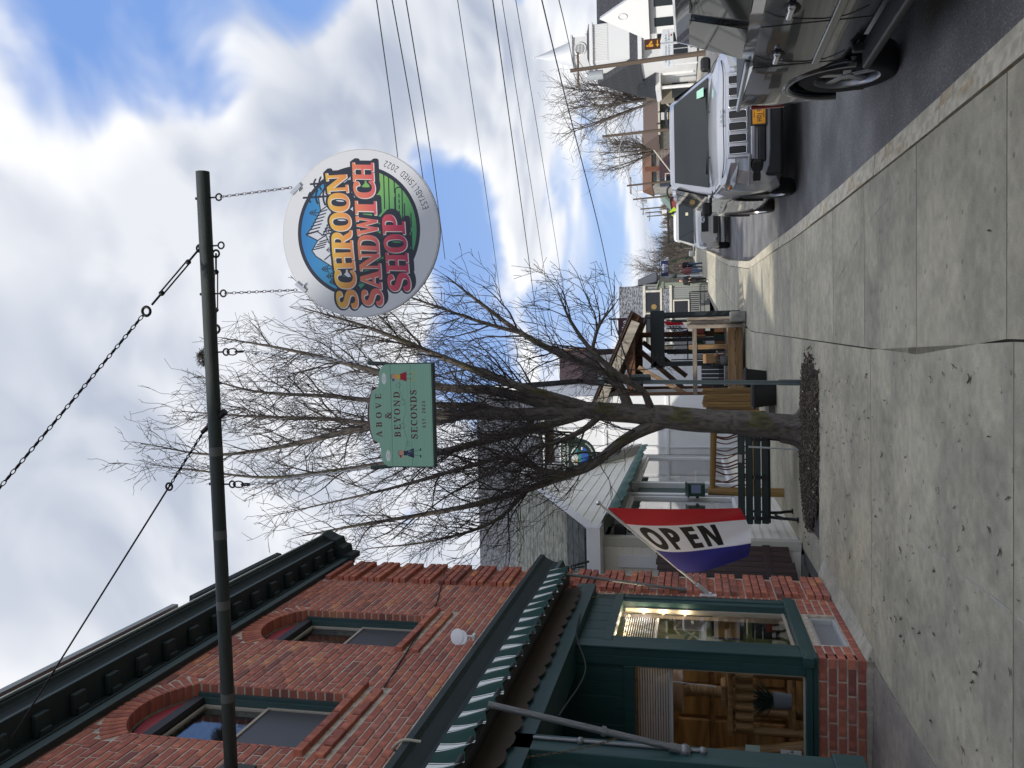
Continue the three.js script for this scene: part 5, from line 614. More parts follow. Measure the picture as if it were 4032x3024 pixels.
{ // white hall behind, wall towards us
  const h = thing('white_hall', 'tall white panelled hall with grey shingle roof behind the visitor bureau', 'building', [-3, 0.1, -20]);
  partW(h, 'wall', [planar(span(-9, -1.12, 0, 4.95, -27, -19.4))], whiteWall);
  for (let k = 0; k < 12; k++) partW(h, 'batten', rspan(-1.5 - k * 0.42, -1.46 - k * 0.42, 0.1, 4.8, -19.4, -19.375, 0.004), whiteTrim);
  for (const y of [1.9, 3.35]) partW(h, 'belt_board', rspan(-9, -1.12, y, y + 0.07, -19.4, -19.37, 0.004), whiteTrim);
  partW(h, 'frieze', rspan(-9, -1.1, 4.62, 4.85, -19.4, -19.36, 0.005), M('frieze_brown', rgb(0.25, 0.15, 0.08), 0.7, { map: T.wood }));
  const slope = (d0, y0, d1, y1, th, x0, x1) => { const g = poly([[-d0, y0], [-d1, y1], [-d1, y1 - th], [-d0, y0 - th]], x1 - x0); g.rotateY(-Math.PI / 2); g.translate(x1, 0, 0); return planar(g); };
  const n = 24; for (let k = 0; k < n; k++) { const t0 = k / n, t1 = (k + 1) / n + 0.01, d0 = mixf(19.15, 22, t0), d1 = mixf(19.15, 22, Math.min(1, t1)), y0 = mixf(4.9, 7.2, t0), y1 = mixf(4.9, 7.2, Math.min(t1, 1)); partW(h, 'shingle_course', slope(d0, y0 + 0.03, d1, y1 + 0.022, 0.014, -9.3, -0.95), roofDark); }
  partW(h, 'roof_deck', [slope(19.15, 4.9, 22, 7.2, 0.12, -9.3, -0.96), slope(22, 7.2, 27, 4.9, 0.1, -9.3, -0.96)], roofDark);
  partW(h, 'eave_board', [rspan(-9.3, -0.94, 4.8, 4.92, -19.17, -19.13, 0.005)], whiteTrim); partW(h, 'gutter', rspan(-9.3, -0.94, 4.9, 4.94, -19.14, -19.08, 0.01), M('gutter_dark', rgb(0.05, 0.055, 0.07), 0.5));
  partW(h, 'rake_board', slope(19.15, 4.97, 22, 7.27, 0.2, -0.96, -0.92), M('frieze_brown', 0, 0)); partW(h, 'rake_trim', slope(19.13, 5.02, 22, 7.32, 0.05, -0.97, -0.9), whiteTrim);
  const g = poly([[-26.8, 4.9], [-19.4, 4.9], [-22, 7.1]], 0.1); g.rotateY(-Math.PI / 2); g.translate(-1.12, 0, 0); partW(h, 'gable', g, whiteWall);
}
{ // shop next door: white siding, dark shutters behind the timber porch
  const h = thing('white_shop', 'white clapboard shop with dark window strips beyond the timber porch', 'building', [-0.9, 0.2, -27]);
  partW(h, 'wall', span(-6, -0.2, 0, 4.3, -34, -25.6), whiteWall);
  for (let k = 0; k < 14; k++) partW(h, 'clapboard', clapZ(-25.6 + 0.002, 1.6 + k * 0.19, 0.19, -1.6, -0.2), whiteWall);
  for (const y of [3.0, 3.6]) partW(h, 'window', [rspan(-1.5, -0.4, y, y + 0.12, -25.6, -25.57, 0.005)], M('glass_dark', rgb(0.02, 0.022, 0.026), 0.1));
  const g = poly([[-34.3, 4.25], [-25.2, 4.25], [-29.7, 6.1]], 6.2); g.rotateY(-Math.PI / 2); g.translate(0.0, 0, 0); partW(h, 'roof', planar(g), M('roof_burgundy', rgb(0.055, 0.015, 0.022), 0.8, { map: T.shingle }));
  partW(h, 'roof_edge', (() => { const q = poly([[-25.15, 4.2], [-29.7, 6.06], [-29.7, 6.2], [-25.1, 4.32]], 0.05); q.rotateY(-Math.PI / 2); q.translate(0.04, 0, 0); return q; })(), M('frieze_brown', 0, 0));
}
{ // hanging bureau sign on its bracket
  const t = canvasTex(512, 512, (c, W, H) => {
    c.fillStyle = '#0e2b24'; c.fillRect(0, 0, W, H); c.fillStyle = '#d9dcd6'; c.textAlign = 'center'; c.font = 'bold 60px serif'; c.save(); c.translate(256, 62); c.scale(0.95, 1); c.fillText('SCHROON LAKE', 0, 0); c.restore(); c.font = 'italic bold 38px serif'; c.fillText('Adirondack Region', 256, 108);
    c.save(); c.beginPath(); c.ellipse(256, 270, 150, 130, 0, 0, 7); c.clip(); c.fillStyle = '#d4dad8'; c.fillRect(0, 0, W, H); c.fillStyle = '#e39a3b'; c.beginPath(); c.arc(180, 215, 22, 0, 7); c.fill(); c.fillStyle = '#3c8078'; c.beginPath(); c.moveTo(90, 300); c.lineTo(190, 235); c.lineTo(240, 260); c.lineTo(320, 190); c.lineTo(430, 270); c.lineTo(430, 320); c.lineTo(90, 320); c.fill(); c.fillStyle = '#2459a8'; c.fillRect(80, 300, 400, 120); c.fillStyle = '#16352c'; c.fillRect(330, 250, 90, 70); c.fillStyle = '#e8ece8'; c.fillRect(345, 296, 40, 20); c.restore();
    c.fillStyle = '#d9dcd6'; c.font = 'italic bold 40px serif'; const s = 'Chamber of Commerce'; for (let i = 0; i < s.length; i++) { const a = (150 - 120 * i / (s.length - 1)) * Math.PI / 180; c.save(); c.translate(256 + 205 * Math.cos(a), 265 + 205 * Math.sin(a)); c.rotate(a - Math.PI / 2); c.fillText(s[i], 0, 10); c.restore(); }
  });
  const s = thing('bureau_sign', 'dark green bureau sign with painted lake hanging behind the branches', 'sign', [-1.65, 2.82, -12.6]);
  const out = [[-0.28, 0.54], [0.28, 0.54], [0.28, 0.38], [0.3, 0.38], [0.3, 0.3]]; for (let k = 0; k <= 14; k++) { const a = -k * Math.PI / 14; out.push([0.27 * Math.cos(a), 0.27 + 0.27 * Math.sin(a)]); } out.push([-0.3, 0.3], [-0.3, 0.38], [-0.28, 0.38]);
  const g = poly(out, 0.03, 0.003); const p = g.attributes.position, uv = g.attributes.uv; for (let i = 0; i < p.count; i++) uv.setXY(i, (p.getX(i) + 0.28) / 0.56, p.getY(i) / 0.54); part(s, 'board', g, M('bureau_face', 0xffffff, 0.5, { map: t }));
  for (const x of [-0.22, 0.22]) part(s, 'hanger', [rod(V3(x, 0.54, 0.015), V3(x, 0.84, 0.015), 0.005, 0.005, 6)], ironM);
  const a = thing('sign_bracket', 'black iron arm and glass lantern over the bureau sign', 'bracket', [-2.2, 3.67, -12.6]);
  part(a, 'arm', [rod(V3(0, 0, 0), V3(0.96, 0, 0), 0.016, 0.014), rod(V3(0, -0.25, 0), V3(0.35, 0, 0), 0.01, 0.01), rod(V3(0.89, -0.05, 0), V3(0.89, 0.06, 0), 0.02, 0.02)], ironM);
  part(a, 'lantern', [new THREE.CylinderGeometry(0.06, 0.04, 0.13, 6).translate(0.89, 0.14, 0)], M('lantern_glass', rgb(0.75, 0.76, 0.77), 0.15, { transmission: 0.7, thickness: 0 }));
  part(a, 'lantern_cap', [new THREE.ConeGeometry(0.075, 0.06, 6).translate(0.89, 0.235, 0), rod(V3(0.89, 0.26, 0), V3(0.89, 0.32, 0), 0.008, 0.003), new THREE.CylinderGeometry(0.045, 0.025, 0.03, 6).translate(0.89, 0.065, 0)], whiteTrim);
}
{ // brown board fence in the gap
  const f = thing('board_fence', 'brown vertical board fence between the brick pier and the clapboard house', 'fence', [-2.55, 0.1, -10]);
  const bm = [0, 1, 2].map((k) => M('brown_board_' + k, rgb(...[[0.07, 0.035, 0.028], [0.085, 0.042, 0.034], [0.058, 0.03, 0.026]][k]), 0.75, { map: T.wood, bumpMap: T.wood, bumpScale: 0.004 }));
  const a = P(-2.46, 0, 10.36), b = P(-2.86, 0, 8.9), n = 12; for (let k = 0; k < n; k++) { const t = (k + 0.5) / n, q = a.clone().lerp(b, t), L2 = a.distanceTo(b) / n; partW(f, 'board', planar(rbox(L2 - 0.008, 1.6 - 0.02 * (k % 3), 0.02, q.x, 1.02 - 0.01 * k + 0.02, q.z, 0.004, Math.atan2(b.z - a.z, -(b.x - a.x)) + Math.PI)), bm[k % 3]); }
  partW(f, 'fence_rail', [bar(a.clone().add(V3(0, 0.5, -0.02)), b.clone().add(V3(0, 0.5, -0.02)), 0.04, 0.09), bar(a.clone().add(V3(0, 1.5, -0.02)), b.clone().add(V3(0, 1.5, -0.02)), 0.04, 0.09)], bm[2], { kind: 'stuff' });
  for (const y of [0.55, 1.32]) partW(f, 'hinge', rbox(0.02, 0.11, 0.05, XF - 0.02, y, -8.72, 0.004), M('hinge_zinc', rgb(0.5, 0.5, 0.5), 0.35, { metalness: 0.7 }));
}
{ // green slatted bench seen from behind
  const b = thing('park_bench', 'dark green slatted bench with black iron legs beside the tree', 'bench', [-1.68, 0.085, -10.95]);
  const gm = [M('bench_green', rgb(0.012, 0.032, 0.03), 0.4, { map: T.paintwood }), M('bench_green_b', rgb(0.016, 0.04, 0.037), 0.4, { map: T.paintwood })], im = M('cast_iron', rgb(0.012, 0.013, 0.015), 0.45, { metalness: 0.3 });
  for (let k = 0; k < 4; k++) part(b, 'back_slat', planar(rbox(1.16, 0.085, 0.028, 0, 0.385 + k * 0.098, 0.2 + k * 0.02, 0.008, 0, -0.18), 'u'), gm[k % 2]);
  for (let k = 0; k < 4; k++) part(b, 'seat_slat', planar(rbox(1.16, 0.028, 0.085, 0, 0.33 + k * 0.008, 0.12 - k * 0.1, 0.008), 'u'), gm[k % 2]);
  for (const x of [-0.5, 0.02, 0.5]) { part(b, 'back_strap', [rbox(0.045, 0.36, 0.012, x, 0.53, 0.252, 0.003, 0, -0.18)], im); for (let k = 0; k < 6; k++) part(b, 'bolt', ball(0.007, x + (k % 2 ? 0.011 : -0.011), 0.41 + Math.floor(k / 2) * 0.11, 0.24 + Math.floor(k / 2) * 0.022, 6), M('bolt_zinc', rgb(0.4, 0.4, 0.4), 0.4, { metalness: 0.7 })); }
  for (const x of [-0.5, 0.5]) { part(b, 'leg', tube([V3(x, 0.34, 0.16), V3(x - 0.01, 0.2, 0.18), V3(x, 0.1, 0.26), V3(x, 0.012, 0.3)], 0.02, 8), im); part(b, 'leg', tube([V3(x, 0.34, -0.12), V3(x, 0.18, -0.14), V3(x, 0.1, -0.2), V3(x, 0.012, -0.24)], 0.02, 8), im); part(b, 'brace', tube([V3(x, 0.18, 0.19), V3(x, 0.25, 0.02), V3(x, 0.18, -0.14)], 0.013, 6), im); part(b, 'foot', rbox(0.06, 0.018, 0.07, x, 0.012, 0.31, 0.006), im); part(b, 'foot', rbox(0.06, 0.018, 0.07, x, 0.012, -0.25, 0.006), im); part(b, 'armrest', tube([V3(x, 0.56, 0.2), V3(x, 0.57, 0.02), V3(x, 0.56, -0.17), V3(x, 0.5, -0.2), V3(x, 0.34, -0.14)], 0.016, 8), im); }
  part(b, 'plaque', rbox(0.1, 0.045, 0.006, 0.26, 0.69, 0.284, 0.002, 0, -0.18), M('plaque', rgb(0.4, 0.4, 0.4), 0.3, { metalness: 0.6 }));
}
const logM = [M('log_a', rgb(0.42, 0.24, 0.075), 0.7, { map: T.wood }), M('log_b', rgb(0.5, 0.3, 0.1), 0.7, { map: T.wood }), M('log_c', rgb(0.33, 0.18, 0.06), 0.7, { map: T.wood })];
{ // rustic twig-work settee back
  const t = thing('twig_settee', 'rustic log settee back with woven red twigs behind the green bench', 'bench', [-1.65, 0.09, -12.2]);
  part(t, 'top_log', rod(V3(-0.46, 1.0, 0), V3(0.48, 0.97, 0), 0.042, 0.05, 10), logM[0]); part(t, 'log_end', rod(V3(-0.5, 1.0, 0), V3(-0.46, 1.0, 0), 0.012, 0.042, 10), logM[0]);
  for (const x of [-0.45, 0.45]) part(t, 'post', rod(V3(x - 0.01, 0, 0), V3(x, x < 0 ? 1.06 : 0.98, 0), 0.066, 0.062, 12), logM[x < 0 ? 1 : 2]);
  part(t, 'seat_log', rod(V3(-0.45, 0.42, -0.02), V3(0.45, 0.42, -0.02), 0.05, 0.05, 10), logM[1]);
  const R = rngOf(11), tm = M('red_twig', rgb(0.16, 0.06, 0.035), 0.7); for (let k = 0; k < 13; k++) { const x = -0.38 + k * 0.063, s = (R() - 0.5) * 0.3; part(t, 'twig', tube([V3(x, 0.42, 0.01), V3(x + s * 0.4 + 0.03, 0.6, 0.02), V3(x + s * 0.7 - 0.03, 0.8, 0), V3(clamp(x + s, -0.42, 0.42), 0.97, 0)], 0.008 + 0.005 * R(), 5), tm); }
}
{ // leaflet box on the wall
  const b = thing('leaflet_box', 'small dark green leaflet box beside the bureau window', 'box', [-2.27, 1.2, -13.3]);
  part(b, 'case', [rbox(0.2, 0.26, 0.16, 0, 0.11, 0, 0.01)], M('box_green', rgb(0.012, 0.045, 0.03), 0.4)); part(b, 'lid', rbox(0.23, 0.02, 0.2, 0, 0.255, 0.02, 0.006, 0, 0.25), M('box_green', 0, 0)); part(b, 'leaflet', rbox(0.13, 0.15, 0.004, 0.02, 0.12, 0.083, 0.001), M('leaflet_blue', rgb(0.22, 0.28, 0.42), 0.5)); part(b, 'arm', rbox(0.06, 0.05, 0.05, -0.11, 0.1, 0), M('box_green', 0, 0));
}
{ // steel sign post with the back of its plates, beside the tree
  const p = thing('sign_post', 'galvanised street sign post with plate seen edge on beside the tree', 'post', [-0.47, 0.06, -10.25]);
  const gm = M('post_steel', rgb(0.24, 0.3, 0.31), 0.4, { metalness: 0.65, map: T.grain });
  part(p, 'upright', [rbox(0.05, 2.46, 0.012, 0.04, 1.24, 0, 0.003, 0, 0, -0.02), rbox(0.012, 2.46, 0.03, 0.06, 1.24, 0.012, 0.003, 0, 0, -0.02), rbox(0.012, 2.46, 0.03, 0.02, 1.24, 0.012, 0.003, 0, 0, -0.02)], gm); part(p, 'stub', rbox(0.07, 0.3, 0.03, 0.02, 0.14, -0.01, 0.003, 0, 0, -0.02), gm);
  part(p, 'plate', rbox(0.05, 0.3, 0.3, 0.095, 2.22, 0.02, 0.012, 0.25), M('plate_grey', rgb(0.1, 0.13, 0.125), 0.45, { metalness: 0.4 })); part(p, 'plate', rbox(0.045, 0.26, 0.3, 0.095, 1.92, 0.02, 0.012, 0.25), M('plate_grey', 0, 0));
  const s = thing('marker_stake', 'thin white marker stake standing in the mulch', 'stake', [-1.27, 0.08, -10.4]); part(s, 'rod', rod(V3(0, 0, 0), V3(0.03, 0.6, 0), 0.011, 0.011, 8), M('stake_white', rgb(0.6, 0.64, 0.64), 0.5)); part(s, 'tip', ball(0.011, 0.03, 0.6, 0, 8), M('stake_white', 0, 0));
}
{ // black tubs and a concrete block
  const tub = (w, h, d) => { const g = new THREE.CylinderGeometry(0.5, 0.4, 1, 4, 1, false); g.rotateY(Math.PI / 4); g.scale(w * 1.41, h, d * 1.41); g.translate(0, h / 2, 0); return g; };
  const bm = M('tub_black', rgb(0.012, 0.013, 0.014), 0.5);
  const a = thing('black_planter', 'black square planter nearest the tree trunk', 'planter', [-0.76, 0.1, -13.2], 'black planters'); part(a, 'tub', tub(0.38, 0.33, 0.4), bm); part(a, 'rim', rbox(0.42, 0.035, 0.44, 0, 0.335, 0, 0.008), bm); part(a, 'soil', rbox(0.36, 0.01, 0.38, 0, 0.356, 0), M('soil', rgb(0.03, 0.025, 0.02), 1));
  copy(a, 'black square planter standing farther back by the deck', [-0.6, 0.12, -14.7], 0.1);
  single('concrete_block', rbox(0.2, 0.1, 0.2, -1.02, 0.15, -13.4, 0.01), M('block_grey', rgb(0.42, 0.42, 0.41), 0.9, { map: T.concrete }), 'grey concrete block behind the near black planter', 'block');
}
{ // rustic slab chair
  const c = thing('slab_chair', 'yellow rustic armchair of split logs behind the tree trunk', 'chair', [-0.95, 0.115, -14.6]); const R = rngOf(5);
  for (let k = 0; k < 10; k++) part(c, 'back_slab', planar(rbox(0.048, 0.86 + R() * 0.16, 0.035, -0.21 + k * 0.047, 0.58, 0.16 + R() * 0.01, 0.012, 0, -0.05)), logM[k % 3]);
  for (let k = 0; k < 5; k++) part(c, 'seat_slab', planar(rbox(0.46, 0.035, 0.08, -0.01, 0.36, 0.12 - k * 0.085, 0.012), 'u'), logM[(k + 1) % 3]);
  for (const x of [-0.23, 0.2]) { part(c, 'arm', rod(V3(x, 0.58, 0.16), V3(x, 0.6, -0.32), 0.035, 0.04, 8), M('grey_log', rgb(0.22, 0.16, 0.11), 0.8, { map: T.wood })); for (const z of [0.14, -0.26]) part(c, 'leg', rod(V3(x, 0, z), V3(x, z < 0 ? 0.6 : 1.0, z), 0.04, 0.036, 8), logM[0]); }
}
// ================= timber porch, deck and the shops up the street =================
const timber = [M('cedar', rgb(0.2, 0.085, 0.035), 0.7, { map: T.wood, bumpMap: T.wood, bumpScale: 0.003 }), M('cedar_dark', rgb(0.1, 0.045, 0.022), 0.7, { map: T.wood }), M('cedar_pale', rgb(0.38, 0.24, 0.13), 0.75, { map: T.wood })];
const greyWood = M('weathered_wood', rgb(0.34, 0.28, 0.22), 0.85, { map: T.wood, bumpMap: T.wood, bumpScale: 0.004 }), tanWood = M('treated_wood', rgb(0.36, 0.21, 0.09), 0.75, { map: T.wood, bumpMap: T.wood, bumpScale: 0.003 }), inkFrame = M('ink_frame', rgb(0.014, 0.022, 0.026), 0.5), bm2 = (a, b, w, h, m) => planar(bar(a, b, w, h));
{
  const p = thing('timber_porch', 'brown timber framed porch with a sloping roof beyond the tree', 'porch', [-0.35, 0.16, -20]);
  for (const [x, d] of [[-1.12, 19.6], [-1.12, 22.6], [0.35, 22.6]]) partW(p, 'post', bm2(P(x, 0.15, d), P(x, 2.8, d), 0.14, 0.14), timber[0]);
  partW(p, 'beam', bm2(P(-1.2, 2.77, 19.6), P(0.6, 2.77, 19.6), 0.16, 0.2), timber[0]); partW(p, 'beam', bm2(P(-1.2, 2.77, 22.6), P(0.6, 2.77, 22.6), 0.16, 0.2), timber[1]); partW(p, 'beam', bm2(P(-1.12, 2.77, 19.6), P(-1.12, 2.77, 22.6), 0.16, 0.16), timber[2]);
  partW(p, 'brace', bm2(P(-1.1, 1.5, 19.62), P(-0.45, 2.6, 19.62), 0.1, 0.1), timber[2]); partW(p, 'brace', bm2(P(-1.0, 1.6, 20.8), P(-0.05, 2.65, 20.8), 0.12, 0.12), timber[1]); partW(p, 'brace', bm2(P(-0.75, 1.5, 21.6), P(0.15, 2.6, 21.6), 0.12, 0.12), timber[1]);
  for (let k = 0; k < 8; k++) { const d = 19.5 + k * 0.46; partW(p, 'rafter', bm2(P(-1.35, 3.55, d), P(0.78, 2.6, d), 0.07, 0.15), timber[k % 2]); }
  partW(p, 'roof_boards', planar((() => { const g = box(2.5, 0.03, 3.7, 0, 0, 0); g.rotateZ(-Math.atan2(0.95, 2.13)); g.translate(-0.3, 3.2, -21.1); return g; })()), timber[1]);
  partW(p, 'roof_shingles', planar((() => { const g = box(2.55, 0.02, 3.75, 0, 0, 0); g.rotateZ(-Math.atan2(0.95, 2.13)); g.translate(-0.29, 3.24, -21.1); return g; })()), roofDark);
  partW(p, 'barge_board', bm2(P(-1.4, 3.52, 19.28), P(0.62, 2.62, 19.28), 0.03, 0.2), M('barge_pale', rgb(0.46, 0.41, 0.33), 0.75, { map: T.wood }));
  partW(p, 'back_panel', planar(span(-1.3, -1.22, 0.2, 2.7, -22.6, -19.6)), timber[0]);
}
{
  const d = thing('deck_rail', 'treated wood deck box and rails in front of the porch', 'deck', [-0.25, 0.16, -19.5]);
  partW(d, 'fascia_board', planar(rspan(-1.06, 0.58, 0.39, 0.55, -19.52, -19.44, 0.008), 'u'), tanWood); partW(d, 'fascia_board', planar(rspan(-1.06, 0.58, 0.22, 0.38, -19.53, -19.45, 0.008), 'u'), tanWood);
  partW(d, 'floor', planar(span(-1.2, 0.56, 0.42, 0.52, -22.4, -19.53)), greyWood);
  partW(d, 'top_rail', planar(rspan(-1.16, 0.45, 1.24, 1.34, -19.54, -19.46, 0.008), 'u'), greyWood);
  partW(d, 'post', planar(rspan(-0.06, 0.05, 0.55, 1.42, -19.58, -19.48, 0.008)), tanWood);
  for (const x of [0.46, 0.55, 0.64]) partW(d, 'corner_post', planar(rspan(x - 0.04, x + 0.04, 0.2, 1.46, -19.4, -19.28 - (x - 0.46), 0.008)), greyWood);
  for (let k = 0; k < 4; k++) partW(d, 'side_rail', planar(rspan(0.52, 0.6, 0.5 + k * 0.22, 0.58 + k * 0.22, -21.8, -19.5, 0.008)), greyWood);
  partW(d, 'step_block', planar(rspan(0.55, 0.78, 0.17, 0.5, -19.7, -19.1, 0.01)), M('block_grey', 0, 0));
}
{
  const a = thing('garden_arbour', 'dark painted garden arbour standing on the deck', 'arbour', [0.3, 0.5, -21]);
  for (const [x, d] of [[0.82, 20.8], [0.82, 22], [-0.42, 20.8], [0.2, 22.2], [-0.1, 22.2]]) partW(a, 'post', rspan(x - 0.05, x + 0.05, 0.2, 2.1, -d - 0.05, -d + 0.05, 0.006), inkFrame);
  partW(a, 'lintel', rspan(-0.5, 0.92, 2.02, 2.36, -20.88, -20.74, 0.01), inkFrame); partW(a, 'lintel', rspan(0.74, 0.9, 2.02, 2.34, -22.1, -20.88, 0.01), inkFrame);
  partW(a, 'roof_tile', rbox(0.2, 0.03, 0.5, 0.72, 2.5, -20.9, 0.006, 0, 0, -0.4), M('slate_tile', rgb(0.16, 0.18, 0.2), 0.6));
  for (let k = 0; k < 6; k++) partW(a, 'lattice', rspan(-0.4 + k * 0.22, -0.37 + k * 0.22, 0.5, 2.0, -22.25, -22.22, 0.004), inkFrame);
}
{ // goods on the deck
  const c = thing('garden_chair', 'black slatted garden chair at the end of the deck', 'chair', [-0.7, 0.52, -19.9]); const cm = M('chair_black', rgb(0.014, 0.017, 0.02), 0.5);
  for (let k = 0; k < 4; k++) part(c, 'seat_slat', rbox(0.5, 0.02, 0.08, 0, 0.12 + k * 0.03, 0.15 - k * 0.095, 0.005), cm); for (let k = 0; k < 5; k++) part(c, 'back_slat', rbox(0.085, 0.55, 0.02, -0.2 + k * 0.1, 0.36, -0.3, 0.005, 0, -0.35), cm); for (const x of [-0.27, 0.27]) { part(c, 'arm', rbox(0.09, 0.02, 0.55, x, 0.36, -0.05, 0.005), cm); part(c, 'leg', rbox(0.05, 0.36, 0.03, x, 0.18, 0.18, 0.004), cm); part(c, 'leg', rbox(0.05, 0.3, 0.03, x, 0.15, -0.22, 0.004, 0, -0.3), cm); }
  single('cardboard_box', rbox(0.22, 0.3, 0.2, -0.28, 0.95, -19.9, 0.006), M('cardboard', rgb(0.4, 0.24, 0.12), 0.9), 'brown cardboard box behind the deck rail', 'box');
  single('side_table', [rspan(-0.46, -0.1, 0.76, 0.8, -20.05, -19.75, 0.006), rod(P(-0.42, 0.52, 19.8), P(-0.42, 0.77, 19.8), 0.015), rod(P(-0.14, 0.52, 19.8), P(-0.14, 0.77, 19.8), 0.015), rod(P(-0.42, 0.52, 20), P(-0.42, 0.77, 20), 0.015), rod(P(-0.14, 0.52, 20), P(-0.14, 0.77, 20), 0.015)], greyWood, 'small grey table under the cardboard box', 'table');
  const pot = thing('stone_pot', 'round grey stone pot with a spiky dry plant on the deck', 'pot', [-0.32, 0.52, -19.7]); part(pot, 'pot', new THREE.LatheGeometry([[0, 0], [0.08, 0], [0.11, 0.1], [0.1, 0.2], [0.085, 0.2], [0.08, 0.1], [0, 0.08]].map((q) => new THREE.Vector2(...q)), 14), M('pot_grey', rgb(0.2, 0.2, 0.2), 0.85, { map: T.grain })); { const t = new Twigs(), R = rngOf(3); for (let k = 0; k < 26; k++) t.seg(V3(0, 0.17, 0), V3((R() - 0.5) * 0.3, 0.25 + R() * 0.18, (R() - 0.5) * 0.3), 0.006, 0.002); part(pot, 'dry_plant', t.build(), M('dry_plant', rgb(0.16, 0.13, 0.07), 0.9)); }
  const sh = thing('goods_rack', 'dark rack with mixed goods at the back of the deck', 'rack', [0.1, 0.5, -22.3]); const R = rngOf(9); part(sh, 'frame', [rspan(-0.45, 0.6, 0.5, 0.53, -0.3, 0), rspan(-0.45, 0.6, 0.95, 0.98, -0.3, 0), rspan(-0.45, 0.6, 0, 0.03, -0.3, 0), rspan(-0.45, -0.42, 0, 1.4, -0.3, 0), rspan(0.57, 0.6, 0, 1.4, -0.3, 0)], inkFrame); for (let k = 0; k < 12; k++) part(sh, 'goods', rbox(0.1 + R() * 0.07, 0.14 + R() * 0.16, 0.12, -0.36 + (k % 6) * 0.17, (k < 6 ? 0.15 : 0.64), 0.02, 0.02), M('goods_' + k % 5, [rgb(0.25, 0.05, 0.04), rgb(0.5, 0.48, 0.44), rgb(0.3, 0.18, 0.08), rgb(0.06, 0.1, 0.05), rgb(0.55, 0.25, 0.1)][k % 5], 0.7));
  const cab = thing('white_cabinet', 'white cabinet with cut out hearts beside the second open flag', 'cabinet', [0.05, 0.3, -23.6]); part(cab, 'case', rbox(0.5, 1.4, 0.3, 0, 0.8, 0, 0.01), whiteTrim); part(cab, 'cornice', rbox(0.56, 0.06, 0.36, 0, 1.52, 0, 0.01), whiteTrim); part(cab, 'door', rbox(0.42, 0.6, 0.012, 0, 0.95, 0.156, 0.005), whiteTrim);
}
{ // second flag
  const f = thing('open_flag', 'smaller OPEN flag on a slanting pole under the arbour', 'flag', [0.05, 1.5, -23.2]); part(f, 'pole', rod(V3(0, 0, 0), V3(0.7, 0.66, 0.11), 0.012, 0.01, 8), whiteTrim);
  const g = new THREE.PlaneGeometry(1, 1, 20, 14), p = g.attributes.position, A = V3(0.68, 0.64, 0.1), B = V3(0.2, 0.2, 0.04), C2 = V3(0.66, 0.12, 0.12), D = V3(0.3, -0.12, 0.1), q = V3(), r = V3(); for (let i = 0; i < p.count; i++) { const v = p.getX(i) + 0.5, h = 0.5 - p.getY(i); q.lerpVectors(A, B, h); r.lerpVectors(C2, D, h); q.lerp(r, v); q.z += 0.03 * Math.sin(h * 8 + v * 3) * v; p.setXYZ(i, q.x, q.y, q.z); } g.computeVertexNormals(); part(f, 'cloth', g, M('flag_cloth', 0, 0)); part(f, 'bracket', rbox(0.04, 0.08, 0.04, 0, 0, 0), whiteTrim);
}
{ // burgundy shop sign
  const t = canvasTex(256, 256, (c) => { c.fillStyle = '#3c0f1c'; c.fillRect(0, 0, 256, 256); c.fillStyle = '#d8d6d4'; c.font = 'bold 92px sans-serif'; c.textAlign = 'right'; c.fillText('like', 236, 108); c.fillText('y', 236, 218); });
  const s = thing('burgundy_sign', 'burgundy shop sign with white letters above the porch roof', 'sign', [0.58, 2.8, -24]); part(s, 'panel', rbox(0.6, 0.64, 0.05, 0, 0.32, 0, 0.008), M('burgundy_panel', rgb(0.05, 0.008, 0.015), 0.5)); const g = new THREE.PlaneGeometry(0.56, 0.6); g.translate(0, 0.32, 0.028); part(s, 'lettering', g, M('burgundy_face', 0xffffff, 0.5, { map: t })); part(s, 'post', [rod(V3(0.28, -2.6, 0), V3(0.28, 0.9, 0), 0.025, 0.025), rod(V3(0.28, 0.84, 0), V3(-0.2, 0.84, 0), 0.015, 0.015)], ironM);
}
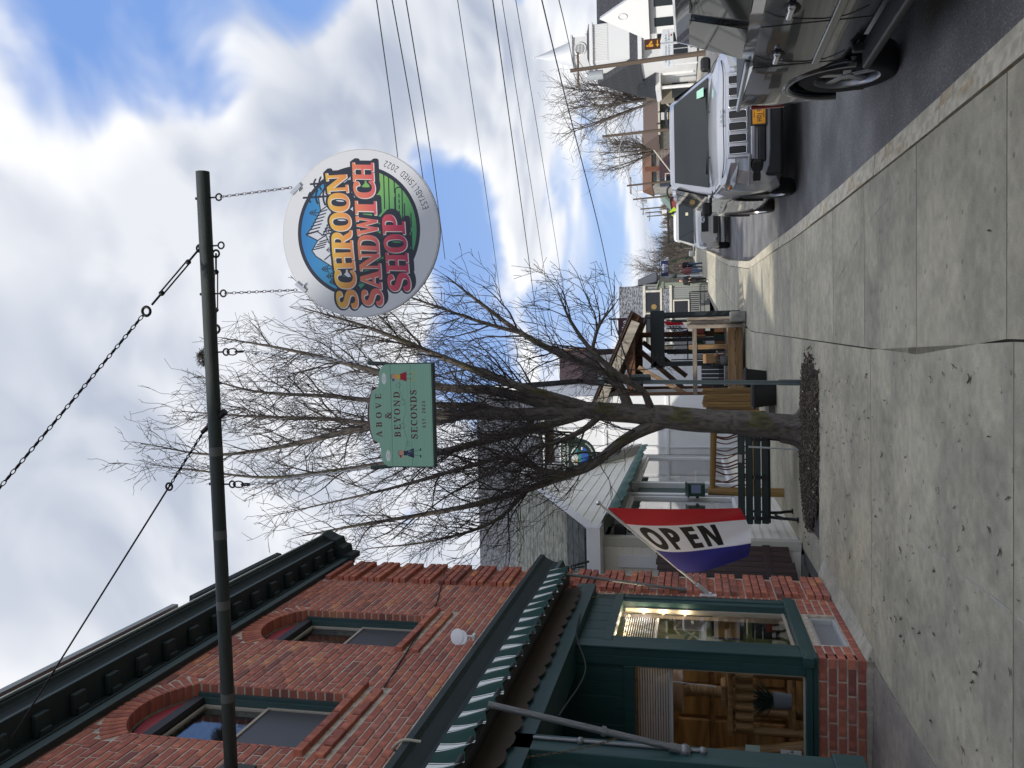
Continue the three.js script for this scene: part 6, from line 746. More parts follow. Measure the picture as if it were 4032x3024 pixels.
{ // stone faced shop farther up
  const b = thing('stone_shop', 'grey stone faced shop with sunlit side wall up the street', 'building', [2.8, 0.5, -50]);
  const sage = M('sage_paint', rgb(0.24, 0.27, 0.21), 0.6), beige = M('beige_trim', rgb(0.66, 0.63, 0.54), 0.6), stoneM = M('stone_face', rgb(0.95, 0.97, 1.0), 0.9, { map: T.stone, bumpMap: T.stone, bumpScale: 0.02 });
  const sp = (n, m, x0, x1, y0, y1, d0, d1) => partW(b, n, planar(span(x0, x1, y0, y1, -d1, -d0)), m);
  sp('upper_wall', stoneM, 0.2, 3.72, 4.18, 5.62, 50, 60); sp('wall', M('sage_siding', rgb(0.3, 0.31, 0.29), 0.7), 0.2, 3.66, 0.3, 4.18, 50.05, 60);
  for (let k = 0; k < 15; k++) partW(b, 'siding_board', rspan(1.75 + k * 0.12, 1.862 + k * 0.12, 0.6, 2.55, -50.05, -50.02, 0.004), M('sage_board', rgb(0.27, 0.28, 0.265), 0.7));
  sp('stone_band', stoneM, 0.2, 3.5, 2.62, 3.1, 49.98, 50.1); partW(b, 'belt_trim', rspan(0.2, 3.7, 2.48, 2.62, -50.1, -49.9, 0.01), beige); partW(b, 'belt_trim', rspan(0.2, 3.72, 4.04, 4.2, -50.1, -49.92, 0.01), beige); partW(b, 'belt_trim', rspan(0.2, 3.6, 3.06, 3.18, -50.1, -49.92, 0.01), beige);
  for (const [x0, x1] of [[2.15, 3.32], [0.9, 2.02]]) { const w = partW(b, 'window', rspan(x0, x1, 3.18, 4.04, -50.06, -50.0, 0.005), M('glass_dark', 0, 0)); partW(w, 'frame', [rspan(x0 - 0.06, x0, 3.18, 4.04, -50.06, -49.94, 0.006), rspan(x1, x1 + 0.12, 3.18, 4.04, -50.06, -49.94, 0.006)], beige); }
  partW(b, 'badge', new THREE.CylinderGeometry(0.16, 0.16, 0.02, 20).rotateX(Math.PI / 2).translate(2.45, 3.55, -49.99), M('badge_gold', rgb(0.3, 0.2, 0.06), 0.5));
  { const w = partW(b, 'window', rspan(1.95, 2.75, 1.55, 2.35, -50.04, -50.0, 0.005), M('glass_dark', 0, 0)); partW(w, 'frame', [rspan(1.87, 1.95, 1.47, 2.43, -50.04, -49.95, 0.006), rspan(2.75, 2.83, 1.47, 2.43, -50.04, -49.95, 0.006), rspan(1.95, 2.75, 2.35, 2.43, -50.04, -49.95, 0.006), rspan(1.95, 2.75, 1.47, 1.55, -50.04, -49.95, 0.006)], beige); }
  partW(b, 'corner_pilaster', rspan(3.66, 3.86, 0.4, 3.3, -50.3, -49.95, 0.01), sage); partW(b, 'bracket_roof', [rbox(0.5, 0.06, 0.6, 3.75, 3.3, -50, 0.01, 0, 0, -0.3), rbox(0.4, 0.3, 0.12, 3.72, 3.1, -49.95, 0.01)], sage);
  for (let k = 0; k < 5; k++) partW(b, 'shopfront_post', rspan(3.82, 3.94, 0.5, 3.2, -51.5 - k * 1.6, -51.3 - k * 1.6, 0.01), sage); partW(b, 'front_wall', planar(span(3.7, 3.8, 0.4, 4.2, -60, -50.2)), beige); for (let k = 0; k < 7; k++) partW(b, 'front_board', rspan(3.8, 3.83, 3.3 + k * 0.13, 3.42 + k * 0.13, -60, -50.4, 0.006), whiteTrim);
  const be = thing('iron_bench', 'black slatted bench against the stone shop wall', 'bench', [2.6, 0.42, -49.5]); for (let k = 0; k < 10; k++) part(be, 'slat', rbox(0.05, 0.5, 0.02, -0.55 + k * 0.12, 0.75, 0, 0.004), cmBlack()); part(be, 'seat', rbox(1.3, 0.04, 0.45, 0, 0.42, 0.2, 0.01), cmBlack()); for (const x of [-0.62, 0.62]) part(be, 'leg', rbox(0.05, 0.95, 0.4, x, 0.47, 0.15, 0.01), cmBlack()); part(be, 'top_rail', rbox(1.3, 0.06, 0.04, 0, 1.02, 0, 0.01), cmBlack());
}
function cmBlack() { return M('chair_black', rgb(0.014, 0.017, 0.02), 0.5); }
{ // realty office with its sign, and the shop beyond
  const b = thing('dark_roof_shop', 'shop with dark slanted roof front behind the realty sign', 'building', [5, 0.5, -64]); const sp = (n, m, x0, x1, y0, y1, d0, d1) => partW(b, n, planar(span(x0, x1, y0, y1, -d1, -d0)), m);
  sp('wall', M('tan_siding', rgb(0.4, 0.37, 0.3), 0.8, { map: T.grain }), 1.5, 5.0, 0.3, 3.6, 61, 75); sp('upper', M('stone_face', 0, 0), 2, 4.7, 3.6, 6.1, 63.5, 75); partW(b, 'mansard', (() => { const g = poly([[4.7, 6.1], [5.1, 3.6], [4.7, 3.6]], 10); g.translate(0, 0, -74); return g; })(), M('mansard_dark', rgb(0.03, 0.03, 0.035), 0.8)); partW(b, 'awning', (() => { const g = poly([[5.0, 2.95], [5.5, 2.5], [5.5, 2.4], [5.0, 2.7]], 4); g.translate(0, 0, -66); return g; })(), M('awning_sage', rgb(0.2, 0.25, 0.22), 0.8)); for (let k = 0; k < 3; k++) partW(b, 'column', rod(P(5.25, 0.5, 62.5 + k * 2.4), P(5.25, 2.4, 62.5 + k * 2.4), 0.07, 0.07, 8), whiteTrim);
  const t = canvasTex(512, 240, (c) => { c.fillStyle = '#141c4a'; c.fillRect(0, 0, 512, 240); c.fillStyle = '#e8eaf0'; c.textAlign = 'center'; c.font = 'bold 118px serif'; c.fillText('Gallo', 256, 104); c.font = 'bold 58px sans-serif'; c.fillText('R E A L T Y', 256, 164); c.font = 'bold 40px sans-serif'; c.fillText('518-532-7400', 256, 218); });
  const s = thing('realty_sign', 'navy blue realty sign hanging over the far pavement', 'sign', [5.79, 2.98, -61.5]); part(s, 'board', rbox(1.12, 0.52, 0.06, 0, 0.26, 0, 0.01), M('navy', rgb(0.01, 0.013, 0.06), 0.5)); const g = new THREE.PlaneGeometry(1.08, 0.49); g.translate(0, 0.26, 0.034); part(s, 'lettering', g, M('realty_face', 0xffffff, 0.5, { map: t })); part(s, 'bar', [rod(V3(-0.9, 0.62, 0), V3(0.75, 0.62, 0), 0.02, 0.02, 6), rod(V3(-0.4, 0.5, 0), V3(-0.4, 0.62, 0), 0.01), rod(V3(0.4, 0.5, 0), V3(0.4, 0.62, 0), 0.01)], ironM); part(s, 'wall_plate', rbox(0.04, 0.3, 0.1, -0.92, 0.6, 0), ironM);
  const e = thing('far_left_shop', 'pale low shop at the far end of the left pavement', 'building', [7, 0.6, -82]); partW(e, 'wall', span(2, 6.6, 0.4, 4.4, -92, -76), M('pale_siding', rgb(0.55, 0.55, 0.5), 0.8, { map: T.grain })); partW(e, 'roof', (() => { const g = poly([[-92.5, 4.4], [-75.5, 4.4], [-84, 6.6]], 5); g.rotateY(-Math.PI / 2); g.translate(6.9, 0, 0); return g; })(), roofDark); partW(e, 'fascia', rspan(6.6, 6.9, 3.5, 4.2, -91, -76.5, 0.02), whiteTrim); for (let k = 0; k < 4; k++) partW(e, 'window', rspan(6.58, 6.63, 1.2, 2.8, -79.4 - k * 3.2, -77.4 - k * 3.2, 0.01), M('glass_dark', 0, 0));
}
// ================= parked cars =================
const csg = new Evaluator(); csg.attributes = ['position', 'normal', 'uv']; csg.useGroups = false;
const rubber = M('tyre_rubber', rgb(0.016, 0.016, 0.017), 0.85), alloy = M('alloy', rgb(0.42, 0.42, 0.43), 0.3, { metalness: 0.85 }), blackTrim = M('black_trim', rgb(0.012, 0.012, 0.013), 0.55), chromeM = M('car_chrome', rgb(0.75, 0.76, 0.78), 0.1, { metalness: 1 }), autoGlass = M('auto_glass', rgb(0.012, 0.016, 0.016), 0.03, { ior: 1.45 });
const paint = (n, c, metal = 0.4, rough = 0.35) => M('paint_' + n, c, rough, { metalness: metal, clearcoat: 1, clearcoatRoughness: 0.04 });
function carLoft(secs, sub = 4) {
  const keys = ['z', 'yb', 'b', 'ym', 'w', 'yt', 't', 'yc'], rows = [];
  for (let i = 0; i < secs.length - 1; i++) for (let k = 0; k < sub; k++) { const u = k / sub, p0 = secs[Math.max(0, i - 1)], p1 = secs[i], p2 = secs[i + 1], p3 = secs[Math.min(secs.length - 1, i + 2)]; rows.push(p1.map((_, q) => { const a = p0[q], b = p1[q], c = p2[q], d = p3[q]; return q === 0 ? mixf(b, c, u) : 0.5 * (2 * b + (c - a) * u + (2 * a - 5 * b + 4 * c - d) * u * u + (3 * b - a - 3 * c + d) * u * u * u) * 0.5 + mixf(b, c, u) * 0.5; })); }
  rows.push(secs[secs.length - 1]);
  const ring = ([z, yb, b, ym, w, yt, t, yc]) => { const h = [[0, yb], [b * 0.7, yb], [b, yb + 0.015], [mixf(b, w, 0.7), mixf(yb, ym, 0.3)], [mixf(b, w, 0.96), mixf(yb, ym, 0.66)], [w, ym], [mixf(w, t, 0.12), mixf(ym, yt, 0.35)], [mixf(w, t, 0.38), mixf(ym, yt, 0.72)], [mixf(w, t, 0.8), mixf(ym, yt, 0.96)], [t * 0.93, yt + (yc - yt) * 0.25], [t * 0.72, yt + (yc - yt) * 0.62], [t * 0.4, yt + (yc - yt) * 0.9], [0, yc]]; return [...h, ...h.slice(1, -1).reverse().map(([x, y]) => [-x, y])].map(([x, y]) => [x, y, z]); };
  const R = rows.map(ring), n = R[0].length, pos = []; const tri = (a, b, c) => pos.push(...a, ...b, ...c);
  for (let i = 0; i < R.length - 1; i++) for (let j = 0; j < n; j++) { const k = (j + 1) % n; tri(R[i][j], R[i + 1][j], R[i + 1][k]); tri(R[i][j], R[i + 1][k], R[i][k]); }
  for (const [r, f] of [[R[0], 1], [R[R.length - 1], 0]]) { const c = [0, r.reduce((s, p) => s + p[1], 0) / n, r[0][2]]; for (let j = 0; j < n; j++) { const k = (j + 1) % n; f ? tri(c, r[j], r[k]) : tri(c, r[k], r[j]); } }
  const g = new THREE.BufferGeometry(); g.setAttribute('position', new THREE.Float32BufferAttribute(pos, 3)); g.setAttribute('uv', new THREE.BufferAttribute(new Float32Array(pos.length / 3 * 2), 2)); g.computeVertexNormals(); return g;
}
function smooth(g, deg = 38) { const q = g.clone(); q.deleteAttribute('normal'); return toCreasedNormals(mergeVertices(q, 1e-4), deg * Math.PI / 180); }
function cutWheels(g, wz, r, half, y) { const a = new Brush(g); a.updateMatrixWorld(); let out = a; for (const z of wz) for (const s of [-1, 1]) { const c = new THREE.CylinderGeometry(r * 1.14, r * 1.14, 0.5, 28); c.rotateZ(Math.PI / 2); c.translate(s * (half - 0.05), y + 0.02, z); const b = new Brush(c); b.updateMatrixWorld(); out = csg.evaluate(out, b, SUBTRACTION); } return out.geometry; }
// greenhouse: rounded plan rings from the belt to the roof
function cabinGeo(c, inset = 0) {
  const lev = [[0, 0], [0.5, 0.5], [0.86, 0.86], [1, 1], [1.06, 1.35, 1], [1.085, 2.2, 1]].map(([t, k, roof]) => ({ y: mixf(c.y0, c.y1, Math.min(t, 1)) + (t > 1 ? (t - 1) * 0.55 * (c.y1 - c.y0) : 0), f: roof ? c.f1 - (k - 1) * 0.22 : mixf(c.f0, c.f1, k), r: roof ? c.r1 + (k - 1) * 0.22 : mixf(c.r0, c.r1, k), w: roof ? c.w1 - (k - 1) * 0.16 : mixf(c.w0, c.w1, t) }));
  const ring = (l) => { const out = [], cr = Math.min(0.16, l.w * 0.5); for (const [sx, sz, a0] of [[1, 1, 0], [-1, 1, 1], [-1, -1, 2], [1, -1, 3]]) for (let k = 0; k <= 4; k++) { const a = (a0 + k / 4) * Math.PI / 2; out.push([sx * (l.w - cr) + Math.cos(a) * cr, l.y, (sz > 0 ? l.f - cr : l.r + cr) + Math.sin(a) * cr]); } return out; };
  const R = lev.map(ring), n = R[0].length, pos = []; for (let i = 0; i < R.length - 1; i++) for (let j = 0; j < n; j++) { const k = (j + 1) % n; pos.push(...R[i][j], ...R[i + 1][k], ...R[i + 1][j], ...R[i][j], ...R[i][k], ...R[i + 1][k]); } const top = R[R.length - 1], cc = [0, top[0][1] + 0.008, (lev[5].f + lev[5].r) / 2]; for (let j = 0; j < n; j++) pos.push(...cc, ...top[(j + 1) % n], ...top[j]);
  const g = new THREE.BufferGeometry(); g.setAttribute('position', new THREE.Float32BufferAttribute(pos, 3)); g.computeVertexNormals(); return g;
}
// a thin pane through four or more corner points, standing proud along its normal
function pane(pts, off = 0.006, th = 0.006, bulge = 0) { const n = V3(); for (let i = 1; i < pts.length - 1; i++) n.add(pts[i].clone().sub(pts[0]).cross(pts[i + 1].clone().sub(pts[0]))); n.normalize(); { const cc = pts.reduce((q, p) => q.add(p), V3()).multiplyScalar(1 / pts.length).sub(V3(0, 0.9, -0.2)); if (n.dot(cc) < 0) n.negate(); } const a = pts.map((p) => p.clone().addScaledVector(n, off + th)), b = pts.map((p) => p.clone().addScaledVector(n, off)), pos = [], m = pts.length, c = a.reduce((s, p) => s.add(p), V3()).multiplyScalar(1 / m).addScaledVector(n, bulge); for (let i = 0; i < m; i++) { const j = (i + 1) % m; pos.push(...c.toArray(), ...a[i].toArray(), ...a[j].toArray(), ...a[i].toArray(), ...b[i].toArray(), ...b[j].toArray(), ...a[i].toArray(), ...b[j].toArray(), ...a[j].toArray()); } const g = new THREE.BufferGeometry(); g.setAttribute('position', new THREE.Float32BufferAttribute(pos, 3)); g.computeVertexNormals(); return g; }
function wheelAt(car, x, y, z, r, s, spokes = 5) {
  const w = new THREE.Group(); w.name = 'wheel'; w.position.set(x, y, z); car.add(w);
  const tyre = new THREE.LatheGeometry([[r * 0.66, -0.1], [r * 0.9, -0.105], [r * 0.985, -0.08], [r, -0.03], [r, 0.03], [r * 0.985, 0.08], [r * 0.9, 0.105], [r * 0.66, 0.1]].map((q) => new THREE.Vector2(...q)), 36); tyre.rotateZ(Math.PI / 2); part(w, 'tyre', tyre, rubber);
  const rim = [new THREE.LatheGeometry([[r * 0.67, 0.1], [r * 0.62, 0.09], [r * 0.6, 0.02], [r * 0.6, -0.08], [r * 0.66, -0.1]].map((q) => new THREE.Vector2(...q)), 32).rotateZ(-Math.PI / 2 * s), new THREE.CylinderGeometry(r * 0.15, r * 0.16, 0.05, 16).rotateZ(Math.PI / 2).translate(s * 0.06, 0, 0)];
  for (let k = 0; k < spokes; k++) { const g = rbox(0.035, r * 0.56, r * 0.17, s * 0.06, r * 0.34, 0, 0.01); g.rotateX(k * 2 * Math.PI / spokes + 0.2); rim.push(g); } part(w, 'rim', rim, alloy); part(w, 'brake_disc', new THREE.CylinderGeometry(r * 0.5, r * 0.5, 0.02, 20).rotateZ(Math.PI / 2).translate(-s * 0.02, 0, 0), blackTrim); return w;
}
function makeCar(o) {
  const c = thing(o.name, o.label, o.category, o.at); c.rotation.y = o.turn || 0;
  let g = carLoft(o.secs, o.sub || 5); if (!o.far) g = cutWheels(g, o.wz, o.r, o.half, o.r); part(c, 'body', smooth(g, 32), o.paint);
  const k = o.cabin; part(c, 'cabin', smooth(cabinGeo(k), 40), o.paint);
  const L = (t, kk) => ({ y: mixf(k.y0, k.y1, t), f: mixf(k.f0, k.f1, kk), r: mixf(k.r0, k.r1, kk), w: mixf(k.w0, k.w1, t) }), lo = L(o.wlo || 0.06, o.wlo || 0.06), hi = L(o.whi || 0.9, o.whi || 0.9);
  part(c, 'windshield', pane([V3(lo.w * 0.9, lo.y, lo.f), V3(hi.w * 0.87, hi.y, hi.f), V3(-hi.w * 0.87, hi.y, hi.f), V3(-lo.w * 0.9, lo.y, lo.f)].reverse().map((p) => p), 0.004, 0.006, 0), autoGlass);
  part(c, 'rear_window', pane([V3(lo.w * 0.85, lo.y + 0.05, lo.r), V3(-lo.w * 0.85, lo.y + 0.05, lo.r), V3(-hi.w * 0.82, hi.y, hi.r), V3(hi.w * 0.82, hi.y, hi.r)].reverse(), 0.004, 0.006, 0), autoGlass);
  for (const s of [-1, 1]) for (const [a, b, a2, b2] of o.side) { const q = [V3(s * (lo.w + 0.004), lo.y + 0.02, a), V3(s * (lo.w + 0.004), lo.y + 0.02, b), V3(s * (hi.w + 0.006), hi.y, b2), V3(s * (hi.w + 0.006), hi.y, a2)]; part(c, 'side_window', pane(s > 0 ? q.reverse() : q, 0.006, 0.006, 0), autoGlass); }
  for (const z of o.wz) for (const s of [-1, 1]) wheelAt(c, s * (o.half - 0.12), o.r, z, o.r, s, o.spokes || 5);
  return c;
}
// --- black crew cab pickup, nose towards us and out of the picture ---
{
  const p = paint('black', rgb(0.012, 0.014, 0.02), 0.2, 0.22), half = 0.92;
  const S = (z, yb, b, ym, w, yt, t, yc) => [z, yb, b, ym, w, yt, t, yc];
  const c = makeCar({ name: 'pickup_truck', label: 'black crew cab pickup parked nearest at the kerb', category: 'pickup', at: [2.73, roadY(5) + 0.01, -4.28], turn: -0.02, wlo: 0.1, whi: 0.83, paint: p, half, r: 0.335, wz: [-1.98, 1.35], sub: 4,
    secs: [S(2.3, 0.4, 0.6, 0.6, 0.66, 0.82, 0.62, 0.86), S(2.2, 0.34, 0.8, 0.6, 0.86, 0.9, 0.8, 0.95), S(1.8, 0.33, 0.86, 0.66, 0.92, 0.98, 0.85, 1.04), S(0.9, 0.34, 0.86, 0.68, 0.92, 1.02, 0.86, 1.08), S(-0.6, 0.36, 0.86, 0.68, 0.915, 1.03, 0.865, 1.06), S(-1.42, 0.36, 0.86, 0.68, 0.915, 1.03, 0.865, 1.05), S(-1.5, 0.36, 0.86, 0.69, 0.92, 1.02, 0.885, 1.03), S(-2.1, 0.4, 0.86, 0.7, 0.925, 1.03, 0.885, 1.04), S(-2.5, 0.46, 0.84, 0.72, 0.91, 1.04, 0.88, 1.05), S(-2.6, 0.5, 0.82, 0.72, 0.88, 1.04, 0.86, 1.05)],
    cabin: { y0: 1.02, y1: 1.5, f0: 0.95, f1: 0.28, r0: -1.5, r1: -1.4, w0: 0.9, w1: 0.77 }, side: [[-0.62, 0.72, -0.66, 0.26], [-1.3, -0.76, -1.2, -0.78]] });
  part(c, 'tonneau', rbox(1.62, 0.03, 1.08, 0, 1.04, -2.04, 0.012), blackTrim);
  for (const s of [-1, 1]) {
    part(c, 'bed_rail', rbox(0.05, 0.03, 1.12, s * 0.885, 1.045, -2.05, 0.01), M('rail_silver', rgb(0.5, 0.51, 0.53), 0.35, { metalness: 0.5 }));
    for (const z of [-1.28, -0.5]) { part(c, 'door_handle', [rbox(0.03, 0.035, 0.17, s * 0.925, 0.88, z, 0.012), rbox(0.03, 0.045, 0.04, s * 0.92, 0.88, z + 0.07, 0.012)], chromeM); part(c, 'handle_recess', ball(0.06, s * 0.9, 0.87, z, 12, 0.4, 0.8, 1.5), blackTrim); }
    part(c, 'running_board', [rbox(0.17, 0.05, 2.1, s * 0.94, 0.33, -0.3, 0.02), rbox(0.05, 0.12, 0.06, s * 0.9, 0.36, -1.3, 0.01)], M('tread_plate', rgb(0.05, 0.05, 0.052), 0.45, { metalness: 0.4, map: T.grain }));
    part(c, 'body_moulding', rbox(0.02, 0.05, 2.2, s * 0.925, 0.62, -0.35, 0.01), p); part(c, 'wheel_flare', [torus(0.4, 0.035, s * 0.9, 0.345, -1.98, { ry: Math.PI / 2, arc: Math.PI, n: 24 })], p); part(c, 'mud_flap', rbox(0.2, 0.26, 0.012, s * 0.78, 0.28, -2.36, 0.004), blackTrim);
    part(c, 'mirror', [rbox(0.17, 0.17, 0.1, s * 1.06, 1.12, 0.42, 0.04), rbox(0.1, 0.05, 0.06, s * 0.94, 1.07, 0.44, 0.015)], blackTrim); for (const z of [-0.69, -1.44]) part(c, 'door_seam', rbox(0.006, 0.6, 0.008, s * 0.922, 0.72, z, 0.001), blackTrim); part(c, 'tail_light', rbox(0.05, 0.26, 0.04, s * 0.88, 0.82, -2.585, 0.012), M('tail_red', rgb(0.3, 0.012, 0.015), 0.15, { clearcoat: 1 }));
  }
  part(c, 'rear_bumper', rbox(1.7, 0.14, 0.12, 0, 0.5, -2.64, 0.03), chromeM);
}
// --- silver sport utility facing us ---
function plateTex(lines, bg, fg) { return canvasTex(256, 128, (c) => { c.fillStyle = bg; c.fillRect(0, 0, 256, 128); c.fillStyle = fg; c.textAlign = 'center'; c.font = 'bold 24px sans-serif'; c.fillText(lines[0], 128, 26); c.font = 'bold 64px sans-serif'; c.save(); c.translate(128, 90); c.scale(0.8, 1); c.fillText(lines[1], 0, 0); c.restore(); c.font = 'bold 20px sans-serif'; c.fillText(lines[2], 128, 120); }); }
{
  const p = paint('silver', rgb(0.5, 0.51, 0.54), 0.6, 0.3), S = (...a) => a;
  const c = makeCar({ name: 'silver_suv', label: 'silver sport utility with seven slot grille facing us at the kerb', category: 'suv', at: [3.02, roadY(13) + 0.01, -12.95], turn: -0.075, paint: p, half: 0.93, r: 0.36, wz: [1.42, -1.3],
    secs: [S(2.32, 0.4, 0.6, 0.55, 0.7, 0.8, 0.62, 0.84), S(2.24, 0.3, 0.76, 0.55, 0.84, 0.9, 0.74, 0.93), S(2.05, 0.24, 0.84, 0.58, 0.91, 0.98, 0.8, 1.01), S(1.6, 0.22, 0.86, 0.64, 0.93, 1.03, 0.83, 1.08), S(1.1, 0.22, 0.86, 0.66, 0.93, 1.06, 0.84, 1.12), S(0.4, 0.22, 0.86, 0.66, 0.92, 1.08, 0.84, 1.12), S(-1.2, 0.22, 0.86, 0.66, 0.92, 1.1, 0.84, 1.12), S(-2.0, 0.28, 0.82, 0.7, 0.9, 1.1, 0.8, 1.12), S(-2.25, 0.36, 0.74, 0.7, 0.82, 1.06, 0.74, 1.1)],
    cabin: { y0: 1.07, y1: 1.63, f0: 1.28, f1: 0.42, r0: -2.2, r1: -1.75, w0: 0.83, w1: 0.62 }, side: [[0.0, 0.95, 0.02, 0.5], [-0.95, -0.08, -0.9, -0.06], [-1.75, -1.03, -1.55, -0.98]] });
  for (let k = 0; k < 7; k++) { const x = -0.42 + k * 0.14; part(c, 'grille_slot', rbox(0.085, 0.2, 0.03, x, 0.78, 2.368 - Math.abs(x) * 0.05, 0.03, 0, -0.1), blackTrim); const t = new THREE.TubeGeometry(new THREE.CatmullRomCurve3([[-0.035, 0.105], [0.035, 0.105], [0.048, 0.09], [0.048, -0.09], [0.035, -0.105], [-0.035, -0.105], [-0.048, -0.09], [-0.048, 0.09]].map(([a, b]) => V3(a, b, 0)), true, 'catmullrom', 0.1), 40, 0.008, 6, true); t.rotateX(-0.1); t.translate(x, 0.78, 2.382 - Math.abs(x) * 0.05); part(c, 'grille_ring', t, chromeM); }
  part(c, 'grille_panel', rbox(1.04, 0.27, 0.04, 0, 0.78, 2.33, 0.02, 0, -0.1), p);
  for (const s of [-1, 1]) {
    part(c, 'headlight', [pane([V3(s * 0.56, 0.86, 2.32), V3(s * 0.8, 0.92, 2.22), V3(s * 0.86, 0.93, 2.13), V3(s * 0.89, 0.86, 2.14), V3(s * 0.8, 0.8, 2.25), V3(s * 0.57, 0.77, 2.335)], 0.018, 0.02, 0.012)], M('headlamp', rgb(0.4, 0.42, 0.44), 0.08, { metalness: 0.5, clearcoat: 1 }));
    part(c, 'indicator', ball(0.045, s * 0.86, 0.875, 2.2, 10, 0.8, 0.6, 1), M('amber', rgb(0.55, 0.2, 0.05), 0.2, { clearcoat: 1 }));
    part(c, 'fog_recess', rbox(0.3, 0.15, 0.08, s * 0.68, 0.55, 2.285, 0.04, s * 0.5), blackTrim); part(c, 'fog_trim', rbox(0.4, 0.03, 0.08, s * 0.66, 0.645, 2.3, 0.012, s * 0.5), p);
    part(c, 'mirror', [rbox(0.2, 0.14, 0.11, s * 1.0, 1.13, 0.86, 0.045), rbox(0.1, 0.04, 0.06, s * 0.88, 1.08, 0.88, 0.015)], blackTrim); part(c, 'roof_rail', tube([V3(s * 0.56, 1.655, 0.25), V3(s * 0.58, 1.7, 0.05), V3(s * 0.58, 1.7, -1.4), V3(s * 0.56, 1.655, -1.6)], 0.016, 6, 24), blackTrim); for (const z of [1.42, -1.3]) part(c, 'arch_trim', torus(0.42, 0.03, s * 0.91, 0.37, z, { ry: Math.PI / 2, arc: Math.PI, n: 22 }), blackTrim); for (const z of [-0.75, 0.2]) part(c, 'door_handle', rbox(0.025, 0.03, 0.16, s * 0.93, 0.92, z, 0.01), p);
    part(c, 'wiper', rbox(0.5, 0.012, 0.02, s * 0.3, 1.13, 1.2, 0.004, 0, 0, s * 0.06), blackTrim);
  }
  part(c, 'hood_line', [tube([V3(-0.72, 0.965, 2.12), V3(-0.55, 0.945, 2.235), V3(0, 0.95, 2.27), V3(0.55, 0.945, 2.235), V3(0.72, 0.965, 2.12)], 0.006, 5), tube([V3(-0.8, 0.99, 2.02), V3(-0.83, 1.035, 1.6), V3(-0.84, 1.07, 1.15)], 0.006, 5), tube([V3(0.8, 0.99, 2.02), V3(0.83, 1.035, 1.6), V3(0.84, 1.07, 1.15)], 0.006, 5)], blackTrim, { kind: 'stuff' });
  part(c, 'lower_fascia', [rbox(1.5, 0.22, 0.1, 0, 0.35, 2.26, 0.04), rbox(1.16, 0.1, 0.06, 0, 0.49, 2.325, 0.03)], blackTrim);
  part(c, 'bumper_bar', rbox(1.1, 0.06, 0.06, 0, 0.6, 2.335, 0.02), p);
  part(c, 'plate_frame', rbox(0.34, 0.2, 0.02, 0.02, 0.53, 2.36, 0.006), blackTrim); const pg = new THREE.PlaneGeometry(0.3, 0.15); pg.translate(0.02, 0.53, 2.3715); part(c, 'license_plate', pg, M('plate_gold', 0xffffff, 0.5, { map: plateTex(['NEW YORK', 'HDJ 9517', 'EMPIRE STATE'], '#c98a1d', '#161a2c') }));
  const font = await new FontLoader().loadAsync('fonts/droid/droid_sans_bold.typeface.json'); const tg = new TextGeometry('Jeep', { font, size: 0.075, depth: 0.008, curveSegments: 3 }); tg.computeBoundingBox(); tg.translate(-tg.boundingBox.max.x / 2, 0, 0); tg.rotateX(-1.0); tg.translate(0, 0.95, 2.235); part(c, 'badge', tg, M('badge_dark', rgb(0.6, 0.61, 0.63), 0.2, { metalness: 1 }));
  part(c, 'sticker', pane([V3(0.62, 1.15, 1.19), V3(0.5, 1.15, 1.19), V3(0.5, 1.24, 1.06), V3(0.6, 1.24, 1.06)], 0.02, 0.002), M('sticker_green', rgb(0.35, 0.62, 0.5), 0.6)); part(c, 'washer_jet', [ball(0.012, 0.25, 1.1, 1.38, 6), ball(0.012, -0.35, 1.1, 1.38, 6)], blackTrim, { kind: 'stuff' });
}
